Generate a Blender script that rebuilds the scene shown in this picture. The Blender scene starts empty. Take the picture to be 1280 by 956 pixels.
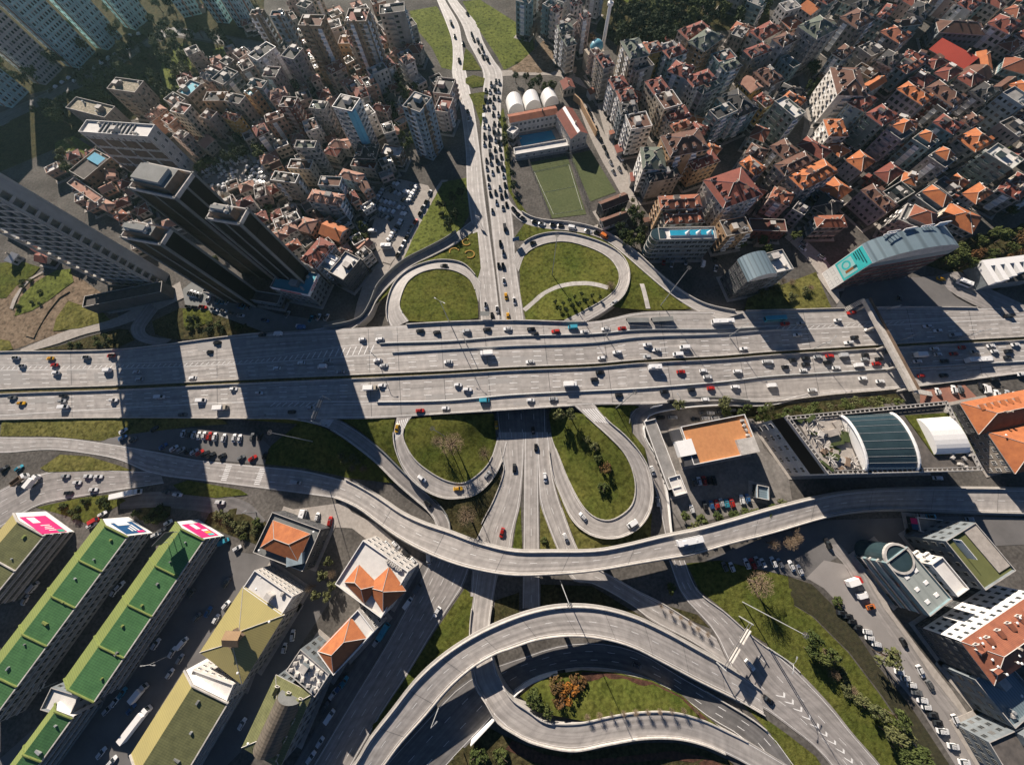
import bpy, math, random
import numpy as np
from mathutils import Matrix, Vector
from mathutils.geometry import delaunay_2d_cdt
random.seed(7)
SC = bpy.context.scene
COL = SC.collection
# ---------------------------------------------------------------- camera (drone, steep view, very wide lens)
PF, CH, NAD = 420.0, 170.0, (655.0, 608.0)
def _axes():
    d = np.array([NAD[0]-640, -(NAD[1]-478), -PF]); d /= np.linalg.norm(d)
    Z = -d; Y = np.array([0, 1.0, 0]); Y = Y-(Y@Z)*Z; Y /= np.linalg.norm(Y); X = np.cross(Y, Z)
    return np.array([X, Y, Z])
RC = _axes()
cam = bpy.data.cameras.new('camera'); co = bpy.data.objects.new('camera', cam); COL.objects.link(co)
cam.sensor_width = 36; cam.lens = PF/1280*36; cam.clip_start = 1; cam.clip_end = 6000
m4 = Matrix([list(RC[0])+[0], list(RC[1])+[0], list(RC[2])+[CH], [0, 0, 0, 1]]); co.matrix_world = m4
SC.camera = co
# ---------------------------------------------------------------- light
SUN_EL, SUN_AZ = 25.0, -26.0
w = bpy.data.worlds.new('World'); SC.world = w; w.use_nodes = True
nt = w.node_tree; nt.nodes.clear()
sky = nt.nodes.new('ShaderNodeTexSky'); sky.sky_type = 'NISHITA'; sky.sun_disc = False
sky.sun_elevation = math.radians(SUN_EL); sky.sun_rotation = math.radians(SUN_AZ); sky.air_density = .48; sky.dust_density = .1; sky.ozone_density = 4.0; sky.altitude = 1500
bg = nt.nodes.new('ShaderNodeBackground'); bg.inputs['Strength'].default_value = 0.05
ow = nt.nodes.new('ShaderNodeOutputWorld'); nt.links.new(sky.outputs[0], bg.inputs[0]); nt.links.new(bg.outputs[0], ow.inputs[0])
sl = bpy.data.lights.new('sun', 'SUN'); sl.energy = 5.0; sl.angle = math.radians(0.5); sl.color = (1.0, 0.89, 0.77)
so = bpy.data.objects.new('sun', sl); COL.objects.link(so)
_e, _a = math.radians(SUN_EL), math.radians(SUN_AZ)
SUNDIR = Vector((math.sin(_a)*math.cos(_e), math.cos(_a)*math.cos(_e), math.sin(_e)))
so.rotation_euler = SUNDIR.to_track_quat('Z', 'Y').to_euler()
SC.view_settings.view_transform = 'Standard'; SC.view_settings.look = 'None'
SC.view_settings.exposure = 0.95; SC.view_settings.gamma = 1.0
# ---------------------------------------------------------------- photograph -> place
REG = dict(A=(740,30,7.0833),B=(920,0,7.0833),C=(1100,0,7.0833),D=(740,165,7.0833),E=(920,120,7.0833),F=(1100,120,7.0833),
 G=(920,210,7.0833),H=(1100,210,7.0833),I=(180,60,7.0833),J=(300,0,7.0833),K=(360,100,7.0833),L=(240,160,7.0833),M=(360,190,7.0833),
 N=(0,0,7.0833),O=(140,0,7.0833),Q=(620,0,7.0833),S=(1040,640,5.333),T=(1100,790,7.0833),U=(1120,480,7.969),V=(300,640,5.333),
 W=(0,620,4.571),X=(0,180,5.333),Y=(220,300,5.818),Z=(1010,290,5.818),q=(620,90,7.0833),f=(0,280,5.97),p=(0,0,1.0),
 z1=(0,0,4),z2=(320,0,4),z3=(640,0,4),z4=(960,0,4),z5=(0,239,4),z6=(320,239,4),z7=(640,239,4),z8=(960,239,4),
 y1=(0,478,4),y2=(320,478,4),y3=(640,478,4),y4=(960,478,4),y5=(0,717,4),y6=(320,717,4),y7=(640,717,4),y8=(960,717,4))
def px(t, x, y):
    r = REG[t]; return (r[0]+x/r[2], r[1]+y/r[2])
def G(x, y, z=0.0):
    v = RC@np.array([x-640, -(y-478), -PF]); return v*((z-CH)/v[2])+np.array([0, 0, CH])
def inv(P):
    v = RC.T@(np.array(P, float)-np.array([0, 0, CH])); return (640-v[0]/v[2]*PF, 478+v[1]/v[2]*PF)
def hgt(base, top, zb=0.0):
    B = G(*base, zb); best = (1e9, 0)
    for k in range(4, 700):
        h = k*.2; q = inv(B+np.array([0, 0, h])); d = math.hypot(q[0]-top[0], q[1]-top[1])
        if d < best[0]: best = (d, h)
    return best[1]
# ---------------------------------------------------------------- materials
MATS = {}
def mat(name, c, rough=0.85, c2=None, sc=0.35, amt=0.6, spec=0.3, metal=0.0, bump=0.0, bsc=3.0, streak=False, stripes=None, emit=None, uvs=None, fine=0.0, spots=0.0):
    if name in MATS: return MATS[name]
    m = bpy.data.materials.new(name); m.use_nodes = True; n = m.node_tree.nodes; l = m.node_tree.links
    b = n['Principled BSDF']; b.inputs['Roughness'].default_value = rough; b.inputs['Metallic'].default_value = metal
    b.inputs['Specular IOR Level'].default_value = spec
    if c2 is None: c2 = tuple(x*0.72 for x in c)
    geo = n.new('ShaderNodeNewGeometry')
    nz = n.new('ShaderNodeTexNoise'); nz.inputs['Scale'].default_value = sc; nz.inputs['Detail'].default_value = 6; nz.inputs['Roughness'].default_value = .65
    l.new(geo.outputs['Position'], nz.inputs['Vector'])
    mr = n.new('ShaderNodeMapRange'); mr.inputs['From Min'].default_value = .32; mr.inputs['From Max'].default_value = .68; mr.inputs['To Max'].default_value = amt
    l.new(nz.outputs['Fac'], mr.inputs['Value'])
    mx = n.new('ShaderNodeMix'); mx.data_type = 'RGBA'; mx.inputs[6].default_value = (*c, 1); mx.inputs[7].default_value = (*c2, 1)
    l.new(mr.outputs[0], mx.inputs[0]); out = mx.outputs[2]
    def mul(val, lo, hi, src, fmin=.3, fmax=.7):
        r = n.new('ShaderNodeMapRange'); r.inputs['From Min'].default_value = fmin; r.inputs['From Max'].default_value = fmax
        r.inputs['To Min'].default_value = lo; r.inputs['To Max'].default_value = hi; l.new(val, r.inputs['Value'])
        k = n.new('ShaderNodeMix'); k.data_type = 'RGBA'; k.blend_type = 'MULTIPLY'; k.inputs[0].default_value = 1
        l.new(src, k.inputs[6]); l.new(r.outputs[0], k.inputs[7]); return k.outputs[2]
    if fine:
        f2 = n.new('ShaderNodeTexNoise'); f2.inputs['Scale'].default_value = .75; f2.inputs['Detail'].default_value = 4
        l.new(geo.outputs['Position'], f2.inputs['Vector']); out = mul(f2.outputs['Fac'], 1-fine, 1+fine*.6, out)
    if spots:    # tufts and bare spots of rough turf
        s3 = n.new('ShaderNodeTexNoise'); s3.inputs['Scale'].default_value = .42; s3.inputs['Detail'].default_value = 3; l.new(geo.outputs['Position'], s3.inputs['Vector']); out = mul(s3.outputs['Fac'], 1.08, 1-spots, out, .50, .64)
    if streak:   # worn wheel tracks along the lanes, from the strip's own metre UVs
        uv = n.new('ShaderNodeUVMap'); mp = n.new('ShaderNodeMapping'); mp.inputs['Scale'].default_value = (.8, .014, 1)
        l.new(uv.outputs[0], mp.inputs[0]); s = n.new('ShaderNodeTexNoise'); s.inputs['Scale'].default_value = 1.0; s.inputs['Detail'].default_value = 5
        l.new(mp.outputs[0], s.inputs['Vector']); out = mul(s.outputs['Fac'], .62, 1.14, out)
        mp2 = n.new('ShaderNodeMapping'); mp2.inputs['Scale'].default_value = (.05, .07, 1); l.new(uv.outputs[0], mp2.inputs[0])
        s2 = n.new('ShaderNodeTexNoise'); s2.inputs['Detail'].default_value = 3; l.new(mp2.outputs[0], s2.inputs['Vector'])
        out = mul(s2.outputs['Fac'], .78, 1.08, out)
    if stripes:  # tile courses / standing seams: (uv axis, pitch metres, strength)
        uv = n.new('ShaderNodeUVMap'); sp = n.new('ShaderNodeSeparateXYZ'); l.new(uv.outputs[0], sp.inputs[0])
        for ax, pitch, st in stripes:
            ma = n.new('ShaderNodeMath'); ma.operation = 'MULTIPLY'; ma.inputs[1].default_value = 6.2832/pitch; l.new(sp.outputs[ax], ma.inputs[0])
            si = n.new('ShaderNodeMath'); si.operation = 'SINE'; l.new(ma.outputs[0], si.inputs[0])
            out = mul(si.outputs[0], 1-st, 1.0, out, -1, -.2)
    l.new(out, b.inputs['Base Color'])
    if bump:
        bn = n.new('ShaderNodeTexNoise'); bn.inputs['Scale'].default_value = bsc; bn.inputs['Detail'].default_value = 4; l.new(geo.outputs['Position'], bn.inputs['Vector'])
        bp = n.new('ShaderNodeBump'); bp.inputs['Strength'].default_value = bump; bp.inputs['Distance'].default_value = .25
        l.new(bn.outputs['Fac'], bp.inputs['Height']); l.new(bp.outputs[0], b.inputs['Normal'])
    MATS[name] = m; return m
asphalt = mat('worn_asphalt', (.43,.40,.375), .6, (.34,.315,.295), .05, .7, .35, streak=True)
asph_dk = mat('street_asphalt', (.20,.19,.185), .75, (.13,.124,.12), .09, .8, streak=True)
asph_mid = mat('ramp_asphalt', (.345,.32,.305), .65, (.27,.25,.235), .06, .8, streak=True)
citymat = mat('city_ground', (.15,.138,.125), .9, (.065,.06,.055), .06, .9, fine=.35, spec=.03)
concrete = mat('concrete', (.42,.40,.375), .8, (.30,.285,.265), .25, .7)
conc_lt = mat('pale_concrete', (.54,.51,.475), .8, (.32,.30,.275), .45, .9)
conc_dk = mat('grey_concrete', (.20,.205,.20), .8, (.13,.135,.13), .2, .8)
pave = mat('pavement', (.40,.365,.33), .85, (.30,.27,.24), .3, .7, fine=.15, spec=.03)
dirt = mat('bare_earth', (.25,.19,.135), .95, (.13,.095,.065), .16, .9, fine=.3, bump=.4, spec=.03, spots=0.35)
grass = mat('lawn_grass', (.060,.080,.016), .95, (.125,.122,.030), .06, .9, fine=.4, bump=.6, bsc=2.0, spec=.03, spots=0.35)
grass_y = mat('dry_grass', (.17,.155,.05), .95, (.085,.088,.024), .15, .9, fine=.4, bump=.6, bsc=2.0, spec=.03, spots=0.4)
grass_l = mat('meadow_grass', (.145,.165,.04), .95, (.085,.105,.026), .07, .9, fine=.35, bump=.5, spec=.03, spots=0.45)
grass_d = mat('rough_ground_cover', (.085,.07,.034), .95, (.035,.04,.016), .2, .9, fine=.5, bump=.8, bsc=1.5, spec=.03, spots=0.4)
turf = mat('sports_turf', (.115,.13,.062), .95, (.08,.10,.048), .06, .8, fine=.2, spec=.03)
white = mat('white_paint', (.80,.79,.77), .6, (.68,.66,.63), .8, .5)
linep = mat('road_paint', (.82,.81,.79), .7, (.60,.59,.57), .5, .9)
glass = mat('dark_window_glass', (.030,.036,.040), .15, (.018,.022,.026), .5, .8, .6)
glass2 = mat('curtained_window', (.16,.155,.15), .35, (.07,.07,.07), .7, .9, .5)
teal_gl = mat('teal_glazing', (.035,.060,.068), .18, (.022,.04,.046), .3, .8, .7)
black = mat('black_panel', (.008,.008,.009), .5, (.012,.011,.011), .2, .8, .15)
metal = mat('grey_steel', (.42,.43,.43), .45, (.30,.31,.31), .4, .6, .5, .3)
dkmetal = mat('dark_steel', (.07,.07,.075), .5, (.04,.04,.042), .5, .6, .5)
WALLS = {}
for k, c in dict(white=(.60,.565,.52), cream=(.52,.45,.36), beige=(.42,.365,.305), grey=(.345,.325,.305), pink=(.46,.35,.31), salmon=(.45,.27,.20),
    yellow=(.56,.36,.12), orange=(.49,.325,.195), blue=(.31,.385,.43), teal=(.22,.315,.335), lilac=(.335,.305,.325), taupe=(.29,.25,.22), maroon=(.16,.06,.055),
    green=(.26,.31,.27), brown=(.23,.165,.12), slate=(.20,.225,.24), dark=(.085,.085,.09), tan=(.34,.25,.165), paleteal=(.50,.68,.68), palepink=(.66,.55,.52)).items():
    WALLS[k] = mat(k+'_render', c, .88, tuple(x*.62 for x in c), .22, .9, .2, fine=.14)
TS = ((1, .38, .22), (0, .33, .12))
ROOFS = dict(orange=mat('new_terracotta_tiles', (.50,.175,.065), .85, (.33,.11,.048), .35, .9, stripes=TS),
 terra=mat('terracotta_tiles', (.34,.125,.07), .88, (.19,.07,.045), .3, .9, stripes=TS),
 red=mat('red_tiles', (.25,.075,.052), .85, (.145,.05,.038), .3, .9, stripes=TS),
 brown=mat('brown_tiles', (.17,.088,.062), .9, (.10,.055,.042), .3, .9, stripes=TS),
 pinkish=mat('faded_tiles', (.42,.24,.18), .9, (.28,.14,.10), .3, .9, stripes=TS),
 dark=mat('dark_shingles', (.055,.052,.052), .85, (.032,.032,.032), .4, .8, stripes=TS),
 green=mat('grey_green_shingles', (.15,.17,.135), .88, (.09,.105,.085), .3, .9, stripes=TS),
 grey=mat('grey_roofing', (.30,.29,.28), .88, (.17,.165,.16), .3, .9),
 flat=mat('bitumen_roofing', (.13,.115,.105), .92, (.06,.055,.052), .35, .9),
 white=mat('white_roofing', (.66,.64,.61), .8, (.50,.48,.46), .3, .7),
 cyan=mat('cyan_roofing', (.08,.37,.46), .7, (.06,.29,.37), .2, .8),
 gmetal=mat('green_sheet_roof', (.095,.235,.085), .75, (.062,.165,.06), .35, 1.0, stripes=((0,.9,.22),(1,1.1,.15))),
 gpale=mat('pale_green_sheet_roof', (.21,.25,.075), .7, (.17,.205,.06), .12, .8, stripes=((0,.9,.25),)),
 olive=mat('olive_sheet_roof', (.19,.195,.085), .75, (.12,.125,.055), .35, 1.0, stripes=((0,.8,.22),(1,1.1,.12))),
 sand=mat('sandy_yellow_sheet_roof', (.37,.315,.125), .7, (.31,.265,.11), .12, .7, stripes=((0,.8,.15),)),
 redmetal=mat('red_sheet_roof', (.46,.075,.05), .6, (.38,.06,.042), .1, .8, stripes=((0,.8,.25),)),
 slate=mat('pale_slate_panels', (.30,.325,.31), .7, (.24,.265,.255), .12, .7, stripes=((1,3.2,.12),)),
 steel=mat('steel_blue_sheet_roof', (.20,.265,.30), .45, (.16,.22,.25), .1, .7, .5, .2, stripes=((1,1.0,.35),)))
# ---------------------------------------------------------------- mesh helpers
class MB:
    def __init__(s): s.v, s.f, s.m, s.uv = [], [], [], []
    def poly(s, pts, mi=0, uv=None):
        k = len(s.v); s.v.extend([tuple(map(float, p)) for p in pts]); s.f.append(list(range(k, k+len(pts)))); s.m.append(mi)
        if uv is None:
            P = [Vector(p) for p in pts[:4]]; e = (P[1]-P[0]); L = e.length or 1; e = e/L
            nrm = (P[1]-P[0]).cross(P[2]-P[0]); 
            if nrm.length < 1e-9: nrm = Vector((0,0,1))
            t = nrm.normalized().cross(e); uv = [((Vector(p)-P[0]).dot(e), (Vector(p)-P[0]).dot(t)) for p in pts]
        s.uv.extend(uv)
    def prism(s, base, z0, z1, ms=0, mt=None, bottom=False):
        b = list(base); n = len(b)
        if sum(b[i][0]*b[(i+1)%n][1]-b[(i+1)%n][0]*b[i][1] for i in range(n)) < 0: b = b[::-1]
        for i in range(n):
            p, r = b[i], b[(i+1)%n]; s.poly([(p[0],p[1],z0),(r[0],r[1],z0),(r[0],r[1],z1),(p[0],p[1],z1)], ms)
        s.poly([(p[0],p[1],z1) for p in b], ms if mt is None else mt)
        if bottom: s.poly([(p[0],p[1],z0) for p in b[::-1]], ms)
    def box(s, c, sz, rot=0.0, mi=0, mt=None):
        cs, sn = math.cos(rot), math.sin(rot); x, y = sz[0]/2, sz[1]/2
        s.prism([(c[0]+a*cs-b*sn, c[1]+a*sn+b*cs) for a, b in ((-x,-y),(x,-y),(x,y),(-x,y))], c[2], c[2]+sz[2], mi, mt, True)
    def tube(s, pts, r, n=6, mi=0, cap=True):
        pts = [Vector(p) for p in pts]; rs = r if isinstance(r, (list, tuple)) else [r]*len(pts); rings = []
        for i, p in enumerate(pts):
            d = (pts[min(i+1, len(pts)-1)]-pts[max(i-1, 0)]).normalized(); a = d.cross(Vector((0,0,1)))
            if a.length < .05: a = d.cross(Vector((1,0,0)))
            a.normalize(); b = d.cross(a); rings.append([p+(a*math.cos(6.2832*k/n)+b*math.sin(6.2832*k/n))*rs[i] for k in range(n)])
        for i in range(len(pts)-1):
            for k in range(n): s.poly([rings[i][k], rings[i+1][k], rings[i+1][(k+1)%n], rings[i][(k+1)%n]], mi)
        if cap: s.poly(rings[0], mi); s.poly(rings[-1][::-1], mi)
    def dome(s, c, r, h, n=16, m=5, mi=0):
        R = [[(c[0]+r*math.cos(1.5708*j/m)*math.cos(6.2832*k/n), c[1]+r*math.cos(1.5708*j/m)*math.sin(6.2832*k/n), c[2]+h*math.sin(1.5708*j/m)) for k in range(n)] for j in range(m+1)]
        for j in range(m):
            for k in range(n): s.poly([R[j][k], R[j][(k+1)%n], R[j+1][(k+1)%n], R[j+1][k]], mi)
    def mesh(s, name, mats, smooth=False):
        me = bpy.data.meshes.new(name); me.from_pydata(s.v, [], s.f)
        for m in (mats if isinstance(mats, (list, tuple)) else [mats]): me.materials.append(m)
        me.polygons.foreach_set('material_index', s.m)
        ul = me.uv_layers.new(name='UVMap'); ul.data.foreach_set('uv', [c for p in s.uv for c in p])
        if smooth: me.polygons.foreach_set('use_smooth', [True]*len(s.f))
        me.update(); return me
    def build(s, name, mats, parent=None, smooth=False):
        if not s.f: return None
        return link(name, s.mesh(name, mats, smooth), parent)
def link(name, data, parent=None, loc=None, rz=0):
    o = bpy.data.objects.new(name, data); COL.objects.link(o)
    if parent is not None: o.parent = parent
    if loc is not None: o.location = loc
    if rz: o.rotation_euler[2] = rz
    return o
def tag(o, label=None, cat=None, group=None, kind=None):
    if label: o['label'] = label
    if cat: o['category'] = cat
    if group: o['group'] = group
    if kind: o['kind'] = kind
    return o
def struct(o): o['kind'] = 'structure'; return o
def empty(name, loc=(0,0,0)):
    o = bpy.data.objects.new(name, None); COL.objects.link(o); o.location = loc; o.empty_display_size = 1; return o
def catmull(P, n):
    P = [np.array(p, float) for p in P]; k = len(P)
    if k == 2: return np.array([P[0]+(P[1]-P[0])*i/n for i in range(n+1)])
    d = [0]
    for i in range(1, k): d.append(d[-1]+max(np.linalg.norm(P[i]-P[i-1]), 1e-6))
    out = []
    for i in range(n+1):
        s = d[-1]*i/n; j = min(max(int(np.searchsorted(d, s, side='right'))-1, 0), k-2); t = (s-d[j])/(d[j+1]-d[j])
        p0 = P[j-1] if j > 0 else 2*P[0]-P[1]; p1, p2 = P[j], P[j+1]; p3 = P[j+2] if j+2 < k else 2*P[-1]-P[-2]
        h = d[j+1]-d[j]; m1 = (p2-p0)/((h+(d[j]-d[j-1] if j > 0 else h)))*h; m2 = (p3-p1)/((h+(d[j+2]-d[j+1] if j+2 < k else h)))*h
        out.append((2*t**3-3*t*t+1)*p1+(t**3-2*t*t+t)*m1+(-2*t**3+3*t*t)*p2+(t**3-t*t)*m2)
    return np.array(out)
def zfun(z):
    if callable(z): return z
    if isinstance(z, (int, float)): return lambda t: float(z)
    xs = [a for a, b in z]; ys = [b for a, b in z]; return lambda t: float(np.interp(t, xs, ys))
def edge(pts, z, n, tagk='p'):
    zf = zfun(z); K = len(pts); D = [0]
    for i in range(1, K): D.append(D[-1]+math.hypot(pts[i][0]-pts[i-1][0], pts[i][1]-pts[i-1][1]))
    W = [G(*px(tagk, *p), zf(D[i]/D[-1])) for i, p in enumerate(pts)]
    return catmull(W, n)
class Strip: pass
def strip(name, Lp, Rp, z=.1, m=None, n=40, deck=0, skirt=None, sm=None, build=True, Lt='p', Rt='p', parent=None, paint=None):
    s = Strip(); s.L = edge(Lp, z, n, Lt); s.R = edge(Rp, z, n, Rt); s.n = n
    mid = (s.L+s.R)/2; s.d = np.concatenate([[0], np.cumsum(np.linalg.norm(np.diff(mid, axis=0), axis=1))]); s.mid = mid
    if build:
        b = MB()
        for i in range(n):
            w0 = np.linalg.norm(s.R[i]-s.L[i]); w1 = np.linalg.norm(s.R[i+1]-s.L[i+1])
            a, c = s.L, s.R
            q = [a[i], c[i], c[i+1], a[i+1]]; u = [(-w0/2, s.d[i]), (w0/2, s.d[i]), (w1/2, s.d[i+1]), (-w1/2, s.d[i+1])]
            if np.cross(q[1][:2]-q[0][:2], q[2][:2]-q[0][:2]) < 0: q = q[::-1]; u = u[::-1]
            b.poly(q, 0, u)
            if deck or skirt is not None:
                for e in (a, c):
                    z0 = (e[i][2]-deck, e[i+1][2]-deck) if deck else (min(skirt, e[i][2]-.02), min(skirt, e[i+1][2]-.02))
                    b.poly([e[i], e[i+1], (*e[i+1][:2], z0[1]), (*e[i][:2], z0[0])], 1)
            if deck: b.poly([p-np.array([0,0,deck]) for p in q[::-1]], 1)
        if deck:
            for i in (0, n): b.poly([s.L[i], s.R[i], s.R[i]-np.array([0,0,deck]), s.L[i]-np.array([0,0,deck])], 1)
        if paint: paint(b, s)
        s.o = b.build(name, [m, sm or concrete, linep, dkmetal], parent)
        if parent is None: struct(s.o)
    return s
def sat(s, i, f, dz=0):
    i = max(0, min(s.n-1e-6, i)); k = int(i); t = i-k
    a = s.L[k]*(1-t)+s.L[k+1]*t; c = s.R[k]*(1-t)+s.R[k+1]*t; return a*(1-f)+c*f+np.array([0,0,dz])
def s_at(s, dist): return float(np.interp(dist, s.d, np.arange(s.n+1)))
def line(b, s, f, w=.22, dash=None, a=0.0, e=1.0, dz=.035, mi=0):
    D = s.d[-1]; x = D*a
    step, on = (dash[0]+dash[1], dash[0]) if dash else (6.0, 6.0)
    while x < D*e-.5:
        x1 = min(x+on, D*e); i0, i1 = s_at(s, x), s_at(s, x1); W = np.linalg.norm(sat(s, i0, 1)-sat(s, i0, 0)) or 1; h = w/2/W
        b.poly([sat(s,i0,f-h,dz), sat(s,i0,f+h,dz), sat(s,i1,f+h,dz), sat(s,i1,f-h,dz)], mi); x += step
def wall_along(name, P, h, w, m, zdrop=0.0, parent=None):
    b = MB(); P = [np.array(p) for p in P]; off = []
    for i in range(len(P)):
        d = P[min(i+1, len(P)-1)]-P[max(i-1, 0)]; d = d[:2]/max(np.linalg.norm(d[:2]), 1e-6); off.append(np.array([-d[1], d[0], 0])*w/2)
    up = np.array([0,0,h]); dn = np.array([0,0,-zdrop])
    for i in range(len(P)-1):
        a0, a1, c0, c1 = P[i]-off[i], P[i]+off[i], P[i+1]-off[i+1], P[i+1]+off[i+1]
        b.poly([a0+up, c0+up, c1+up, a1+up]); b.poly([a0+dn, c0+dn, c0+up, a0+up]); b.poly([c1+dn, a1+dn, a1+up, c1+up])
    b.poly([P[0]-off[0]+dn, P[0]-off[0]+up, P[0]+off[0]+up, P[0]+off[0]+dn]); b.poly([P[-1]-off[-1]+dn, P[-1]+off[-1]+dn, P[-1]+off[-1]+up, P[-1]-off[-1]+up])
    return b.build(name, m, parent)
def patch(name, pts, z, m, rough=.12, step=5.0, kind='structure', W=None):
    """ground sheet over a closed outline; z is one height or one per outline point, blended inside"""
    if W is None:
        zs = z if isinstance(z, (list, tuple)) else [z]*len(pts); W = [G(*p, zz) for p, zz in zip(pts, zs)]
    B = []
    for i in range(len(W)):
        a, c = W[i], W[(i+1) % len(W)]; k = max(1, int(np.linalg.norm(a-c)/step))
        for j in range(k): B.append(a+(c-a)*j/k)
    B = np.array(B); x0, y0 = B[:, :2].min(0); x1, y1 = B[:, :2].max(0); P2 = [Vector(p[:2]) for p in B]; nb = len(B)
    st = max(step, math.sqrt((x1-x0)*(y1-y0)/1800)); rr = random.Random(len(name)*31+int(x0))
    ins = []
    X, Y = B[:, 0], B[:, 1]; X2, Y2 = np.roll(X, -1), np.roll(Y, -1)
    y = y0+st/2
    while y < y1:
        x = x0+st/2
        while x < x1:
            qx, qy = x+rr.uniform(-.3, .3)*st, y+rr.uniform(-.3, .3)*st
            c = ((Y > qy) != (Y2 > qy)); xi = X+(qy-Y)*(X2-X)/np.where(np.abs(Y2-Y) < 1e-9, 1e-9, Y2-Y)
            if (np.sum(c & (qx < xi)) % 2) == 1 and np.min((X-qx)**2+(Y-qy)**2) > (st*.45)**2: ins.append((qx, qy))
            x += st
        y += st
    V = P2+[Vector(q) for q in ins]
    res = delaunay_2d_cdt(V, [], [list(range(nb))], 1, 1e-4)
    zz = []
    for v in res[0]:
        d2 = (X-v.x)**2+(Y-v.y)**2; k = int(np.argmin(d2))
        if d2[k] < 1e-4: zz.append(float(B[k, 2]))
        else:
            wt = 1/(d2**1.5+1e-6); zz.append(float((wt*B[:, 2]).sum()/wt.sum())+rr.uniform(0, rough))
    me = bpy.data.meshes.new(name); me.from_pydata([(v.x, v.y, h) for v, h in zip(res[0], zz)], [], [list(f) for f in res[2]])
    for p in me.polygons:
        if p.normal.z < 0: p.flip()
    me.materials.append(m); me.polygons.foreach_set('use_smooth', [True]*len(me.polygons)); me.update()
    o = link(name, me); 
    if kind: o['kind'] = kind
    return o
from mathutils.bvhtree import BVHTree
_BV = []
def ground_z(x, y, dflt=0.0):
    if not _BV:
        vs, fs = [], []
        for o in bpy.data.objects:
            if o.get('kind') == 'structure' and o.type == 'MESH' and 'marking' not in o.name:
                k = len(vs); vs += [o.matrix_basis@v.co for v in o.data.vertices]; fs += [[i+k for i in p.vertices] for p in o.data.polygons]
        _BV.append(BVHTree.FromPolygons(vs, fs))
    h = _BV[0].ray_cast(Vector((x, y, 100)), Vector((0, 0, -1)))
    return h[0].z if h[0] is not None else dflt
def GZ(x, y, dz=0.0):
    z = 0.0
    for _ in range(3): P = G(x, y, z+dz); z = ground_z(P[0], P[1])
    return np.array([P[0], P[1], z])
def kerb(pts3, label, m=None, h=.14, w=.35):
    o = wall_along('kerb', pts3, h, w, m or conc_lt); return struct(o)
# ---------------------------------------------------------------- ground
gb = MB(); gb.poly([(-3000,-2600,-.05),(3000,-2600,-.05),(3000,3600,-.05),(-3000,3600,-.05)])
struct(gb.build('ground', citymat))
hm = bpy.data.materials.new('haze_air'); hm.use_nodes = True; hn = hm.node_tree; hn.nodes.clear(); ho = hn.nodes.new('ShaderNodeOutputMaterial'); hv = hn.nodes.new('ShaderNodeVolumePrincipled')
hv.inputs['Color'].default_value = (.50, .80, .80, 1); hv.inputs['Density'].default_value = .00006; hv.inputs['Anisotropy'].default_value = .5; hn.links.new(hv.outputs[0], ho.inputs['Volume'])
hb_ = MB(); hb_.prism([(-3100,-2700),(3100,-2700),(3100,3700),(-3100,3700)], -1.1, 176, 0, None, True); tag(hb_.build('haze', hm), None, None, None, 'stuff')
def hz(x):   # highway height above the ground, from the photo column
    def sm(t): t = max(0, min(1, t)); return t*t*(3-2*t)
    return .35+5.65*sm((x-130)/330)*sm((1060-x)/280)
def sx(i): return HX[i]
HX = [-160, 0,148,320,460,560,640,740,800,900,960,1040,1120,1280,1450]
HW = dict(N=[448,440,437,417,409,403,401,402,390,389,388,386,384,386,390], A=[463,458,456,449,431,427,421,418,413,412,409,406,402,394,386],
 B=[468,462,460,453,443,437,433,429,422,418,413,409,405,397,389], M1=[497,487,482,474,468,463.5,459,455,450,445,440,435,430,421,411],
 M2=[504,493,487.5,479,473,468.3,463.6,459.5,454.5,449.5,444.5,439.5,434.5,425.5,415], C=[529,520,511,503,503,501,494,489,486,478,471,466,461,452,442],
 S=[528,524.5,522,523,523,517,512,506,505,500.5,502,493,486,466,446])
def hedge_line(k, n=90):
    return catmull([G(x, y, hz(x)) for x, y in zip(HX, HW[k])], n)
HL = {k: hedge_line(k) for k in HW}
def hstrip(a, c):
    s = Strip(); s.n = 90; s.L, s.R = HL[a], HL[c]; s.mid = (s.L+s.R)/2
    s.d = np.concatenate([[0], np.cumsum(np.linalg.norm(np.diff(s.mid, axis=0), axis=1))]); return s
hb = MB()
full = hstrip('N', 'S'); bx0, bx1 = G(602, 455, 6)[0], G(684, 455, 6)[0]
for i in range(90):
    for k0, k1 in (('N','M1'),('M1','M2'),('M2','S')):
        a, c = HL[k0], HL[k1]; y0, y1 = np.linalg.norm(a[i]-HL['N'][i]), np.linalg.norm(c[i]-HL['N'][i])
        hb.poly([c[i], c[i+1], a[i+1], a[i]], 0, [(y1, full.d[i]), (y1, full.d[i+1]), (y0, full.d[i+1]), (y0, full.d[i])])
    mx = (HL['N'][i][0]+HL['N'][i+1][0])/2
    for k in 'NS':
        a = HL[k]; drop = 1.5 if bx0 < mx < bx1 else None
        z0, z1 = (a[i][2]-drop, a[i+1][2]-drop) if drop else (-.05, -.05)
        hb.poly([a[i], a[i+1], (*a[i+1][:2], z1), (*a[i][:2], z0)], 1)
    if bx0 < mx < bx1:
        a, c = HL['N'], HL['S']; d = np.array([0,0,1.5]); hb.poly([a[i]-d, a[i+1]-d, c[i+1]-d, c[i]-d], 1)
struct(hb.build('highway', [asphalt, concrete]))
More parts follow.
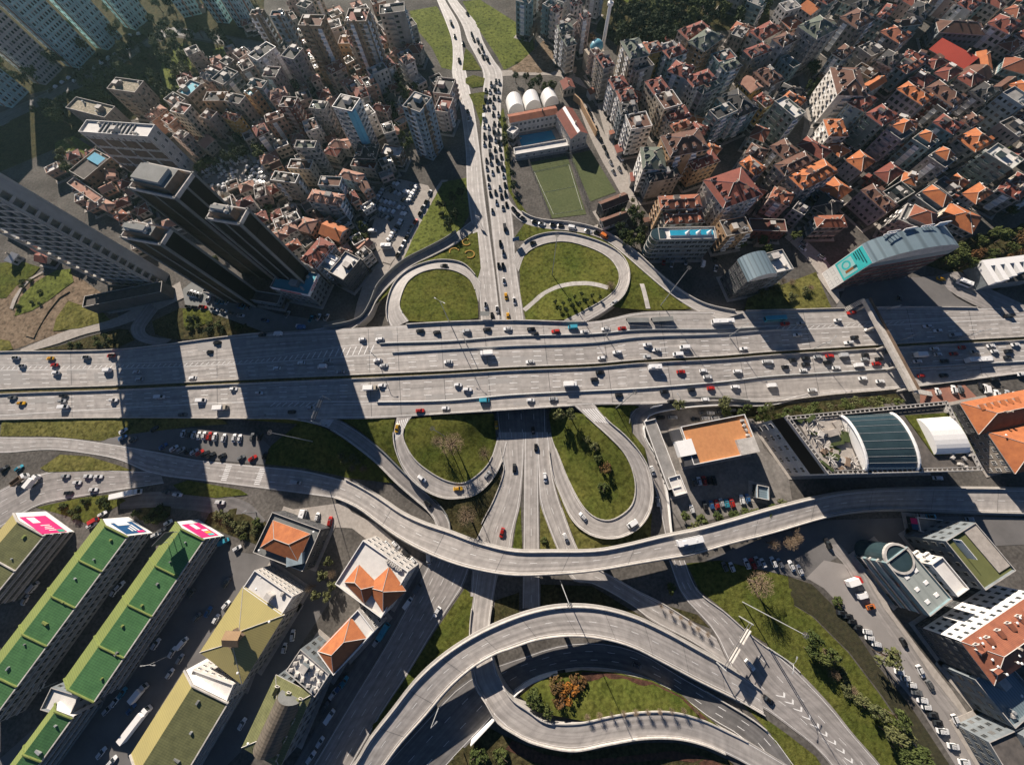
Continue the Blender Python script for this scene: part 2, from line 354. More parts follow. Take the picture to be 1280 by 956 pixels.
# abutments and pier wall of the underpass
for X0 in (602, 684, 652):
    b = MB(); p0, p1 = G(X0, 402, 0), G(X0-4, 515, 0); t = 1.2 if X0 == 652 else 2.5
    b.prism([(p0[0]-t/2,p0[1]-4),(p0[0]+t/2,p0[1]-4),(p1[0]+t/2,p1[1]+4),(p1[0]-t/2,p1[1]+4)], -.05, 4.45, 0)
    tag(b.build('underpass_wall', concrete), {602:'concrete abutment wall under the highway beside the western loop', 684:'concrete abutment wall under the highway beside the eastern loop', 652:'slim concrete wall between both underpass lanes below the highway'}[X0], 'wall')
# median
mb_ = MB()
for i in range(90):
    a, c = HL['M1'][i]*.85+HL['M2'][i]*.15, HL['M1'][i]*.15+HL['M2'][i]*.85; a1, c1 = HL['M1'][i+1]*.85+HL['M2'][i+1]*.15, HL['M1'][i+1]*.15+HL['M2'][i+1]*.85
    u = np.array([0,0,.25]); mb_.poly([c+u, c1+u, a1+u, a+u]); mb_.poly([a, a+u, a1+u, a1]); mb_.poly([c1, c1+u, c+u, c])
struct(mb_.build('median_grass', mat('median_grass', (.16,.125,.05), .95, (.06,.06,.02), .5, .9, fine=.5)))
def hpiece(k, x0, x1, off=0):
    P = [p for p in catmull([G(x, y, hz(x)) for x, y in zip(HX, HW[k])], 220)]
    xs = [inv(p)[0] for p in P]; return [p+np.array([0, off, 0]) for p, x in zip(P, xs) if x0 <= x <= x1]
def barrier(label, P, h=.9, w=.32, m=None, cat='barrier', name='road_barrier', grp=None):
    return tag(wall_along(name, P, h, w, m or conc_lt), label, cat, grp)
barrier('low concrete barrier along the north side of the planted highway median', hpiece('M1', -200, 1500))
barrier('low concrete barrier along the south side of the planted highway median', hpiece('M2', -200, 1500))
barrier('concrete parapet above the northern mouth of the underpass', hpiece('N', 508, 735), 1.1, .5)
barrier('concrete parapet on the highway north edge left of the loops', hpiece('N', -200, 330), .8, .4)
barrier('concrete parapet on the highway north edge right of the loops', hpiece('N', 930, 1225), .8, .4)
barrier('concrete parapet above the southern mouth of the underpass', hpiece('S', 535, 718), 1.1, .5)
barrier('concrete parapet on the highway south edge above the car park', hpiece('S', -200, 380), .8, .4)
barrier('concrete parapet on the highway south edge right of the loops', hpiece('S', 800, 1500), .8, .4)
barrier('steel guard rail between highway and northern collector lane', hpiece('A', 470, 960), .8, .3, metal)
barrier('second guard rail inside the northern collector lane divider', hpiece('B', 490, 985), .8, .3, metal)
barrier('steel guard rail between highway and southern collector lane', hpiece('C', 470, 1500), .8, .3, metal)
mk = MB()
NC, SCs, NCOL, SCOL = hstrip('B','M1'), hstrip('M2','C'), hstrip('N','A'), hstrip('C','S')
for s_, fr in ((NC,(.27,.5,.74)), (SCs,(.25,.5,.75))):
    for f in fr: line(mk, s_, f, .3, (4, 7))
    line(mk, s_, .04, .3); line(mk, s_, .965, .3)
for f in (.5,): line(mk, NCOL, f, .2, (3, 6))
for f in (.1, .93): line(mk, NCOL, f, .2)
line(mk, SCOL, .12, .2, None, .38, 1); line(mk, SCOL, .9, .2, None, .38, 1)
HS = hstrip('A','B')
def hatch(b, s, x0, x1, f0=.05, f1=.95, gap=3.2, w=.55):
    for q in np.arange(s.d[0], s.d[-1]-gap, gap):
        i0, i1 = s_at(s, q), s_at(s, q+2.2); X = inv(sat(s, i0, .5))[0]
        if not x0 < X < x1: continue
        j = s_at(s, q+w); j2 = s_at(s, q+2.2+w)
        b.poly([sat(s,i0,f1,.035), sat(s,j,f1,.035), sat(s,j2,f0,.035), sat(s,i1,f0,.035)])
hatch(mk, HS, -100, 462); hatch(mk, HS, 965, 1130)
hx = hstrip('C','S'); hatch(mk, hx, 335, 398, .02, .25)
struct(mk.build('highway_markings', linep))
jm = MB(); fs_ = hstrip('N','S')
for X in (92, 270, 470, 505, 556, 600, 688, 752, 836, 930, 1020, 1140, 1215):
    i = min(range(91), key=lambda k: abs(inv(fs_.mid[k])[0]-X)); i = min(i, 89); w_ = .22/np.linalg.norm(fs_.mid[i+1]-fs_.mid[i])
    for f0, f1 in ((.02,.52),(.58,.98)): jm.poly([sat(fs_,i,f0,.03), sat(fs_,i+w_,f0,.03), sat(fs_,i+w_,f1,.03), sat(fs_,i,f1,.03)])
struct(jm.build('expansion_joints', dkmetal))
pt_ = MB(); rp = random.Random(8)
for k in range(34):
    s_ = rp.choice([NC, SCs, NC, SCs, NCOL, SCOL]); d = rp.uniform(5, s_.d[-1]-40); f = rp.choice([.02,.26,.5,.74]); L_ = rp.uniform(6, 34); W_ = rp.choice([.22,.22,.45])
    n_ = 6
    for j in range(n_): i0, i1 = s_at(s_, d+L_*j/n_), s_at(s_, d+L_*(j+1)/n_); pt_.poly([*[sat(s_,i_,f_,.008+k*.0006) for i_, f_ in ((i0,f),(i0,min(.98,f+W_)),(i1,min(.98,f+W_)),(i1,f))]])
struct(pt_.build('asphalt_patches', mat('fresh_asphalt_patch', (.33,.315,.30), .7, (.27,.255,.245), .3, .8)))
# ---------------------------------------------------------------- roads
ROADS = {}
def road(key, name, *a, **k):
    s = strip(name, *a, **k); ROADS[key] = s; return s
zl = lambda *p: list(p)
# upper cross road
road('upL', 'upper_road', [(540,-18),(546,0),(558,30),(565,52),(566,75),(565,92),(576,140),(582,190),(584,239),(592,300),(597,345),(601,400),(602,470)],
     [(550,-18),(556,0),(573,30),(577,50),(580,75),(583,92),(593,140),(600,190),(605,239),(613,300),(619,345),(625,400),(628,470)], .08, asphalt, 60)
road('upR', 'upper_road', [(553,-18),(559,0),(577,30),(585,52),(597,75),(604,92),(602,140),(602,190),(609,239),(616,300),(621,345),(627,400),(630,470)],
     [(564,-18),(571,0),(596,30),(604,52),(617,75),(628,92),(626,140),(630,190),(635,239),(641,275),(645,330),(655,400),(658,470)], .08, asphalt, 60)
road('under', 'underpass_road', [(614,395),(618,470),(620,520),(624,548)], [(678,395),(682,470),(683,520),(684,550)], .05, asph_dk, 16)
road('dL', 'lower_road', [(622,540),(628,575),(630,588),(617,625),(604,650),(592,680),(590,715),(588,745)], [(657,540),(655,570),(653,600),(650,630),(642,665),(638,690),(624,715),(617,745)], .1, asphalt, 30)
road('dM', 'lower_road', [(656,540),(655,600),(654,690),(653,760)], [(672,540),(673,610),(674,690),(675,760)], .12, asphalt, 24)
road('dR', 'lower_road', [(671,540),(673,590),(675,628),(684,655),(698,690),(716,725),(742,730),(792,758),(815,776),(865,802),(912,833)], [(685,540),(688,575),(693,605),(704,640),(724,690),(742,708),(765,720),(795,737),(825,752),(865,777),(895,797)], .14, asphalt, 50)
# loops
ZLOOP = zl((0,6),(.18,6),(.5,3),(.8,.4),(1,.16))
road('sw', 'loop_ramp', [(497,516),(494,530),(492,543),(495,563),(507,590),(527,610),(552,622),(572,623),(595,618),(615,600),(627,578),(634,552)],
     [(520,514),(508,530),(504,541),(506,552),(518,573),(537,589),(560,601),(580,603),(597,593),(611,578),(617,563),(622,546)], ZLOOP, asphalt, 50, skirt=0)
road('se', 'loop_ramp', [(742,504),(760,526),(780,543),(800,566),(812,590),(816,618),(812,640),(800,658),(780,670),(757,673),(735,667),(715,650),(700,618),(690,590),(684,545)],
     [(718,507),(740,527),(760,545),(779,565),(790,587),(794,610),(790,630),(777,643),(760,650),(742,645),(727,630),(710,598),(700,573),(692,553),(688,540)], ZLOOP, asphalt, 60, skirt=0)
road('nw', 'loop_ramp', [(601,352),(580,330),(555,325),(530,329),(507,340),(492,356),(484,379),(484,399),(490,411)],
     [(598,378),(589,352),(572,340),(550,336),(528,340),(511,351),(502,369),(500,384),(511,401)], zl((0,.18),(.2,.4),(.55,3),(.85,6),(1,6.02)), asphalt, 50, skirt=0)
road('ne', 'loop_ramp', [(640,323),(655,303),(677,293),(705,291),(740,299),(767,311),(782,326),(787,346),(780,369),(760,386),(735,401)],
     [(648,340),(657,318),(677,306),(705,302),(735,309),(759,321),(771,335),(774,349),(767,364),(747,379),(705,400)], zl((0,.18),(.2,.4),(.55,3),(.85,6),(1,6.02)), asphalt, 50, skirt=0)
# outer ramps
road('nwo', 'slip_road', [(588,277),(560,298),(532,313),(505,327),(485,344),(472,359),(464,379),(450,399),(400,410),(335,420)],
     [(597,285),(570,305),(542,320),(517,332),(496,349),(481,364),(471,376),(461,395),(430,416),(335,432)], zl((0,.15),(.25,.5),(.6,4.5),(.75,5),(1,3.8)), asph_mid, 50, skirt=0)
road('neo', 'slip_road', [(632,240),(640,255),(662,271),(682,276),(715,279),(745,286),(770,298),(795,316),(820,339),(847,361),(880,380),(930,391)],
     [(634,258),(640,267),(655,279),(677,285),(715,289),(740,294),(760,303),(782,320),(812,346),(840,369),(868,387),(900,400)], zl((0,.15),(.2,.5),(.6,3),(.85,3.6),(1,4.2)), asphalt, 50, skirt=0)
road('swo', 'slip_road', [(330,516),(365,519),(420,524),(440,534),(460,548),(480,565),(505,590),(527,610),(552,633),(563,655),(560,700)],
     [(330,522),(370,525),(407,534),(427,545),(445,558),(470,578),(495,603),(520,625),(537,640),(547,660),(538,702)], zl((0,4.0),(.25,5.2),(.45,3.6),(.75,.6),(1,.12)), asph_mid, 44, skirt=0)
road('seo', 'slip_road', [(1010,492),(960,502),(890,497),(820,500),(790,512),(787,540),(806,575),(820,615),(828,650),(836,690)],
     [(1010,495),(960,507),(890,507),(840,512),(808,522),(805,545),(822,575),(833,615),(838,660),(842,690)], zl((0,1.2),(.3,3.5),(.45,3),(.6,1),(1,.1)), asph_mid, 40, skirt=0)
# left arterial and the streets below it
road('art', 'arterial_road', [(-60,540),(0,546),(75,547),(125,553),(200,565),(245,574),(330,583),(380,588),(442,603)],
     [(-60,560),(0,566),(60,562),(110,567),(150,575),(190,592),(262,602),(340,612),(432,624)], .1, asphalt, 40)
road('low', 'side_road', [(-70,662),(0,612),(57,590),(100,585),(150,588),(200,590)], [(-70,690),(0,660),(47,632),(100,621),(147,613),(205,604)], .12, asph_mid, 26)
road('str', 'street', [(150,618),(200,614),(262,615),(310,628),(332,650)], [(150,636),(200,634),(255,640),(290,652),(312,668)], .07, asph_dk, 20)
road('F', 'avenue', [(538,700),(527,722),(510,755),(482,806),(440,875),(392,955),(352,1020)], [(590,700),(579,732),(562,758),(542,789),(510,842),(480,887),(446,945),(410,1010)], .09, asph_mid, 34)
road('fside', 'street', [(500,690),(516,712),(500,745),(470,790),(430,850),(380,935),(340,1000)], [(540,706),(528,722),(514,748),(484,800),(444,868),(394,950),(354,1020)], .06, asph_dk, 30)
road('E', 'link_road', [(597,705),(592,742),(587,790),(592,852),(607,877),(622,902),(640,914),(665,927),(715,937),(760,929),(802,922),(845,922),(880,930),(910,943),(935,956),(990,990)],
     [(624,705),(617,747),(612,785),(617,824),(627,852),(640,872),(660,886),(682,901),(722,903),(765,894),(800,889),(840,889),(878,899),(910,914),(934,926),(985,956)], zl((0,.16),(.12,.3),(.3,5.2),(.65,5.2),(.85,1.2),(1,.1)), asphalt, 70, skirt=0)
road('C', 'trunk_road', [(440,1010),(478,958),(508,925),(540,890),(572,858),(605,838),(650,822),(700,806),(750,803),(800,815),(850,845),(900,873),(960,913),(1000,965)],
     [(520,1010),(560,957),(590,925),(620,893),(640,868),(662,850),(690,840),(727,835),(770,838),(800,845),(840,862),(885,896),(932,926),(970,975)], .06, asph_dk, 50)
road('A', 'main_road', [(836,700),(852,742),(872,765),(893,790),(912,833),(927,868),(960,889),(985,907),(1022,937),(1060,985)],
     [(856,700),(872,738),(905,764),(940,795),(960,810),(985,826),(1035,877),(1067,917),(1100,955),(1130,1000)], .12, asph_mid, 44)
road('hill', 'street', [(1030,680),(1055,705),(1075,740),(1110,790),(1140,835),(1180,890),(1225,960),(1250,1000)], [(1050,680),(1078,712),(1105,760),(1135,800),(1165,845),(1205,895),(1255,960),(1280,1000)], .07, asph_mid, 30)
road('svcL', 'service_road', [(25,437),(65,420),(100,408),(145,397),(185,375),(225,352)], [(30,441),(70,430),(105,418),(150,407),(192,390),(230,372)], .3, pave, 24)
road('svcC', 'service_road', [(184,377),(172,395),(163,410),(170,424),(200,434)], [(198,387),(188,400),(181,412),(188,420),(215,424)], .5, asph_mid, 16)
road('st1', 'street', [(722,130),(735,165),(752,200),(768,228),(778,246)], [(735,130),(757,170),(775,205),(790,235),(800,262)], .06, pave, 20)
road('st2', 'street', [(742,112),(757,170),(776,222),(797,267),(806,289)], [(750,110),(766,174),(787,222),(795,252),(806,288)], .07, pave, 20)
road('st3', 'street', [(606,90),(640,88),(700,90),(725,98)], [(606,97),(640,95),(700,96),(735,112)], .06, pave, 16)
road('lotst', 'street', [(440,430),(447,405),(465,372),(490,330),(520,280),(545,235),(552,225)], [(456,415),(468,372),(482,350),(497,335),(512,312),(530,280),(560,225)], .05, pave, 24)
road('qs', 'street', [(988,60),(998,100),(1005,150),(1000,180)], [(1003,55),(1014,100),(1018,150),(1012,185)], .05, asph_dk, 14)
road('qe', 'street', [(975,292),(990,305),(1010,325),(1025,345)], [(988,283),(1007,300),(1030,322),(1042,338)], .05, pave, 12)
road('east', 'side_road', [(1172,345),(1200,340),(1240,362),(1290,385)], [(1185,362),(1200,372),(1225,384),(1290,402)], .36, asph_mid, 16)
road('tl', 'street', [(-20,150),(60,115),(120,88),(170,60),(210,35),(250,40),(330,55)], [(-20,170),(65,125),(125,98),(172,68),(212,45),(250,50),(330,65)], .05, asph_dk, 24)
# ---------------------------------------------------------------- lane paint on the ramps and roads
rm = MB()
for k in ROADS:
    s = ROADS[k]
    if k in ('upL','upR'):
        for f in (.34, .66): line(rm, s, f, .2, (3, 6))
        line(rm, s, .06, .18); line(rm, s, .94, .18)
    elif k in ('sw','se','nw','ne','nwo','neo','swo','seo','E'): line(rm, s, .08, .18); line(rm, s, .92, .18)
    elif k in ('F','under'):
        for f in (.25, .5, .75): line(rm, s, f, .2, (3, 5))
        line(rm, s, .04, .2); line(rm, s, .96, .2)
    elif k in ('C','A','art','low'):
        for f in (.34, .66): line(rm, s, f, .2, (3, 6))
        line(rm, s, .05, .2); line(rm, s, .95, .2)
    elif k in ('dL','dM','dR'): line(rm, s, .5, .18, (3, 6)); line(rm, s, .07, .18); line(rm, s, .93, .18)
def zebra(s, d0, n=8, f0=.1, f1=.9, ln=3.0):
    i0, i1 = s_at(s, d0), s_at(s, d0+ln)
    for k in range(n):
        a = f0+(f1-f0)*k/n; c = a+(f1-f0)/n*.5
        rm.poly([sat(s,i0,a,.04), sat(s,i0,c,.04), sat(s,i1,c,.04), sat(s,i1,a,.04)])
A_ = ROADS['art']; zebra(A_, A_.d[-1]*.70, 9); zebra(A_, A_.d[-1]*.78, 9)
for k in range(12):   # chevrons between the two streams of the main road
    s = ROADS['A']; q = s.d[-1]*.60+k*3.6; i = s_at(s, q); j = s_at(s, q+1.6); j2 = s_at(s, q+.8); i2 = s_at(s, q-.8)
    rm.poly([sat(s,i2,.40,.04), sat(s,i,.40,.04), sat(s,j,.47,.04), sat(s,j2,.47,.04)]); rm.poly([sat(s,j2,.47,.04), sat(s,j,.47,.04), sat(s,i,.54,.04), sat(s,i2,.54,.04)])
zebra(ROADS['swo'], ROADS['swo'].d[-1]*.24, 6, .15, .85, 6)
zebra(ROADS['sw'], 4, 6, .1, .9, 9); zebra(ROADS['se'], 3, 6, .1, .9, 9)
struct(rm.build('road_markings', linep))
# ---------------------------------------------------------------- flyovers
def flyover(key, name, label, Lp, Rp, z, n, piers, m=asphalt, lines=(.5,)):
    root = empty(name); tag(root, label, 'flyover')
    def paint(b, s):
        for f in lines: line(b, s, f, .2, (3, 6), mi=2)
        line(b, s, .09, .2, mi=2); line(b, s, .91, .2, mi=2)
        for k in range(1, 12):
            i = n*k/12; w = .12/np.linalg.norm(sat(s, min(i+1, n-1e-3), .5)-sat(s, i, .5)); b.poly([sat(s,i,.04,.04), sat(s,i+w,.04,.04), sat(s,i+w,.96,.04), sat(s,i,.96,.04)], 3)
    s = strip('deck', Lp, Rp, z, m, n, deck=1.4, parent=root, paint=paint); ROADS[key] = s
    for f in (.015, .985): wall_along('parapet', [sat(s, i, f) for i in range(n+1)], 1.0, .3, conc_lt, .3, root)
    for f in (.0, 1.0):
        b = MB()
        for i in range(n):
            p, q = sat(s, i, f), sat(s, i+1, f); o = (sat(s, i, f)-sat(s, i, .5)); o = o/np.linalg.norm(o)*.9; d = np.array([0,0,.5])
            b.poly([p-d, q-d, q+o-d, p+o-d]); b.poly([p+o-d, q+o-d, q+o-2.2*d, p+o-2.2*d])
        b.build('edge_ledge', concrete, root)
    for t in piers:
        i = t*n; c = sat(s, i, .5); e = sat(s, i, 1)-sat(s, i, 0); a = math.atan2(e[1], e[0]); W = np.linalg.norm(e)
        if c[2] < 2.6: continue
        b = MB(); b.box((c[0], c[1], 0), (min(3.2, W*.3), 1.5, c[2]-2.3), a); b.prism([(c[0]+x*math.cos(a)-y*math.sin(a), c[1]+x*math.sin(a)+y*math.cos(a)) for x, y in ((-W*.36,-.8),(W*.36,-.8),(W*.36,.8),(-W*.36,.8))], c[2]-2.3, c[2]-1.42, 0, None, True)
        b.build('pier', concrete, root)
    return s
flyover('fly', 'curved_flyover', 'long curved concrete flyover sweeping across the middle of the interchange',
 [(432,598),(440,602),(460,613),(480,626),(502,641),(530,654),(560,664),(595,677),(640,688),(690,689),(745,688),(780,682),(830,670),(870,662),(915,650),(960,637),(1020,622),(1060,615),(1120,611),(1210,610),(1330,612)],
 [(418,622),(430,626),(450,636),(470,651),(495,669),(525,686),(560,701),(595,711),(640,718),(690,717),(740,713),(800,703),(830,698),(865,692),(915,678),(960,667),(1037,645),(1085,638),(1135,637),(1210,640),(1330,643)],
 zl((0,.25),(.1,2.5),(.25,7.5),(.35,8.5),(.5,8.5),(.6,6.5),(.7,3),(.8,.8),(1,.4)), 80, (.22,.3,.38,.46,.54,.62,.7), lines=(.5,))
flyover('arc', 'arched_flyover', 'tighter curved concrete flyover arching over the trunk road at the bottom',
 [(398,1010),(446,952),(462,925),(490,889),(520,851),(550,823),(585,799),(620,781),(660,766),(700,758),(745,759),(790,770),(830,788),(870,810),(914,835),(950,860)],
 [(436,1010),(480,956),(500,929),(532,893),(562,858),(592,832),(620,816),(640,809),(670,799),(710,794),(750,797),(790,808),(830,828),(870,849),(925,876),(955,893)],
 zl((0,1.5),(.2,6),(.38,10.5),(.6,10.5),(.8,5),(.95,.4),(1,.18)), 70, (.25,.36,.47,.56,.66,.76), lines=(.5,))
# parapets of ramps
def para(key, f, a, e, label, h=.9, m=None, w=.4):
    s = ROADS[key]; n = s.n; P = [sat(s, i, f) for i in np.linspace(a*n, e*n, max(4, int((e-a)*n)))]
    return barrier(label, P, h, w, m, 'parapet', 'parapet_wall')
para('sw', .01, .1, .9, 'concrete parapet on the outer side of the southwest loop'); para('sw', .99, .12, .88, 'concrete parapet on the inner side of the southwest loop', .5)
para('se', .01, .06, .95, 'concrete parapet on the outer side of the southeast loop'); para('se', .99, .06, .93, 'concrete parapet on the inner side of the southeast loop', .5)
para('nw', .01, .06, .95, 'concrete parapet on the outer side of the northwest loop'); para('nw', .99, .1, .92, 'low kerb wall round the grass of the northwest loop', .4)
para('ne', .01, .1, .9, 'concrete parapet on the outer side of the northeast loop'); para('ne', .99, .1, .9, 'low kerb wall round the grass of the northeast loop', .4)
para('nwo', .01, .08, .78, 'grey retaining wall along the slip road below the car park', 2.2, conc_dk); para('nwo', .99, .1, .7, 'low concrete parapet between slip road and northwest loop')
para('neo', .0, .12, .97, 'long concrete parapet on the town side of the northeast slip road', 1.2); para('neo', 1.0, .25, .85, 'low kerb wall on the lawn side of the northeast slip road', .4)
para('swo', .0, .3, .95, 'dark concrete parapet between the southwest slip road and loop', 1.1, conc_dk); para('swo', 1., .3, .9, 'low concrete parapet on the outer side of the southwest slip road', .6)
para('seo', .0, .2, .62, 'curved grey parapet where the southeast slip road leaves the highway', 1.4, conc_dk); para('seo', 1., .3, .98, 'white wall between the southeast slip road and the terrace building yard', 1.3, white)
para('E', .01, .1, .85, 'concrete parapet on the outer side of the lowest curving link road', .9); para('E', .99, .1, .42, 'concrete parapet on the inner side of the link road bridge')
para('E', .99, .42, .9, 'stone kerb wall below the lawn beside the lowest link road', .5)
para('C', .99, .18, .44, 'white retaining wall on the south side of the sunken trunk road', 3.2, white); para('C', .985, .46, .72, 'pale retaining wall round the island with orange shrubs', 2.6, conc_lt)
para('C', .02, .80, .92, 'slim barrier between trunk road and arched flyover ramp', .8)
para('A', 1., .1, .55, 'stone faced kerb wall along the outer edge of the main road', .5); para('dR', 1., .3, .9, 'low kerb along the feeder road under the flyover', .35); para('dL', 0., .1, .6, 'low wall beside the left feeder road', .5)
# ---------------------------------------------------------------- verges and islands
def eR(k, f, a, e, n=14, dz=-.03):
    s = ROADS[k]; return [sat(s, i, f, dz) for i in np.linspace(a*s.n, e*s.n, n)]
def gp(name, m, *runs, z=.03, rough=.25, kind='structure'):
    W = []
    for r in runs:
        if isinstance(r, tuple) and len(r) in (2, 3) and not isinstance(r[0], np.ndarray): W.append(G(r[0], r[1], r[2] if len(r) > 2 else z))
        else: W += list(r)
    return patch(name, None, 0, m, rough, 4.0, kind, W)
def P4(t, pts, z=.03): return [G(*px(t, *p), z) for p in pts]
gp('loop_lawn', grass, eR('nw', 1, .02, 1, 26), (560,404,4.6), (598,397,.3))
gp('loop_lawn', grass, eR('ne', 1, .02, .99, 26), (690,400,4.4), (657,400,.3), (650,365,.1))
gp('loop_lawn', grass, eR('sw', 1, .06, .97, 26), (618,520,.3), (616,517,4), (560,518.5,5.7))
gp('loop_lawn', grass, eR('se', 1, .05, .97, 28), (686,518,.3), (690,510,4))
gp('verge_grass', grass, eR('nwo', 1, .05, .55, 12), eR('nw', 0, .45, .03, 10), (601,335,.1), (597,290,.1))
gp('verge_grass', grass, eR('neo', 1, .12, .82, 16), (868,386,3.4), (812,388,4), (775,385,5), eR('ne', 0, .88, .12, 14), (641,300,.1))
gp('verge_grass', grass_l, [G(510,312,.1)], (519,290), (538,255), (552,228), (585,222), (586,270), eR('nwo', 0, .05, .35, 6))
gp('verge_grass', grass, (640,240), (637,200), (632,150), (629,135), (622,150), (628,190), (636,239), (648,262), (660,268))
gp('verge_grass', grass, (541,690), (600,640), (590,620), (575,626), (556,632), (563,655))
gp('verge_grass', grass_d, eR('sw', 0, .42, .85, 12), (628,600,.1), (612,640,.1), (592,680,.1), (568,672,.1), (560,650,.2), (548,632,.3))
gp('verge_grass', grass, (651,632), (653,690), (652,720), (638,720), (640,690), (645,655))
gp('verge_grass', grass_y, (675,630), (686,660), (700,695), (708,712), (676,715), (675,690))
gp('verge_grass', grass_y, (694,605), (705,640), (724,690), (736,698), (812,690), (815,640), eR('se', 0, .5, .92, 14))
gp('verge_grass', grass, (744,507,5), eR('se', 0, .04, .34, 8), (806,560,1), (790,540,1.5), (788,515,3), (800,508,5), (780,505,5))
gp('embankment', grass_y, hpiece('S', 0, 280), (285,530), (240,533), (150,545), (125,551), (60,545), (0,545))
gp('embankment', grass, hpiece('S', 286, 375), (405,535,4.5), (425,546,4), (446,560,3), (470,580,2), (494,604,.6), (440,598), (380,585), (330,580), (335,560), (372,530))
gp('embankment', grass, (425,524,5), (444,534,4.5), (462,548,4), (482,565,3), (507,590,1), (520,603,.5), (504,588,2), (494,565,3), (491,543,5.2), (492,530,5.6), (494,521,5.7))
gp('traffic_island', grass_y, (50,585), (75,568), (110,570), (150,582), (165,588), (120,588), (60,590), z=.24)
gp('traffic_island', grass, (216,606), (235,600), (300,612), (310,618), (270,622), (230,618), z=.24)
gp('verge_grass', grass, (45,634), (100,622), (145,617), (160,625), (140,636), (120,650), (110,655), (85,645))
gp('verge_grass', grass_d, (165,640), (190,630), (215,632), (212,645), (190,650), (175,650))
gp('verge_grass', grass_d, (262,640), (310,632), (335,655), (320,680), (285,668), (255,655))
gp('verge_grass', grass, (581,735), (592,745), (585,800), (560,818), (540,830), (495,887), (465,915), (461,912), (510,842), (543,790))
gp('verge_grass', grass_d, (619,750), (649,740), (649,766), (620,780), (614,788))
gp('verge_grass', grass_d, (676,730), (740,732), (815,778), (805,777), (770,765), (700,757), (676,760))
gp('verge_grass', grass, (858,704), (900,700), (985,720), (1000,745), (960,805), (940,793), (905,762), (874,737))
gp('verge_grass', grass_d, (835,757), (872,768), (888,785), (868,777))
gp('verge_grass', grass, (945,748), (985,752), (1015,770), (1060,815), (1100,868), (1145,935), (1170,990), (1130,985), (1100,955), (1067,917), (1035,877), (985,826), (960,810))
gp('earth_bank', mat('painted_shade_earth', (.05,.043,.022), .95, (.028,.03,.012), .25, .9, fine=.4, bump=.5), (985,720), (1015,730), (1060,775), (1100,835), (1140,885), (1190,960), (1215,1000), (1175,990), (1148,935), (1102,868), (1062,815), (1017,770), (987,752))  # bank coloured dark to stand for the retaining wall's shadow
gp('verge_grass', grass, (928,879), (960,900), (985,918), (1020,945), (1045,985), (1005,985), (985,955), (960,913))
gp('island_lawn', grass, eR('E', 1, .50, .84, 16, .05), (885,897,2.2), (852,868,2.6), (815,850,2.6), (770,840,2.8), (727,837,2.8), (692,842,3), (668,855,4), (650,870,5), (672,890,5.1), rough=.1)
gp('verge_grass', grass_d, (605,905), (628,918), (660,932), (715,942), (760,935), (802,928), (845,928), (880,936), (910,949), (960,990), (540,1010), (550,960), (580,930))
gp('island_hedge_bed', mat('red_ground_cover', (.115,.05,.032), .95, (.06,.03,.02), .5, .9, fine=.5, bump=.8), *[tuple(p) for p in [(727,839,3.0),(770,842,3.0),(815,852,2.9),(852,870,2.8),(885,899,2.6),(872,898,2.8),(836,884,3),(797,869,3),(762,858,3.1),(727,855,3.2)]], rough=.2)
gp('hedge_bed', MATS['red_ground_cover'], *[tuple(p) for p in [(640,925,.25),(680,942,.25),(720,950,.25),(770,946,.25),(840,938,.25),(880,945,.25),(910,958,.25),(900,964,.25),(870,953,.25),(835,948,.25),(770,955,.25),(715,960,.25),(670,953,.25),(632,936,.25)]])
# north-west fields and slopes
gp('verge_grass', grass_d, (42,438), (75,432), (110,421), (148,411), (160,412), (168,425), (148,434), (60,437), z=.25)
gp('verge_grass', grass_d, (190,402), (225,385), (262,390), (320,405), (330,414), (250,424), (215,424), (194,418), z=.4)
gp('verge_grass', grass, (228,385), (262,388), (266,400), (240,412), (230,408), z=.7)
gp('waste_ground', dirt, (-40,355), (20,345), (90,340), (135,372), (150,398), (105,408), (65,420), (20,436), (-40,440))
gp('field_grass', grass_l, (18,395), (25,372), (45,352), (70,338), (88,336), (92,352), (78,362), (60,376), (40,388), z=.35)
gp('field_grass', grass, (-30,378), (-10,330), (25,326), (50,334), (40,345), (20,358), (8,372), z=.3)
gp('waste_grass', grass_y, (70,398), (85,376), (128,390), (138,400), (100,410), (66,414), z=.4)
gp('footpath', pave, *[tuple((*px('f',x,y),.55)) for x, y in [(70,630),(95,560),(140,490),(210,410),(330,345),(335,352),(230,415),(160,490),(120,570),(95,635)]], rough=.02)
gp('footpath', dirt, *[tuple((*px('f',x,y),.6)) for x, y in [(180,830),(260,740),(330,640),(420,530),(510,490),(520,500),(440,550),(360,650),(290,770),(250,850)]], rough=.02)
gp('verge_grass', grass_y, (0,424), (12,426), (16,436), (0,440), (-20,440), z=.4)
gp('wooded_slope', grass_d, (-60,185), (60,128), (125,99), (170,69), (212,46), (250,52), (330,66), (300,80), (250,105), (235,130), (195,140), (120,165), (60,190), (-60,240))
gp('wooded_slope', grass_d, (-60,145), (60,112), (118,86), (165,60), (205,34), (250,38), (330,53), (330,-20), (-60,-20))
gp('park_grass', grass_l, (205,70), (232,52), (240,85), (232,105), (215,115), (195,112), z=.3)
gp('park_grass', grass_l, (68,178), (92,170), (115,185), (100,200), (70,190), z=.3)
gp('park_grass', grass_l, (265,62), (283,58), (288,72), (270,82), z=.3)
gp('field_grass', grass_l, (578,2), (600,0), (640,25), (665,42), (668,62), (650,78), (630,88), (622,72), (604,45), (590,25))
gp('field_grass', grass_l, (512,14), (546,8), (560,32), (566,60), (566,88), (552,85), (540,60), (515,30))
gp('bare_plot', dirt, (668,62), (680,50), (700,78), (705,92), (650,92), (632,90), (650,78))
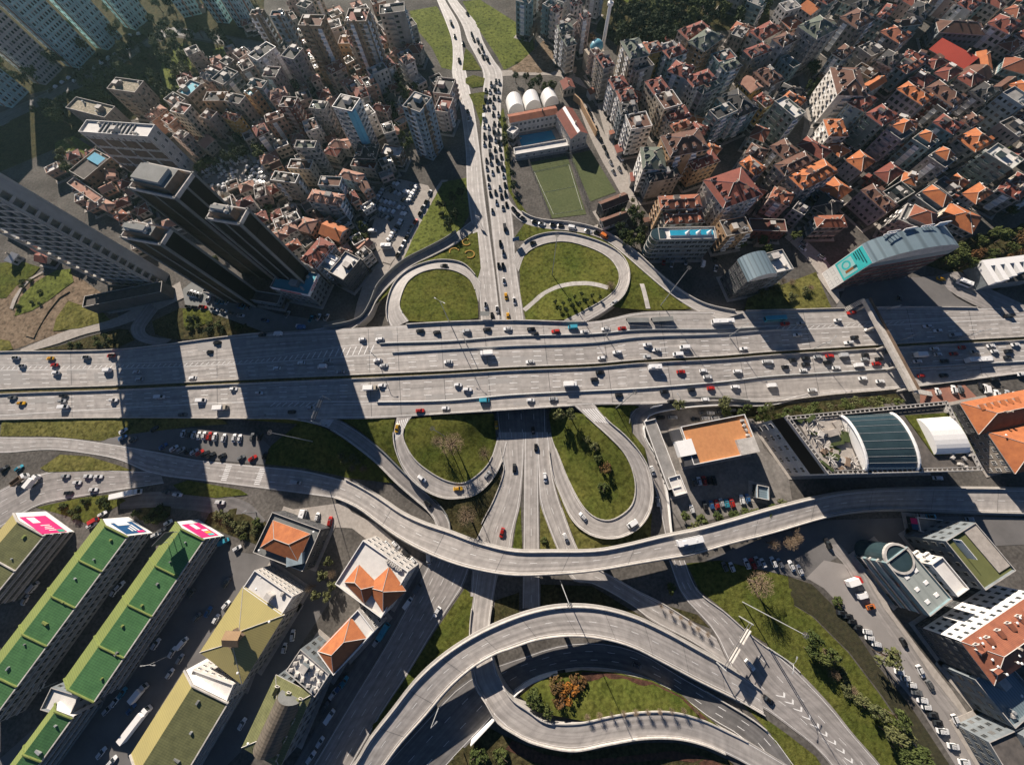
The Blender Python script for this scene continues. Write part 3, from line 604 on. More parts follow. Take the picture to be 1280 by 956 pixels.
gp('traffic_island', grass, (582,60), (590,68), (602,88), (578,88), (580,70), z=.2); gp('traffic_island', grass, (582,98), (592,94), (606,98), (604,108), (590,110), (582,104), z=.2)
gp('traffic_island', grass, (586,118), (611,114), (606,135), (601,160), (599,150), (594,135), z=.2)
gp('wooded_park', grass_d, (760,-40), (962,-40), (962,20), (960,35), (850,42), (830,60), (775,58), (745,40))
gp('park_grass', grass_l, (770,-6), (790,8), (800,0), (800,-20), (770,-20), z=.3); gp('footpath', pave, (868,-12,.4), (880,14,.4), (886,30,.4), (888,29,.4), (883,12,.4), (872,-12,.4), rough=.01)
gp('lawn_plot', grass_l, (918,60), (935,45), (940,55), (925,78), z=.3)
gp('scrub_slope', grass_d, (1150,330), (1200,300), (1290,280), (1290,345), (1240,365), (1205,345))
gp('scrub_slope', grass_y, (935,372), (1020,340), (1035,375), (1040,386), (960,389), (930,388), z=1.0)
gp('planted_strip', grass_d, (900,508,1.2), (960,508,1.2), (1040,500,.6), (1120,492,.4), (1130,500,.1), (1060,512,.1), (960,525,.1), (910,520,.2))
# yards, car parks, pitches
def yard(name, m, pts, z=.04): return gp(name, m, *[tuple(p) for p in pts], z=z, rough=.01)
yard('car_park', pave, [(470,325),(462,295),(478,240),(490,222),(535,232),(540,240),(512,300),(488,330)])
yard('car_park', pave, [(252,222),(272,200),(300,190),(345,205),(345,225),(310,240),(265,240)])
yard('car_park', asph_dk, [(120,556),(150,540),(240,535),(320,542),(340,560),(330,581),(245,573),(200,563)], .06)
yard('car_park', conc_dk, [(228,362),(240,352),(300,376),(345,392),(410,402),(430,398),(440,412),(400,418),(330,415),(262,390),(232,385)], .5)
yard('terrace_yard', mat('stained_yard_paving', (.26,.24,.22), .85, (.13,.12,.11), .15, .95, fine=.2), [(808,525),(835,512),(935,508),(955,560),(985,590),(990,625),(845,660),(838,640)], .05)
yard('rear_street', asph_dk, [(250,660),(300,690),(380,700),(420,740),(380,800),(300,940),(240,1000),(-60,1000),(100,860),(240,690)], .02)
yard('street_parking', asph_mid, [(1008,722),(1030,700),(1055,705),(1075,740),(1110,790),(1140,835),(1180,890),(1225,960),(1200,965),(1150,885),(1108,835),(1068,775),(1030,735)], .04)
yard('plaza', pave, [(1020,343),(1045,337),(1050,375),(1046,380)], .4)
yard('forecourt', asph_dk, [(1045,384),(1060,352),(1170,345),(1195,372),(1222,386)], .3)
yard('corner_lot', asph_dk, [(880,700),(960,670),(1030,650),(1200,645),(1290,648),(1290,680),(1060,690),(1040,700),(1010,725),(900,700)], .03)
yard('brick_yard', mat('red_brick_paving', (.30,.14,.10), .9, (.22,.11,.085), .3, .8), [(1150,486),(1205,480),(1225,500),(1150,506)], .1)
yard('pavement', pave, [(1078,712),(1090,718),(1115,765),(1150,812),(1190,862),(1240,935),(1270,985),(1255,960),(1205,895),(1165,845),(1135,800),(1105,760)], .15)
yard('pavement', pave, [(440,408),(450,399),(463,380),(470,374),(488,332),(470,326),(455,352),(446,380)], .06)
yard('pavement', pave, [(340,640),(430,628),(440,640),(470,655),(510,690),(500,705),(480,690),(440,660),(345,655)], .05)
yard('sports_pitch', turf, [(662,203),(709,195),(733,268),(690,273)], .08); yard('sports_pitch', turf, [(712,194),(738,188),(770,240),(738,252)], .08)
lw = MB()
for q in ([(668,215),(711,206),(728,262),(692,268)],):
    Wq = [G(*p, .11) for p in q]
    for i in range(4): lw.tube([Wq[i], Wq[(i+1)%4]], .07, 4)
    lw.tube([(Wq[0]+Wq[3])/2, (Wq[1]+Wq[2])/2], .07, 4)
struct(lw.build('pitch_lines', linep))
def fence(label, pts, h=4.0, z=.05):
    root = empty('mesh_fence'); tag(root, label, 'fence'); W = [G(*p, z) for p in pts]; b = MB()
    for a, c in zip(W[:-1], W[1:]):
        n = max(1, int(np.linalg.norm(c-a)/4))
        for k in range(n+1):
            p = a+(c-a)*k/n; b.tube([p, p+np.array([0,0,h])], .07, 4)
    b.build('posts', dkmetal, root); r = MB()
    for zz in np.arange(.3, h+.1, .75):
        for a, c in zip(W[:-1], W[1:]): r.tube([a+np.array([0,0,zz]), c+np.array([0,0,zz])], .035, 4)
    r.build('wires', dkmetal, root)
fence('tall dark mesh fence between both sports pitches', [(711,194),(736,266)], 5); fence('tall dark mesh fence on the pool side of the pitches', [(660,203),(738,187)], 5)
fence('tall dark mesh fence on the road side of the pitches', [(660,203),(688,275)], 4)
# brick coloured flower beds drawn on the lawns
def bed(label, cx, cy, r, a0, a1, z=.3):
    s = []; 
    for k in range(15):
        a = math.radians(a0+(a1-a0)*k/14); s.append(GZ(cx+r*math.cos(a), cy-r*.75*math.sin(a)))
    tag(wall_along('flower_bed', s, .35, .7, mat('yellow_flowers', (.42,.25,.05), .9, (.2,.13,.03), 1.5, .9)), label, 'flower bed')
bed('yellow curled flower bed, uppermost on the lawn beside the upper road', 583, 303, 5, 60, 340); bed('yellow curled flower bed, lower right on the lawn beside the upper road', 587, 318, 6, -120, 160)
bed('yellow curled flower bed pointing left on the lawn above the northwest loop', 568, 315, 6, 20, 200)
pe = MB(); pp = catmull([GZ(*p) for p in [(655,388),(667,378),(677,369),(697,359),(715,355),(740,355),(760,360)]], 40)
for i in range(41): pp[i][2] = ground_z(pp[i][0], pp[i][1])
for i in range(40):
    d = pp[i+1]-pp[i]; nrm = np.array([-d[1], d[0], 0]); nrm = nrm/np.linalg.norm(nrm)*1.3; u = np.array([0,0,.22]); pe.poly([pp[i]-nrm+u, pp[i+1]-nrm+u, pp[i+1]+nrm+u, pp[i]+nrm+u])
struct(pe.build('footpath', conc_lt))
pe = MB(); pp = catmull([GZ(*p) for p in [(802,355),(805,365),(810,386)]], 10)
for i in range(11): pp[i][2] = ground_z(pp[i][0], pp[i][1])
for i in range(10): u = np.array([0,0,.25]); n_ = np.array([1.2,0,0]); pe.poly([pp[i]-n_+u, pp[i+1]-n_+u, pp[i+1]+n_+u, pp[i]+n_+u])
struct(pe.build('footpath', conc_lt))
# ---------------------------------------------------------------- buildings
CAMP = np.array([0, 0, CH])
THINGS = []      # (object, zone, description words) -> labels written at the end
RECTS = []
def rect(t, p0, p1, p2, h, dmin=6, dmax=80):
    A, B, C = (G(*px(t, *p), h)[:2] for p in (p0, p1, p2))
    u = B-A; L = max(np.linalg.norm(u), 5.0); u = u/max(np.linalg.norm(u), 1e-6); v = C-B; v = v-(v@u)*u; D = np.linalg.norm(v); v = v/max(D, 1e-6); D = min(max(D, dmin), dmax)
    return [A, A+u*L, A+u*L+v*D, A+v*D]
def ccw(r):
    s = sum(r[i][0]*r[(i+1)%4][1]-r[(i+1)%4][0]*r[i][1] for i in range(4)); return r if s > 0 else [r[1], r[0], r[3], r[2]]
def quad(t, h, *pts): return ccw([G(*px(t, *p), h)[:2] for p in pts])
def inset(r, d):
    c = sum(r)/4; u = (r[1]-r[0]); L = np.linalg.norm(u); u /= L; v = (r[3]-r[0]); D = np.linalg.norm(v); v /= D
    dx = [d]*4 if not isinstance(d, (list, tuple)) else d   # west,south,east,north in the rect's own frame
    return [r[0]+u*dx[0]+v*dx[1], r[1]-u*dx[2]+v*dx[1], r[2]-u*dx[2]-v*dx[3], r[3]+u*dx[0]-v*dx[3]]
def near_side(B, x, y, z=8):
    q = G(x, y, z)[:2]; return min([(B.r[i], B.r[(i+1)%4]) for i in range(4)], key=lambda s: np.linalg.norm((s[0]+s[1])/2-q))
def faces_cam(a, b, h):
    n = np.array([b[1]-a[1], -(b[0]-a[0])]); M = (a+b)/2; return (CAMP[:2]-M)@n > 0
class Bld: pass
def facade(w, a, b, z0, z1, floors, rnd, cw=3.1, ww=.5, wh=.52, shop=True, full=True, band=False):
    """one wall as a connected sheet with recessed openings; a->b runs with the outside on the right"""
    L = np.linalg.norm(b-a); u = (b-a)/L; n = np.array([u[1], -u[0]]); nc = max(1, int(round(L/cw))); fh = (z1-z0)/floors
    P = lambda x, z, d=0.0: (a[0]+u[0]*x+n[0]*d, a[1]+u[1]*x+n[1]*d, z)
    if not full:
        w.poly([P(0,z0), P(L,z0), P(L,z1), P(0,z1)], 0); return nc
    c = L/nc
    blank = {k for k in range(nc) if nc > 3 and rnd.random() < .12}
    narrow = {k for k in range(nc) if rnd.random() < .25}
    for f in range(floors):
        za = z0+f*fh; zb = za+fh
        for k in range(nc):
            x0, x1 = k*c, (k+1)*c
            if k in blank and f > 0: w.poly([P(x0,za), P(x1,za), P(x1,zb), P(x0,zb)], 0); continue
            q = ww*(.62 if k in narrow and f else 1.0); hh = wh
            if f == 0 and shop: q, hh = .8, .66
            X0, X1 = (x0+x1)/2-c*q/2, (x0+x1)/2+c*q/2; Z0 = za+fh*(.3 if not (f == 0 and shop) else .06); Z1 = Z0+fh*hh; d = -.28
            wm = 3 if (f == 0 and shop) else 0
            w.poly([P(x0,za), P(X0,za), P(X0,zb), P(x0,zb)], wm); w.poly([P(X1,za), P(x1,za), P(x1,zb), P(X1,zb)], wm)
            w.poly([P(X0,za), P(X1,za), P(X1,Z0), P(X0,Z0)], wm); w.poly([P(X0,Z1), P(X1,Z1), P(X1,zb), P(X0,zb)], 4 if band else wm)
            w.poly([P(X0,Z0), P(X1,Z0), P(X1,Z0,d), P(X0,Z0,d)], wm); w.poly([P(X0,Z1,d), P(X1,Z1,d), P(X1,Z1), P(X0,Z1)], wm)
            w.poly([P(X0,Z0), P(X0,Z0,d), P(X0,Z1,d), P(X0,Z1)], wm); w.poly([P(X1,Z0,d), P(X1,Z0), P(X1,Z1), P(X1,Z1,d)], wm)
            w.poly([P(X0,Z0,d), P(X1,Z0,d), P(X1,Z1,d), P(X0,Z1,d)], 2 if rnd.random() < .22 else 1)
    return nc
def q2(p, z): return (p[0], p[1], z)
def hip(b, r, z, rise, oh=.5, mi=0, me=1):
    r = inset(r, -oh); u = r[1]-r[0]; v = r[3]-r[0]; L, D = np.linalg.norm(u), np.linalg.norm(v)
    if L < D: return hip(b, [r[1], r[2], r[3], r[0]], z, rise, 0, mi, me)
    k = min(D/2/L, .5); m0 = (r[0]+r[3])/2; m1 = (r[1]+r[2])/2; e0 = m0+(m1-m0)*k; e1 = m0+(m1-m0)*(1-k); zt = z+rise
    b.poly([q2(r[0],z), q2(r[1],z), q2(e1,zt), q2(e0,zt)], mi); b.poly([q2(r[2],z), q2(r[3],z), q2(e0,zt), q2(e1,zt)], mi)
    b.poly([q2(r[1],z), q2(r[2],z), q2(e1,zt)], mi); b.poly([q2(r[3],z), q2(r[0],z), q2(e0,zt)], mi)
    for i in range(4): b.poly([q2(r[i],z-.3), q2(r[(i+1)%4],z-.3), q2(r[(i+1)%4],z), q2(r[i],z)], me)
    b.poly([q2(p,z-.3) for p in r[::-1]], me)
    for s, e in ((r[0],e0),(r[3],e0),(r[1],e1),(r[2],e1)): b.tube([q2(s,z+.05), q2(e,zt+.05)], .13, 4, me)
    if np.linalg.norm(e1-e0) > .5: b.tube([q2(e0,zt+.05), q2(e1,zt+.05)], .13, 4, me)
    return e0, e1
def gable(b, r, z, rise, oh=.4, mi=0, me=1):
    u = r[1]-r[0]; v = r[3]-r[0]
    if np.linalg.norm(u) < np.linalg.norm(v): r = [r[1], r[2], r[3], r[0]]
    for (s0, s1) in ((r[1], r[2]), (r[3], r[0])): b.poly([q2(s0,z), q2(s1,z), q2((s0+s1)/2,z+rise)], me)
    r = inset(r, -oh); m0, m1 = (r[0]+r[3])/2, (r[1]+r[2])/2; zt = z+rise; d = .25
    for p, q, s, t in ((r[0], r[1], m1, m0), (r[2], r[3], m0, m1)):
        b.poly([q2(p,z), q2(q,z), q2(s,zt), q2(t,zt)], mi); b.poly([q2(p,z-d), q2(p,z), q2(q,z), q2(q,z-d)], me)
        b.poly([q2(q,z-d), q2(q,z), q2(s,zt), q2(s,zt-d)], me); b.poly([q2(t,zt-d), q2(t,zt), q2(p,z), q2(p,z-d)], me); b.poly([q2(p,z-d), q2(q,z-d), q2(s,zt-d), q2(t,zt-d)], me)
    return m0, m1
def vault(b, r, z, rise, n=10, mi=0, me=1, oh=.2):
    u = r[1]-r[0]; v = r[3]-r[0]; r = inset(r, -oh)
    prev = None
    for k in range(n+1):
        a = math.pi*k/n; f = .5-.5*math.cos(a); zz = z+rise*math.sin(a); p, q = r[0]*(1-f)+r[3]*f, r[1]*(1-f)+r[2]*f
        if prev: b.poly([prev[0], prev[1], q2(q,zz), q2(p,zz)], mi, [(0,k-1),(np.linalg.norm(u),k-1),(np.linalg.norm(u),k),(0,k)])
        prev = (q2(p,zz), q2(q,zz))
    for e0, e1 in ((r[0], r[3]), (r[1], r[2])):
        b.poly([q2(e0*(1-f)+e1*f, z+rise*math.sin(math.pi*k/n)) for k in range(n+1) for f in [.5-.5*math.cos(math.pi*k/n)]], me)
def mb(root): b = MB(); b.org = root; return b
_mesh0 = MB.mesh
def _mesh1(s, name, mats, smooth=False):
    o = getattr(s, 'org', None)
    if o is not None: s.v = [(x-o[0], y-o[1], z-o[2]) for x, y, z in s.v]
    return _mesh0(s, name, mats, smooth)
MB.mesh = _mesh1
KID = {}
def proto_dish():
    b = MB(); b.dome((0,0,0), .5, .18, 8, 2); b.tube([(0,0,-.9),(0,0,0)], .05, 4); return b.mesh('satellite_dish', white)
def proto_tank():
    b = MB(); b.box((0,0,0), (1.2,1.2,.5)); b.tube([(0,0,.5),(0,0,1.7)], .55, 8); return b.mesh('water_tank', metal)
def proto_ac():
    b = MB(); b.box((0,0,0), (1.5,1.1,1.0)); b.tube([(0,0,1.0),(0,0,1.12)], .4, 8); return b.mesh('air_conditioner', conc_lt)
def proto_chim():
    b = MB(); b.box((0,0,-1.0), (.7,.7,2.3)); b.box((0,0,1.3), (.9,.9,.15)); return b.mesh('chimney', WALLS['beige'])
def proto_sky():
    b = MB(); b.box((0,0,-.1), (1.2,1.8,.25)); return b.mesh('roof_window', [white])
for k, f in dict(satellite_dish=proto_dish, water_tank=proto_tank, air_conditioner=proto_ac, chimney=proto_chim, roof_window=proto_sky).items(): KID[k] = f()
def kid(kind, root, org, p, rz=0.0): return link(kind, KID[kind], root, (p[0]-org[0], p[1]-org[1], p[2]-org[2]), rz)
def dormer_mesh(rm):
    key = 'dorm_'+rm.name
    if key not in KID:
        b = MB(); r = [np.array(p, float) for p in ((-1,-1.2),(1,-1.2),(1,1.2),(-1,1.2))]; b.prism([(-.8,-1.1),(.8,-1.1),(.8,1.2),(-.8,1.2)], -.8, .9, 1); b.poly([(-.5,-1.14,0),(.5,-1.14,0),(.5,-1.14,.75),(-.5,-1.14,.75)], 2)
        b.poly([(-1,-1.3,.9),(0,-1.3,1.5),(0,1.4,1.5),(-1,1.4,.9)], 0); b.poly([(0,-1.3,1.5),(1,-1.3,.9),(1,1.4,.9),(0,1.4,1.5)], 0); b.poly([(-1,-1.3,.9),(1,-1.3,.9),(0,-1.3,1.5)], 1)
        KID[key] = b.mesh('dormer', [rm, WALLS['white'], glass])
    return KID[key]
WIN = {}
def window_mesh(w, h, g=0):
    k = (round(w, 1), round(h, 1), g)
    if k not in WIN:
        b = MB(); w, h = k[0], k[1]; t = .1
        for x0, x1, z0, z1 in ((-w/2,w/2,0,t),(-w/2,w/2,h-t,h),(-w/2,-w/2+t,t,h-t),(w/2-t,w/2,t,h-t),(-t/2,t/2,t,h-t)):
            b.poly([(x0,-.1,z0),(x1,-.1,z0),(x1,-.1,z1),(x0,-.1,z1)]); b.poly([(x0,-.1,z0),(x0,.05,z0),(x1,.05,z0),(x1,-.1,z0)]); b.poly([(x0,-.1,z1),(x1,-.1,z1),(x1,.05,z1),(x0,.05,z1)])
            b.poly([(x0,-.1,z0),(x0,-.1,z1),(x0,.05,z1),(x0,.05,z0)]); b.poly([(x1,-.1,z0),(x1,.05,z0),(x1,.05,z1),(x1,-.1,z1)])
        b.poly([(-w/2,-.03,0),(w/2,-.03,0),(w/2,-.03,h),(-w/2,-.03,h)], 1)
        WIN[k] = b.mesh('window', [white if g < 2 else conc_dk, glass2 if g % 2 else glass])
    return WIN[k]
def windows(root, org, a, b, z0, z1, floors, cw, w, h, rnd, off=.9, skip=0.0, limit=100, dk=0):
    L = np.linalg.norm(b-a); u = (b-a)/L; n = np.array([u[1], -u[0]]); nc = max(1, int(round(L/cw))); fh = (z1-z0)/floors; rz = math.atan2(u[1], u[0]); k_ = 0
    for f in range(floors):
        for k in range(nc):
            if rnd.random() < skip or k_ >= limit: continue
            p = a+u*(k+.5)*L/nc+n*.02; link('window', window_mesh(w, h, (1 if rnd.random() < .22 else 0)+2*dk), root, (p[0]-org[0], p[1]-org[1], z0+f*fh+off-org[2]), rz); k_ += 1
def block(t, p0, p1, p2, h, wall='grey', roof='hip', rcol='terra', zone='', floors=None, name='apartment_block', wall2=None, desc=None, near=False, bal=None, r=None, rise=None, cat='building', rects=True, cw=3.1, ww=.5, shop=True, label=None, extra=True, blank=False, parap=.9, tin=None):
    rnd = random.Random(int(1000*(p0[0]+3*p0[1]))+len(THINGS)) if p0 is not None else random.Random(len(THINGS)*77)
    r = ccw(r if r is not None else rect(t, p0, p1, p2, h)); floors = floors or max(1, int(round(h/3.0)))
    c = sum(r)/4; org = np.array([c[0], c[1], 0]); root = empty(name, org); root['category'] = cat
    if not near and zone: cw *= rnd.uniform(.85, 1.3); ww = rnd.uniform(.38, .68)
    wh_ = rnd.uniform(.42, .6) if zone and not near else .5; bd_ = bool(zone) and rnd.random() < .4
    if zone == NE and t in tuple('ABCDEFGH'): r = inset(r, -.5)
    if rects: RECTS.append(r)
    B = Bld(); B.r, B.h, B.root, B.org, B.rnd = r, h, root, org, rnd
    w = mb(org); W1 = WALLS[wall]; W2 = WALLS[wall2] if wall2 else W1; sides = []
    for i in range(4):
        a, b = r[i], r[(i+1)%4]; vis = faces_cam(a, b, h); sides.append(vis)
        if blank: w.poly([q2(a,0), q2(b,0), q2(b,h), q2(a,h)], 0); continue
        if near:
            w.poly([q2(a,0), q2(b,0), q2(b,h), q2(a,h)], 0)
            if vis: windows(root, org, a, b, 0, h, floors, cw, cw*ww, h/floors*.5, rnd, dk=0 if wall in ('white','cream','beige') else 1)
        else: facade(w, a, b, 0, h, floors, rnd, cw, ww, wh_, shop, vis or extra is None, bd_)
    ftop = 'flat' if roof in ('flat','terrace') else roof
    if roof in ('flat','terrace'):
        q = inset(r, .3); zt = h+parap; w.poly([q2(p,h+.02) for p in q], 5)
        for i in range(4):
            j = (i+1)%4; w.poly([q2(r[i],h), q2(r[j],h), q2(r[j],zt), q2(r[i],zt)], 0); w.poly([q2(r[i],zt), q2(r[j],zt), q2(q[j],zt), q2(q[i],zt)], 4); w.poly([q2(q[i],zt), q2(q[j],zt), q2(q[j],h), q2(q[i],h)], 0)
    else:
        w.poly([q2(p,h) for p in r], 0)
    if shop or near: ap = mb(org); ap.prism([tuple(p) for p in inset(r, -1.6)], .02, .2, 0); ap.build('plinth', pave, root)
    w.build('wall', [W1, glass, glass2, WALLS['dark'] if shop else W1, conc_lt if wall not in ('white','cream') else white, ROOFS[rcol] if roof == 'flat' else conc_dk], root)
    # stacked balconies on the sides that look toward the street
    if bal is None: bal = (not near) and h > 11 and rnd.random() < .8
    if bal and not blank:
        for i in range(4):
            if not sides[i]: continue
            a, b = r[i], r[(i+1)%4]; L = np.linalg.norm(b-a); u = (b-a)/L; n = np.array([u[1], -u[0]]); nc = max(1, int(round(L/cw))); cc = L/nc; fh = h/floors
            cols = [k for k in range(nc) if (k % 3 == (1 if nc > 2 else 0))]
            for k in cols[:4]:
                bb = mb(org); d = 1.25
                for f in range(1, floors):
                    z = f*fh; x0, x1 = k*cc+.15, (k+1)*cc-.15; P = lambda x, dd: a+u*x+n*dd
                    o = [P(x0,.0), P(x1,.0), P(x1,d), P(x0,d)]; bb.prism([tuple(p) for p in o], z-.12, z+.06, 0, 0, True)
                    bb.prism([tuple(p) for p in (P(x0,d-.12),P(x1,d-.12),P(x1,d),P(x0,d))], z+.06, z+.95, 1); bb.prism([tuple(p) for p in (P(x0,.0),P(x0+.1,.0),P(x0+.1,d-.12),P(x0,d-.12))], z+.06, z+.95, 1); bb.prism([tuple(p) for p in (P(x1-.1,.0),P(x1,.0),P(x1,d-.12),P(x1-.1,d-.12))], z+.06, z+.95, 1)
                bb.prism([tuple(p) for p in (P(x0,.0),P(x1,.0),P(x1,.05),P(x0,.05))], fh-.1, (floors-1)*fh+2.2, 1)
                bb.build('balcony', [conc_lt, W2 if rnd.random() < .6 else white], root)
    if zone and not near and not blank and h > 8 and rnd.random() < .55:   # low lean-to against one wall
        i = rnd.randrange(4); a, b = r[i], r[(i+1)%4]; L = np.linalg.norm(b-a); u = (b-a)/L; n = np.array([u[1], -u[0]]); f0 = rnd.uniform(.05,.4); f1 = f0+rnd.uniform(.3,.55); dd = rnd.uniform(2.2,4.2); hh = rnd.uniform(2.6,4.2)
        an = mb(org); o = [a+u*L*f0+n*.02, a+u*L*f1+n*.02, a+u*L*f1+n*dd, a+u*L*f0+n*dd]; an.prism([tuple(p) for p in o], 0, hh, 0); an.poly([q2(o[0],hh+.9), q2(o[1],hh+.9), q2(o[2]+n*.3,hh+.1), q2(o[3]+n*.3,hh+.1)], 1); an.build('lean_to', [WALLS[rnd.choice(['beige','grey','white','taupe'])], ROOFS[rnd.choice(['brown','grey','terra','red','flat'])]], root)
    if zone and roof == 'hip' and not near and h > 10 and rnd.random() < .5:   # roof room breaking the tiles
        c0_ = sum(r)/4+(r[rnd.randrange(4)]-sum(r)/4)*rnd.uniform(.2,.45); an = mb(org); an.box((c0_[0], c0_[1], h+.3), (rnd.uniform(2.5,4.5), rnd.uniform(2.2,3.2), rnd.uniform(2.2,3.0)), math.atan2(*(r[1]-r[0])[::-1]), 0, 1); an.build('roof_room', [WALLS[rnd.choice(['white','beige','grey'])], ROOFS[rnd.choice(['flat','grey','white','brown'])]], root)
    D = min(np.linalg.norm(r[1]-r[0]), np.linalg.norm(r[3]-r[0])); rb = mb(org); rr = rise or min(3.6, max(1.6, D*.22))
    fas = [ROOFS[rcol], WALLS['white'] if wall in ('white','cream','blue','teal') else conc_lt, W1]
    if roof == 'hip':
        e = hip(rb, r, h+.3, rr); RO = rb.build('roof', fas, root)
        for k in range(2):
            f = rnd.uniform(.2, .8); p = e[0]*(1-f)+e[1]*f+np.array([rnd.uniform(-.8,.8), rnd.uniform(-.8,.8)]); kid('chimney', RO, org, (p[0], p[1], h+rr-.2), rnd.random())
        if h > 11:
            for i in range(4):
                if sides[i]:
                    a, b = r[i], r[(i+1)%4]; L = np.linalg.norm(b-a); n = np.array([b[1]-a[1], -(b[0]-a[0])])/L; nd = int(L/5)
                    for k in range(nd):
                        p = a+(b-a)*(k+.5)/nd-n*(D*.17); link('dormer', dormer_mesh(ROOFS[rcol]), RO, (p[0]-org[0], p[1]-org[1], h+.3+rr*.36), math.atan2((b-a)[1], (b-a)[0]))
        for k in range(2):
            a = r[rnd.randrange(4)]; p = a*.75+c*.25; kid('satellite_dish', RO, org, (p[0], p[1], h+.3+rr*.5+.5), rnd.random()*6)
    elif roof == 'gable':
        e = gable(rb, r, h, rr, me=1); RO = rb.build('roof', fas, root); p = e[0]*.3+e[1]*.7; kid('chimney', RO, org, (p[0], p[1], h+rr))
    elif roof == 'vault': vault(rb, r, h, rr); rb.build('roof', fas, root, True)
    elif roof == 'terrace':
        L0 = np.linalg.norm(r[1]-r[0]); D0 = np.linalg.norm(r[3]-r[0]); k = [1.2]*4
        vis = [i for i in range(4) if sides[i]]; 
        for i in vis: k[{0:1,1:2,2:3,3:0}[i]] = min(3.2, D*.28)
        q = inset(r, tin or k); rb.prism([tuple(p) for p in q], h+.02, h+1.9, 2); hip(rb, q, h+2.1, min(2.6, D*.22), .5); rb.build('roof', fas, root)
        for k in range(2): p = r[rnd.randrange(4)]*.8+c*.2; kid('satellite_dish', root, org, (p[0], p[1], h+1.3), rnd.random()*6)
    elif roof == 'flat':
        if h > 8 and extra:
            p = c+(r[0]-c)*rnd.uniform(-.35,.35)+(r[1]-c)*rnd.uniform(-.3,.3); ang = math.atan2(*(r[1]-r[0])[::-1]); rb.box((p[0],p[1],h+.02), (min(4.5,D*.35), min(3.4,D*.3), 2.5), ang, 2, 1); rb.build('stair_house', fas, root)
        for k in range(3 if extra else 0):
            p = c+(r[rnd.randrange(4)]-c)*rnd.uniform(.45,.72); kid(rnd.choice(['water_tank','air_conditioner','satellite_dish','air_conditioner']), root, org, (p[0], p[1], h+.03+(.9 if False else 0)), rnd.random()*3)
    if label: root['label'] = label
    else: THINGS.append((root, zone, desc or f"{WN.get(wall,wall)} {floors}-storey {name.replace('_',' ')} with {RN.get(rcol,rcol)} {'tiled ' if roof in ('hip','gable') and rcol in ('orange','terra','red','brown') and wall != 'blue' else ''}{'flat ' if roof == 'flat' else ''}{'set-back ' if roof == 'terrace' else ''}roof", c, 'apartment blocks in '+zone if zone else None))
    return B
WN = dict(white='white', cream='cream', beige='beige', grey='grey', pink='pinkish', salmon='salmon', yellow='yellow', orange='orange', blue='pale-blue', teal='teal', lilac='lilac', taupe='taupe', maroon='maroon', green='grey-green', brown='brown', slate='slate-grey', dark='dark', tan='tan')
RN = dict(orange='orange', terra='terracotta', red='red', brown='brown', pinkish='faded-pink', dark='dark', green='grey-green', grey='grey', flat='dark', white='white', cyan='cyan', gmetal='green metal', gpale='pale-green', olive='olive metal', sand='sandy', redmetal='red metal', slate='slate', steel='steel')
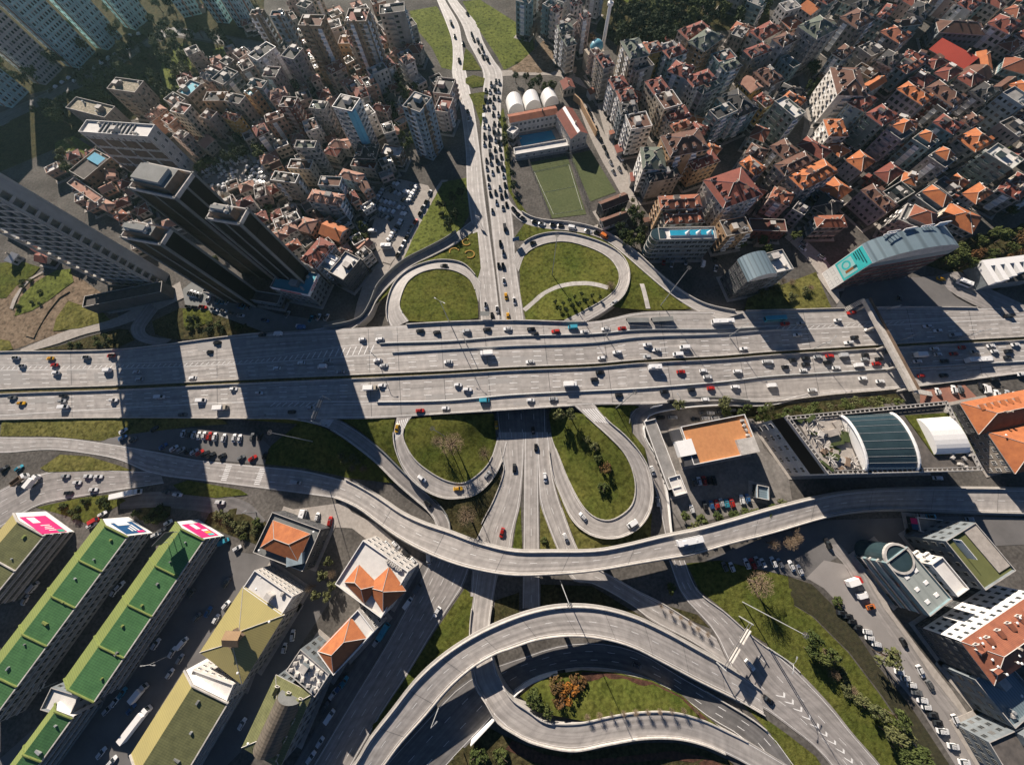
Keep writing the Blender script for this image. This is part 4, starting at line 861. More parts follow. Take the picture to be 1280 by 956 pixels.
# ---------------------------------------------------------------- quarter by quarter
NE, NW, TM = 'the hillside quarter', 'the old quarter', 'the top cluster'
DATA = """
A 45 290 110 390 190 375 21 beige hip red
A 150 495 200 580 320 560 18 white hip red
A 220 600 262 690 395 680 18 white hip red
A 250 720 268 800 400 770 18 slate hip dark
A 300 820 350 940 540 950 18 white flat brown
A 265 165 345 310 500 295 23 cream hip green
A 470 190 515 260 600 200 20 yellow hip terra
A 330 350 390 425 560 400 18 grey flat flat
A 600 195 640 245 740 190 20 white hip grey
A 630 240 690 305 845 265 20 teal hip red
A 770 65 850 140 1090 95 17 grey hip red
A 860 165 990 240 1270 190 20 orange hip green
A 1060 280 1120 350 1275 310 17 teal flat red
A 1140 370 1190 420 1330 390 18 blue hip green
A 680 420 830 480 960 420 20 blue hip red
A 830 480 900 560 1100 500 20 white hip red
A 910 560 980 620 1160 575 18 lilac hip green
A 480 520 560 630 690 600 19 cream hip red
A 560 640 640 760 800 740 19 cream flat brown
A 640 770 690 860 870 830 16 white hip red
A 700 905 740 950 910 930 16 grey hip terra
A 1040 780 1110 850 1290 790 18 teal flat dark
B 30 735 125 820 240 780 12 yellow gable pinkish
B 165 645 295 760 420 715 14 grey hip brown
B 75 455 140 515 330 475 18 slate hip red
B 130 290 230 360 430 290 15 white hip red
B 330 355 415 415 540 365 18 white hip brown
B 390 170 480 260 590 220 12 salmon hip terra
B 380 50 440 110 550 60 17 white flat grey
B 560 240 710 345 890 255 23 grey hip green
B 930 165 1070 255 1250 200 20 taupe hip brown
B 1030 50 1140 120 1270 60 17 grey hip dark
B 690 -20 800 40 950 0 16 teal hip red
B 570 65 660 130 800 120 12 white gable orange
B 860 480 940 525 1080 470 15 blue hip brown
B 845 610 905 840 1130 790 21 white hip brown
B 390 530 500 610 560 590 12 teal flat green
B 1080 430 1190 510 1290 450 15 grey flat flat
B 1040 620 1180 700 1260 660 12 orange flat flat
B 1130 760 1190 800 1290 700 12 blue gable orange
B 160 880 260 950 330 900 15 cream hip red
E 345 60 515 200 590 150 21 green flat white
E 190 60 250 115 340 70 15 yellow flat dark
E 785 220 830 355 960 310 14 white hip orange
E 1000 65 1130 135 1275 60 18 blue hip red
E 1160 165 1290 260 1420 180 20 green hip red
F 50 310 175 395 330 330 18 lilac terrace orange
E 810 450 910 535 1000 490 9 slate hip orange
E 985 575 1105 660 1230 590 12 lilac hip orange
E 310 455 440 570 560 510 15 cream hip brown
E 350 620 430 700 700 600 18 grey hip brown
E 480 720 590 825 900 690 18 slate hip orange
E 40 600 170 700 260 650 15 lilac hip orange
D 1000 440 1165 665 1575 664 18 white hip red
G 750 190 890 290 1060 230 9 slate hip orange
G 1120 205 1325 385 1372 300 15 lilac hip brown
G 725 520 965 515 1040 430 11 slate hip terra
G 500 370 590 420 620 350 12 lilac flat flat
G 130 555 435 565 370 470 9 maroon flat brown
D 620 50 700 215 1050 205 21 orange hip brown
D 850 250 910 330 1160 315 15 orange hip red
D 440 150 460 325 640 325 18 white hip green
D 490 370 520 440 790 435 15 grey hip dark
D 600 585 620 680 960 670 18 orange hip terra
D 640 715 660 810 980 795 15 cream hip terra
D 1130 800 1190 925 1420 915 14 orange flat flat
E -160 20 10 190 210 140 18 teal hip dark
C -20 150 20 165 260 120 18 teal hip red
C 120 200 150 240 370 240 12 teal hip brown
C 250 110 390 165 560 110 15 grey hip dark
C 690 40 800 95 900 50 15 white hip red
C 940 20 1050 75 1130 60 12 white hip red
C 530 285 915 310 890 210 12 slate hip brown
C 490 655 590 715 740 650 12 teal hip red
C 690 700 800 765 950 720 12 grey hip red
C 10 290 165 385 290 340 15 pink hip terra
C 1050 400 1150 455 1260 390 9 beige hip terra
C 960 215 1130 300 1200 210 15 white hip red
C 1200 310 1290 370 1380 300 12 white hip red
C 1100 100 1200 160 1275 110 12 cream hip terra
C 160 795 370 930 440 860 18 lilac hip orange
C 410 790 640 945 740 870 18 maroon hip brown
C 150 595 230 650 390 590 15 teal hip terra
C 270 700 380 765 500 710 12 grey hip red
C 400 560 470 610 590 570 12 blue hip red
C 800 820 920 895 1050 820 15 grey hip dark
C 1080 835 1245 945 1340 890 20 blue flat grey
C 1150 760 1275 860 1340 800 12 brown hip orange
C 200 10 290 60 400 10 12 pink hip red
F 280 390 415 475 500 410 18 teal terrace orange
F 420 545 560 640 660 570 18 grey terrace orange
F 690 380 835 490 980 400 15 grey hip orange
F 930 510 1150 650 1275 590 20 green flat white
F 480 240 640 335 760 290 18 teal hip red
F 720 215 800 270 930 240 15 lilac hip brown
F 500 90 570 140 660 90 15 cream flat flat
F 1050 250 1210 370 1290 300 18 beige flat flat
F 1200 180 1275 240 1350 180 15 beige hip red
F 1110 540 1190 600 1300 520 12 white hip red
F 590 765 680 830 760 760 12 taupe hip orange
H 305 255 495 395 600 300 15 slate terrace orange
H 740 235 840 310 945 195 12 blue hip orange
F -40 690 60 765 200 680 12 maroon hip red
F 200 760 300 790 380 730 12 white hip orange
H 20 225 130 315 290 225 12 green flat dark
H 470 150 615 255 700 190 12 grey flat flat
I 300 400 400 440 520 330 18 beige flat cyan
C 450 440 745 605 910 545 8 brown gable redmetal
C 880 595 985 610 1230 520 8 brown gable orange
C 690 660 860 760 1000 690 9 taupe gable brown
C 1020 770 1080 805 1140 690 9 tan gable brown
I 180 465 290 530 390 470 18 grey flat brown
I 240 570 360 600 430 520 20 cream flat red
I 530 480 720 480 690 400 18 orange flat dark
I 720 480 850 510 920 440 18 beige flat flat
I 600 290 710 340 830 220 18 slate flat dark
I 500 260 590 300 680 220 17 pink hip grey
I 920 340 1050 370 1120 310 18 teal flat brown
I 890 410 960 440 1010 380 17 orange flat cyan
I 500 620 590 650 640 570 15 pink flat brown
I 690 610 810 650 850 600 14 yellow hip terra
I 10 610 70 650 220 560 12 salmon hip pinkish
I 160 650 230 690 300 620 14 salmon flat red
I 260 790 340 830 400 760 15 pink flat flat
I 460 850 540 890 600 800 9 beige gable pinkish
I 790 60 850 110 930 30 15 pink flat brown
I 830 150 880 220 980 170 15 pink flat flat
I 670 130 740 170 790 110 12 grey flat dark
J 75 500 160 550 290 410 20 white flat dark
J 200 690 320 700 400 610 18 pink flat dark
J 365 510 480 540 590 450 21 lilac flat dark
J 340 440 440 460 480 370 15 grey flat flat
K 360 590 540 610 600 540 9 cream hip pinkish
K 320 650 430 680 470 610 8 beige hip red
K 590 690 770 700 830 580 12 dark hip dark
K 820 660 990 690 1040 610 9 brown flat white
K 555 770 770 800 790 750 9 taupe flat red
K 0 790 200 800 230 720 15 cream flat brown
K 270 940 460 950 510 870 15 blue flat brown
K 450 860 640 910 710 850 10 blue hip pinkish
K 740 260 870 290 890 240 10 pink hip red
K 880 180 965 200 990 140 8 blue gable dark
L 700 470 920 500 960 420 16 cream flat dark
M 175 430 460 480 520 390 14 blue hip pinkish
M 80 690 200 720 250 610 8 salmon hip pinkish
M 275 720 450 790 500 660 9 salmon gable orange
M 640 490 665 520 720 420 6 white flat grey
M 610 850 650 880 700 770 6 beige gable pinkish
K 190 260 330 275 375 205 18 grey flat green
K 60 610 240 615 310 560 21 grey flat green
z2 885 470 970 480 985 400 12 pink flat dark
z2 890 560 960 570 1000 500 14 pink flat red
z2 670 280 740 290 735 245 8 cream hip pinkish
z2 740 265 820 270 825 225 9 grey hip red
J 870 400 990 400 970 330 10 orange flat pinkish
J 500 60 590 90 690 50 17 grey flat dark
Q 175 20 290 50 340 0 20 teal flat dark
Q 410 50 460 80 550 30 18 teal flat dark
Q 480 90 530 120 590 80 18 white hip red
Q 660 30 690 60 770 40 20 white hip red
Q 740 130 770 175 840 160 22 pink hip red
Q 540 230 570 290 680 260 20 beige hip green
Q 560 310 630 415 720 405 18 cream hip green
Q 830 455 870 505 940 490 15 pink flat brown
"""
BL = []
for ln in DATA.strip().split('\n'):
    f = ln.split(); t = f[0]; n = [float(v) for v in f[1:8]]; wc, ro, rc = f[8:11]
    if t in 'BCEFGH': n[6] *= .9
    zone = NE if t in 'ABCDEFGH' else (TM if t == 'Q' else NW)
    nm = 'house' if n[6] < 9.5 else 'apartment_block'
    BL.append(block(t, (n[0],n[1]), (n[2],n[3]), (n[4],n[5]), n[6], wc, ro, rc, zone, name=nm))
# towers of the north-western quarter
def tower(t, p0, p1, p2, h, wall, rcol, label, wall2=None, fins=None, cw=3.2, roof='flat', ww=.42):
    B = block(t, p0, p1, p2, h, wall, roof, rcol, NW, name='apartment_tower', label=label, wall2=wall2, cw=cw, ww=ww, bal=True, shop=False)
    if fins:
        for i in range(4):
            a, b = B.r[i], B.r[(i+1)%4]
            if not faces_cam(a, b, h): continue
            u = (b-a)/np.linalg.norm(b-a); n = np.array([u[1], -u[0]])
            for f in fins:
                c = a+(b-a)*f; q = mb(B.org); q.prism([tuple(c-u*.9-n*.05), tuple(c+u*.9-n*.05), tuple(c+u*.9+n*.45), tuple(c-u*.9+n*.45)], .2, h+1.6, 0); q.build('stair_shaft', WALLS['brown'], B.root)
    return B
tower('J', (520,240), (720,245), (790,150), 33, 'tan', 'brown', 'tall tan apartment tower with dark brown vertical strips and brown roof', fins=(.45,))
tower('J', (930,205), (1120,205), (1200,90), 34, 'tan', 'red', 'tall tan and grey apartment tower with one dark strip and reddish roof', wall2='white', fins=(.45,))
tower('z2', (620,80), (745,65), (735,20), 26, 'grey', 'dark', 'grey-white slab tower behind the tan towers at the meadow edge')
tower('J', (90,150), (200,150), (270,100), 26, 'taupe', 'red', 'taupe apartment tower left of the pale blue one, red roof', fins=(.3,.7))
tower('J', (270,155), (400,155), (470,110), 25, 'blue', 'red', 'pale blue apartment tower with blue-grey strips beside the taupe tower', fins=(.6,))
Bw = tower('K', (395,250), (570,290), (665,180), 32, 'white', 'dark', 'white apartment tower with bright blue corner strip and dark roof terrace')
for i in range(4):
    a, b = Bw.r[i], Bw.r[(i+1)%4]
    if faces_cam(a, b, 32):
        u = (b-a)/np.linalg.norm(b-a); n = np.array([u[1], -u[0]])
        for c in ((b-u*1.6) if i in (0,) else (a+u*1.6),):
            q = mb(Bw.org); q.prism([tuple(c-u*1.6), tuple(c+u*1.6), tuple(c+u*1.6+n*.5), tuple(c-u*1.6+n*.5)], .2, 32.2, 0); q.build('corner_panel', mat('bright_blue_render', (.16,.44,.58), .85), Bw.root)
tower('K', (1015,245), (1170,300), (1270,165), 30, 'blue', 'dark', 'olive and pale blue apartment tower beside the upper road', wall2='tan', fins=(.4,))
tower('z2', (115,540), (190,545), (225,495), 20, 'maroon', 'brown', 'narrow maroon and pink apartment tower with brown roof rim', wall2='pink')
# pale slab towers at the top left edge
def slab(label, base, h, wall, L=13, D=22, pinkside=True):
    P = [G(*px(*p), 0)[:2] for p in base]; u = P[1]-P[0]; u /= np.linalg.norm(u); v = np.array([-u[1], u[0]]); r = [P[0], P[1], P[1]+v*L, P[0]+v*L]
    B = block(None, None, None, None, h, wall, 'flat', 'flat', NW, r=r, name='apartment_tower', label=label, bal=False, cw=2.6, ww=.56, shop=False)
    for i in range(4):
        a, b = B.r[i], B.r[(i+1)%4]; Ls = np.linalg.norm(b-a); uu = (b-a)/Ls; n = np.array([uu[1], -uu[0]])
        if faces_cam(a, b, h):
            for f in ((.5,) if Ls < 16 else (.26, .5, .74)):
                c = a+uu*Ls*f; q = mb(B.org); q.prism([tuple(c-uu*.5), tuple(c+uu*.5), tuple(c+uu*.5+n*.6), tuple(c-uu*.5+n*.6)], .2, h+.2, 0); q.build('wall_rib', WALLS['salmon' if Ls < 16 else wall], B.root)
    return B
slab('pale slab tower with salmon ribbed end wall, second from the left edge', [('N',700,612),('N',850,462)], 46, 'paleteal')
slab('pinkish slab tower with salmon end wall at the left edge', [('N',410,760),('N',570,600)], 44, 'palepink')
slab('pale slab tower at the left edge under the pinkish one', [('N',110,960),('N',260,815)], 40, 'paleteal')
slab('pale slab tower third along the row from the left edge', [('N',960,450),('N',1085,325)], 46, 'paleteal')
slab('pale teal slab tower with regular small windows above the wooded slope', [('O',215,275),('O',350,160)], 46, 'paleteal')
slab('pale blue slab tower with dark window bands at the top edge', [('O',640,165),('O',800,130)], 40, 'paleteal')
slab('slim pale blue slab tower right of the dark banded one', [('O',930,205),('O',1040,215)], 42, 'paleteal')
slab('pale teal slab tower covered with balconies near the top edge', [('O',1120,245),('O',1250,265)], 40, 'paleteal')
# smaller filler houses where the picture shows only a tangle of roofs
def overlap(r, s):
    for q in (r, s):
        for i in range(2):
            ax = q[i+1]-q[i]; ax = ax/np.linalg.norm(ax); a = [p@ax for p in r]; b = [p@ax for p in s]
            if max(a) < min(b)+.6 or max(b) < min(a)+.6: return False
    return True
def inpoly(p, P):
    c = False
    for i in range(len(P)):
        a, b = P[i], P[i-1]
        if (a[1] > p[1]) != (b[1] > p[1]) and p[0] < (b[0]-a[0])*(p[1]-a[1])/(b[1]-a[1])+a[0]: c = not c
    return c
ROADPTS = np.concatenate([ROADS[k].mid[:, :2] for k in ROADS]+[HL['N'][:, :2]])
def fill(poly, n, ang, hs, walls, roofs, zone, seed, size=(8,15), name='house'):
    rnd = random.Random(seed); P = [G(*p)[:2] for p in poly]; X = [p[0] for p in P]; Y = [p[1] for p in P]; got = tries = 0
    while got < n and tries < 6000:
        tries += 1; c = np.array([rnd.uniform(min(X), max(X)), rnd.uniform(min(Y), max(Y))])
        if not inpoly(c, P): continue
        a = math.radians(ang+rnd.uniform(-9, 9)); L, D = rnd.uniform(*size), rnd.uniform(size[0], size[1]*.85); u = np.array([math.cos(a), math.sin(a)]); v = np.array([-u[1], u[0]])
        r = [c-u*L/2-v*D/2, c+u*L/2-v*D/2, c+u*L/2+v*D/2, c-u*L/2+v*D/2]
        if np.min(np.sum((ROADPTS-c)**2, 1)) < 13**2 or any(np.linalg.norm(sum(q)/4-c) < 45 and overlap(r, q) for q in RECTS): continue
        h = rnd.choice(hs); ro, rc = rnd.choice(roofs); block(None, None, None, None, h, rnd.choice(walls), ro, rc, zone, r=r, name='house' if h < 9.5 else 'apartment_block'); got += 1
    return got
FR = [('hip','orange'),('hip','terra'),('hip','red'),('hip','brown'),('flat','flat'),('hip','red'),('terrace','terra'),('hip','dark'),('flat','grey')]
n1 = fill([(900,0),(1000,-60),(1400,-60),(1420,300),(1285,270),(1200,290),(1060,330),(1000,280),(890,250),(830,190),(770,150),(745,110),(830,65),(930,55)], 120, -38, (6,9,9,12,12,15), ['white','grey','beige','lilac','slate','teal','pink','cream','taupe','blue'], FR, NE, 5, (8,17))
n2 = fill([(230,110),(290,60),(300,20),(420,20),(500,10),(520,60),(560,130),(540,200),(500,215),(470,250),(440,300),(400,300),(330,190),(300,170),(250,150)], 60, 30, (6,6,9,12,15), ['beige','pink','grey','white','salmon','cream'], [('hip','pinkish'),('flat','flat'),('hip','red'),('flat','brown'),('flat','dark')], NW, 9, (7,13))
n6 = fill([(240,120),(290,70),(310,40),(420,60),(500,30),(530,90),(560,140),(540,200),(500,215),(470,250),(440,300),(400,300),(330,190),(300,170),(250,150)], 70, 30, (3.5,5,6,6,9), ['beige','pink','salmon','white','cream'], [('hip','pinkish'),('hip','red'),('flat','flat'),('gable','brown'),('flat','grey')], NW, 19, (5,9.5))
n7 = fill([(255,240),(330,235),(400,250),(405,290),(340,300),(290,280)], 16, 30, (4,5,6,9), ['beige','pink','white','cream'], [('hip','pinkish'),('flat','flat'),('hip','red'),('flat','brown')], NW, 77, (6,10))
n3 = fill([(640,-30),(745,-30),(740,40),(715,80),(700,50),(670,30)], 10, 60, (15,18), ['beige','white','cream','pink'], [('hip','red'),('flat','dark'),('hip','green')], TM, 3, (9,13))
n4 = fill([(70,230),(110,185),(160,200),(250,225),(260,250),(230,300),(190,330),(150,280)], 34, 30, (4,5,6,6), ['pink','salmon','beige','white'], [('hip','pinkish'),('gable','pinkish'),('flat','white'),('hip','red'),('flat','flat')], NW, 31, (6,10))
n5 = fill([(330,310),(380,270),(430,275),(470,330),(430,330),(400,310),(380,330)], 14, 40, (5,6,9), ['salmon','beige','white'], [('hip','pinkish'),('hip','terra'),('flat','flat')], NW, 32, (6,9))
print('fill', n1, n2, n3, n4, n5)
# ---------------------------------------------------------------- one-off buildings
rg = random.Random(4)
def text_on(root, org, s, a, b, z, size, m, off=.12, align='CENTER', f=.5):
    u = (b-a)/np.linalg.norm(b-a); n = np.array([u[1], -u[0]]); p = a+(b-a)*f+n*off
    cu = bpy.data.curves.new('sign_lettering', 'FONT'); cu.body = s; cu.size = size; cu.align_x = align; cu.extrude = .04; cu.offset = .02; cu.materials.append(m)
    t_ = bpy.data.objects.new('t', cu); COL.objects.link(t_); bpy.context.view_layer.update(); me = bpy.data.meshes.new_from_object(t_); COL.objects.unlink(t_); bpy.data.objects.remove(t_)
    o = link('sign_lettering', me, root); o.matrix_local = Matrix([[u[0],0,n[0],p[0]-org[0]],[u[1],0,n[1],p[1]-org[1]],[0,1,0,z-org[2]],[0,0,0,1]]); return o
def panel(root, org, name, a, b, f0, f1, z0, z1, m, off=.06, th=.05):
    u = (b-a)/np.linalg.norm(b-a); n = np.array([u[1], -u[0]]); q = mb(org); p0, p1 = a+(b-a)*f0, a+(b-a)*f1
    q.prism([tuple(p0+n*(off-th)), tuple(p1+n*(off-th)), tuple(p1+n*off), tuple(p0+n*off)], z0, z1, 0, None, True); return q.build(name, m, root)
def vis_sides(B): return [(B.r[i], B.r[(i+1)%4]) for i in range(4) if faces_cam(B.r[i], B.r[(i+1)%4], B.h)]
red_p = mat('signal_red_paint', (.55,.03,.03), .5); pink_p = mat('magenta_poster', (.72,.03,.16), .6, (.62,.03,.20), .5, .7); blue_p = mat('navy_poster', (.02,.09,.22), .6); teal_p = mat('turquoise_poster', (.02,.50,.50), .6, (.10,.60,.58), .12, .9)
sky_p = mat('pale_turquoise_poster', (.40,.68,.66), .6)
# --- unfinished concrete tower on the far left
c0, c1, c2 = (G(*p, 9)[:2] for p in ((112,345),(183,350),(213,333)))
u = c1-c0; Lb = np.linalg.norm(u); u /= Lb; v = c2-c1; v = v-(v@u)*u; Da = np.linalg.norm(v); v /= Da
r = ccw([c0, c1, c1+v*Da, c0+v*Da]); TH = 71; cc = sum(r)/4; org = np.array([cc[0], cc[1], 0]); root = empty('unfinished_tower', org); RECTS.append(r)
tag(root, 'huge unfinished bare concrete tower with open floors, leaning out of the left edge', 'tower')
b = mb(org); b.prism([tuple(p) for p in inset(r, 2.2)], 0, TH, 0); b.build('core', conc_dk, root)
nf = 18
for f in range(1, nf+1):
    b = mb(org); z = f*TH/nf; b.prism([tuple(p) for p in r], z-.32, z, 0, None, True); b.build('floor_slab', concrete, root)
for i in range(4):
    a, e = r[i], r[(i+1)%4]; L = np.linalg.norm(e-a); n_ = max(2, int(L/5.5)); d = (e-a)/L; nrm = np.array([d[1], -d[0]])
    for k in range(n_+1):
        p = a+d*(L*k/n_)-nrm*.5; b = mb(org); b.box((p[0], p[1], 0), (.9, .9, TH-.35), math.atan2(d[1], d[0])); b.build('column', concrete, root)
    if min(np.linalg.norm((a+e)/2-(c1+c1+v*Da)/2), 9) < 2:   # blank shear wall over half of the narrow side
        vv = 1 if np.linalg.norm(a-c1) < 2 else 0
        f0, f1 = (.48, 1.0) if vv else (0, .52); panel(root, org, 'shear_wall', a, e, f0, f1, 0, TH+1, concrete, .25, .7)
    if faces_cam(a, e, TH):
        for f in range(nf): panel(root, org, 'balcony_rail', a, e, .02, .98, f*TH/nf+.02, f*TH/nf+.85, concrete, .15, .12)
block('p', (105,385), (203,366), (207,352), 7, 'dark', 'flat', 'flat', name='podium', label='dark flat podium at the foot of the unfinished concrete tower', blank=True, extra=False)
# --- three black office towers
def blacktower(p, h, label):
    r = ccw(rect('p', *p, h)); c = sum(r)/4; org = np.array([c[0], c[1], 0]); root = empty('office_tower', org); RECTS.append(r); tag(root, label, 'tower')
    b = mb(org); b.prism([tuple(q) for q in inset(r, .25)], 0, h, 0, 1); b.build('glass_curtain_wall', [black, conc_dk], root)
    for q in r:
        b = mb(org); cq = q+(c-q)/np.linalg.norm(c-q)*.4; b.box((cq[0], cq[1], 0), (1.1, 1.1, h+1.6), math.atan2(*(r[1]-r[0])[::-1])); b.build('corner_pier', conc_dk, root)
    for i in range(4):
        a, e = r[i], r[(i+1)%4]; L = np.linalg.norm(e-a)
        panel(root, org, 'parapet', a, e, 0.02, .98, h+.1, h+1.6, conc_lt, .05, .5)
        if faces_cam(a, e, h):
            for f in range(1, int(h/6.8)): panel(root, org, 'spandrel', a, e, .03, .97, f*6.8, f*6.8+.2, black, -.1, .1)
            if L > 14: panel(root, org, 'middle_pier', a, e, .5-.5/L, .5+.5/L, 0, h+.1, conc_dk, .1, .3)
    ang = math.atan2(*(r[1]-r[0])[::-1]); s = inset(r, [2.2, 2.2, 4.0, 2.0]); b = mb(org); b.prism([tuple(q) for q in s], h, h+3.6, 0, 1); b.build('plant_room', [WALLS['brown'], conc_dk], root)
    s2 = inset(r, [3.5, 3.0, 6.5, 3.5]); b = mb(org); b.prism([tuple(q) for q in s2], h+3.6, h+5.0, 0, 1); b.build('lift_tower', [concrete, conc_dk], root)
    for k in range(4): p = s[k]*.6+c*.4; kid('air_conditioner', root, org, (p[0], p[1], h+3.62), k)
    return r, root, org
blacktower([(154.7,299),(205.3,308.5),(224,289)], 53, 'front black glass office tower nearest the highway with tan rooftop box')
blacktower([(261,276),(303,283),(324,266)], 55, 'black glass office tower right of its twins, blue sheet on the roof terrace')
blacktower([(165,238),(223,251),(252.7,220.7)], 60, 'rear black glass office tower with pale sloping rooftop panel')
block('p', (254,366), (348,381), (352,369), 5, 'slate', 'flat', 'flat', name='entrance_hall', label='long low hall with steel truss front below the black towers', extra=False, cat='building')
# --- showroom with the cyan roof
B = block('z6', (75,482), (265,522), (312,415), 12, 'slate', 'flat', 'cyan', name='showroom', near=True, label='car showroom with cyan flat roof and red lettering on its parapet', floors=4, cw=3.4, ww=.62, bal=False)
for a, e in vis_sides(B): panel(B.root, B.org, 'sign_band', a, e, 0, 1, 10.9, 13.0, white, .1, .08)
vs = sorted(vis_sides(B), key=lambda s: (s[0]+s[1])[0]); text_on(B.root, B.org, 'HONDA', *vs[-1], 11.2, 2.1, red_p)
panel(B.root, B.org, 'red_sign_strip', *vs[0], .25, .8, 11.3, 12.5, red_p, .16, .05)
B = block('z6', (225,345), (300,385), (360,255), 14, 'grey', 'hip', 'red', name='apartment_block', label='red tiled block wrapped in white scaffolding beside the black towers', bal=False)
b = mb(B.org)
for a, e in vis_sides(B):
    L = np.linalg.norm(e-a); u = (e-a)/L; n = np.array([u[1], -u[0]])
    for k in range(int(L/2.5)+1):
        p = a+u*k*2.5+n*1.0; b.tube([(p[0],p[1],0),(p[0],p[1],16)], .08, 4)
    for z in range(2, 17, 2): p, q = a+n*1.0, e+n*1.0; b.tube([(p[0],p[1],z),(q[0],q[1],z)], .08, 4)
b.build('scaffolding', white, B.root)
B = block('z6', (310,372), (370,407), (425,337), 12, 'dark', 'flat', 'white', name='office_building', label='small office with three pale roof panels beside the cyan roofed showroom', extra=False)
for k in range(3):
    q = inset(B.r, .6); o = q[0]+(q[1]-q[0])*0; b = mb(B.org); f0, f1 = k/3+.02, (k+1)/3-.05
    P = lambda s, t: tuple(q[1]*(1-s)*(1-t)+q[2]*s*(1-t)+q[0]*(1-s)*t+q[3]*s*t); b.prism([P(f0,.05), P(f1,.05), P(f1,.95), P(f0,.95)], 12.1, 12.6+.3*k, 0); b.build('roof_panel', white if k else ROOFS['steel'], B.root)
block('z6', (365,407), (440,447), (515,337), 12, 'dark', 'flat', 'white', name='office_building', label='dark fronted office with round glazed bays and a pale roof terrace', near=True, floors=4, cw=2.6, ww=.75)
# --- white building with brown front
hW = hgt((246,216), (186,172))
B = block('z1', (400,665), (745,690), (805,632), hW, 'white', 'flat', 'white', name='office_block', label='long white office block with brown framed front and black roof louvres', near=True, floors=6, cw=4.2, ww=.4, bal=False)
vs = max(vis_sides(B), key=lambda s: np.linalg.norm(s[1]-s[0]))
for f in range(4):
    for k in range(4): panel(B.root, B.org, 'brown_panel', *vs, .04+.24*k, .24+.24*k, 2+f*hW/4.6, 2+(f+.72)*hW/4.6, WALLS['brown'], .2, .15)
for k in range(8):
    q = inset(B.r, 2); p = q[0]*.6+q[1]*.4; b = mb(B.org); cP = (q[0]+q[3])/2*(.75-.07*k)+(q[1]+q[2])/2*(.25+.07*k); b.box((cP[0], cP[1], hW+.1), (.7, 8, .5), math.atan2(*(B.r[1]-B.r[0])[::-1])); b.build('roof_louvre', dkmetal, B.root)
mossy = mat('stony_flat_roof', (.42,.36,.27), .95, (.16,.15,.11), .6, 1.0, fine=.4); ROOFS['mossy'] = mossy; RN['mossy'] = 'mottled'
block('z1', (335,545), (530,595), (585,540), 17, 'taupe', 'flat', 'mossy', NW, name='apartment_block', label='dark walled block with mottled stony flat roof, lower of the pair by the slope')
block('z1', (540,450), (680,470), (742,415), 19, 'taupe', 'flat', 'mossy', NW, name='apartment_block', label='dark walled block with mottled stony flat roof, upper of the pair by the slope')
B = block('X', (570,245), (745,98), (640,45), 8, 'brown', 'flat', 'flat', name='pool_house', label='brown flat roofed building carrying a blue tiled roof pool', extra=False)
b = mb(B.org); q = inset(B.r, 2.2); q = [q[1]*.62+q[0]*.38, q[1], q[2], q[2]*.62+q[3]*.38]; b.prism([tuple(p) for p in q], 8.05, 8.9, 0, 1); b.build('roof_pool', [white, mat('pool_tile', (.18,.42,.55), .3)], B.root)
block('X', (455,268), (645,400), (690,362), 6, 'lilac', 'flat', 'pinkish', name='hall', label='long mauve flat roofed hall behind the unfinished tower', extra=False)
for i, (p, lb) in enumerate([(((230,185),(300,232),(412,182)),'red roofed cottage nearest the white sheds by the unfinished tower'), (((258,275),(350,292),(430,232)),'low orange-red roofed cottage just below the first cottage'), (((462,262),(545,292),(578,240)),'orange hip roofed cottage tucked under the unfinished tower'), (((582,300),(625,330),(665,300)),'smallest dark red cottage beside the tower podium')]):
    block('f', *p, 4, 'beige', 'gable' if i < 2 else 'hip', 'red' if i != 2 else 'terra', NW, name='cottage', label=lb, floors=1, cat='house')
for p, lb in [(((0,30),(170,130),(205,90)),'white sheet roofed shed at the left edge'), (((1,140),(185,135),(120,60)),None), (((35,275),(60,282),(95,240)),'small pale hut in the field at the left edge')]:
    if lb: block('f', *p, 3.5, 'white', 'gable', 'white', NW, name='shed', label=lb, floors=1, cat='shed', rects=False, shop=False)
block('X', (660,420), (720,450), (765,405), 6, 'salmon', 'hip', 'pinkish', NW, name='cottage', label='pink hip roofed cottage, upper of two behind the unfinished tower', cat='house'); block('X', (760,485), (800,515), (845,480), 6, 'salmon', 'hip', 'terra', NW, name='cottage', label='small red roofed cottage, lower of two behind the unfinished tower', cat='house')
# --- swimming pool complex
B = block('q', (125,450), (545,372), (540,300), 8, 'white', 'gable', 'terra', name='sports_hall', label='north wing of the pool complex, long terracotta roof and arcade front', near=True, floors=2, cw=3, ww=.55, rise=1.2)
B = block('q', (535,372), (665,592), (820,562), 8.5, 'white', 'gable', 'red', name='sports_hall', label='east hall of the pool complex with red and white gabled roof', near=True, floors=2, cw=4, ww=.35, rise=3.2)
m0, m1 = (B.r[0]+B.r[3])/2, (B.r[1]+B.r[2])/2; rr_ = B.r if np.linalg.norm(B.r[1]-B.r[0]) > np.linalg.norm(B.r[3]-B.r[0]) else [B.r[1],B.r[2],B.r[3],B.r[0]]
wS = min(((rr_[0],rr_[1]),(rr_[3],rr_[2])), key=lambda s: (s[0]+s[1])[0]); oS = (rr_[3],rr_[2]) if wS[0] is rr_[0] else (rr_[0],rr_[1])
b = mb(B.org); mm0, mm1 = (wS[0]+oS[0])/2, (wS[1]+oS[1])/2
b.poly([(*(wS[0]*.45+mm0*.55),8.5+3.2*.55+.06), (*(wS[1]*.45+mm1*.55),8.5+3.2*.55+.06), (*mm1,11.76), (*mm0,11.76)]); b.poly([(*(wS[0]*.75+mm0*.25),8.5+.86), (*(wS[1]*.75+mm1*.25),8.5+.86), (*(wS[1]*.45+mm1*.55),8.5+3.2*.55+.06), (*(wS[0]*.45+mm0*.55),8.5+3.2*.55+.06)]); b.build('white_roof_sheet', white, B.root)
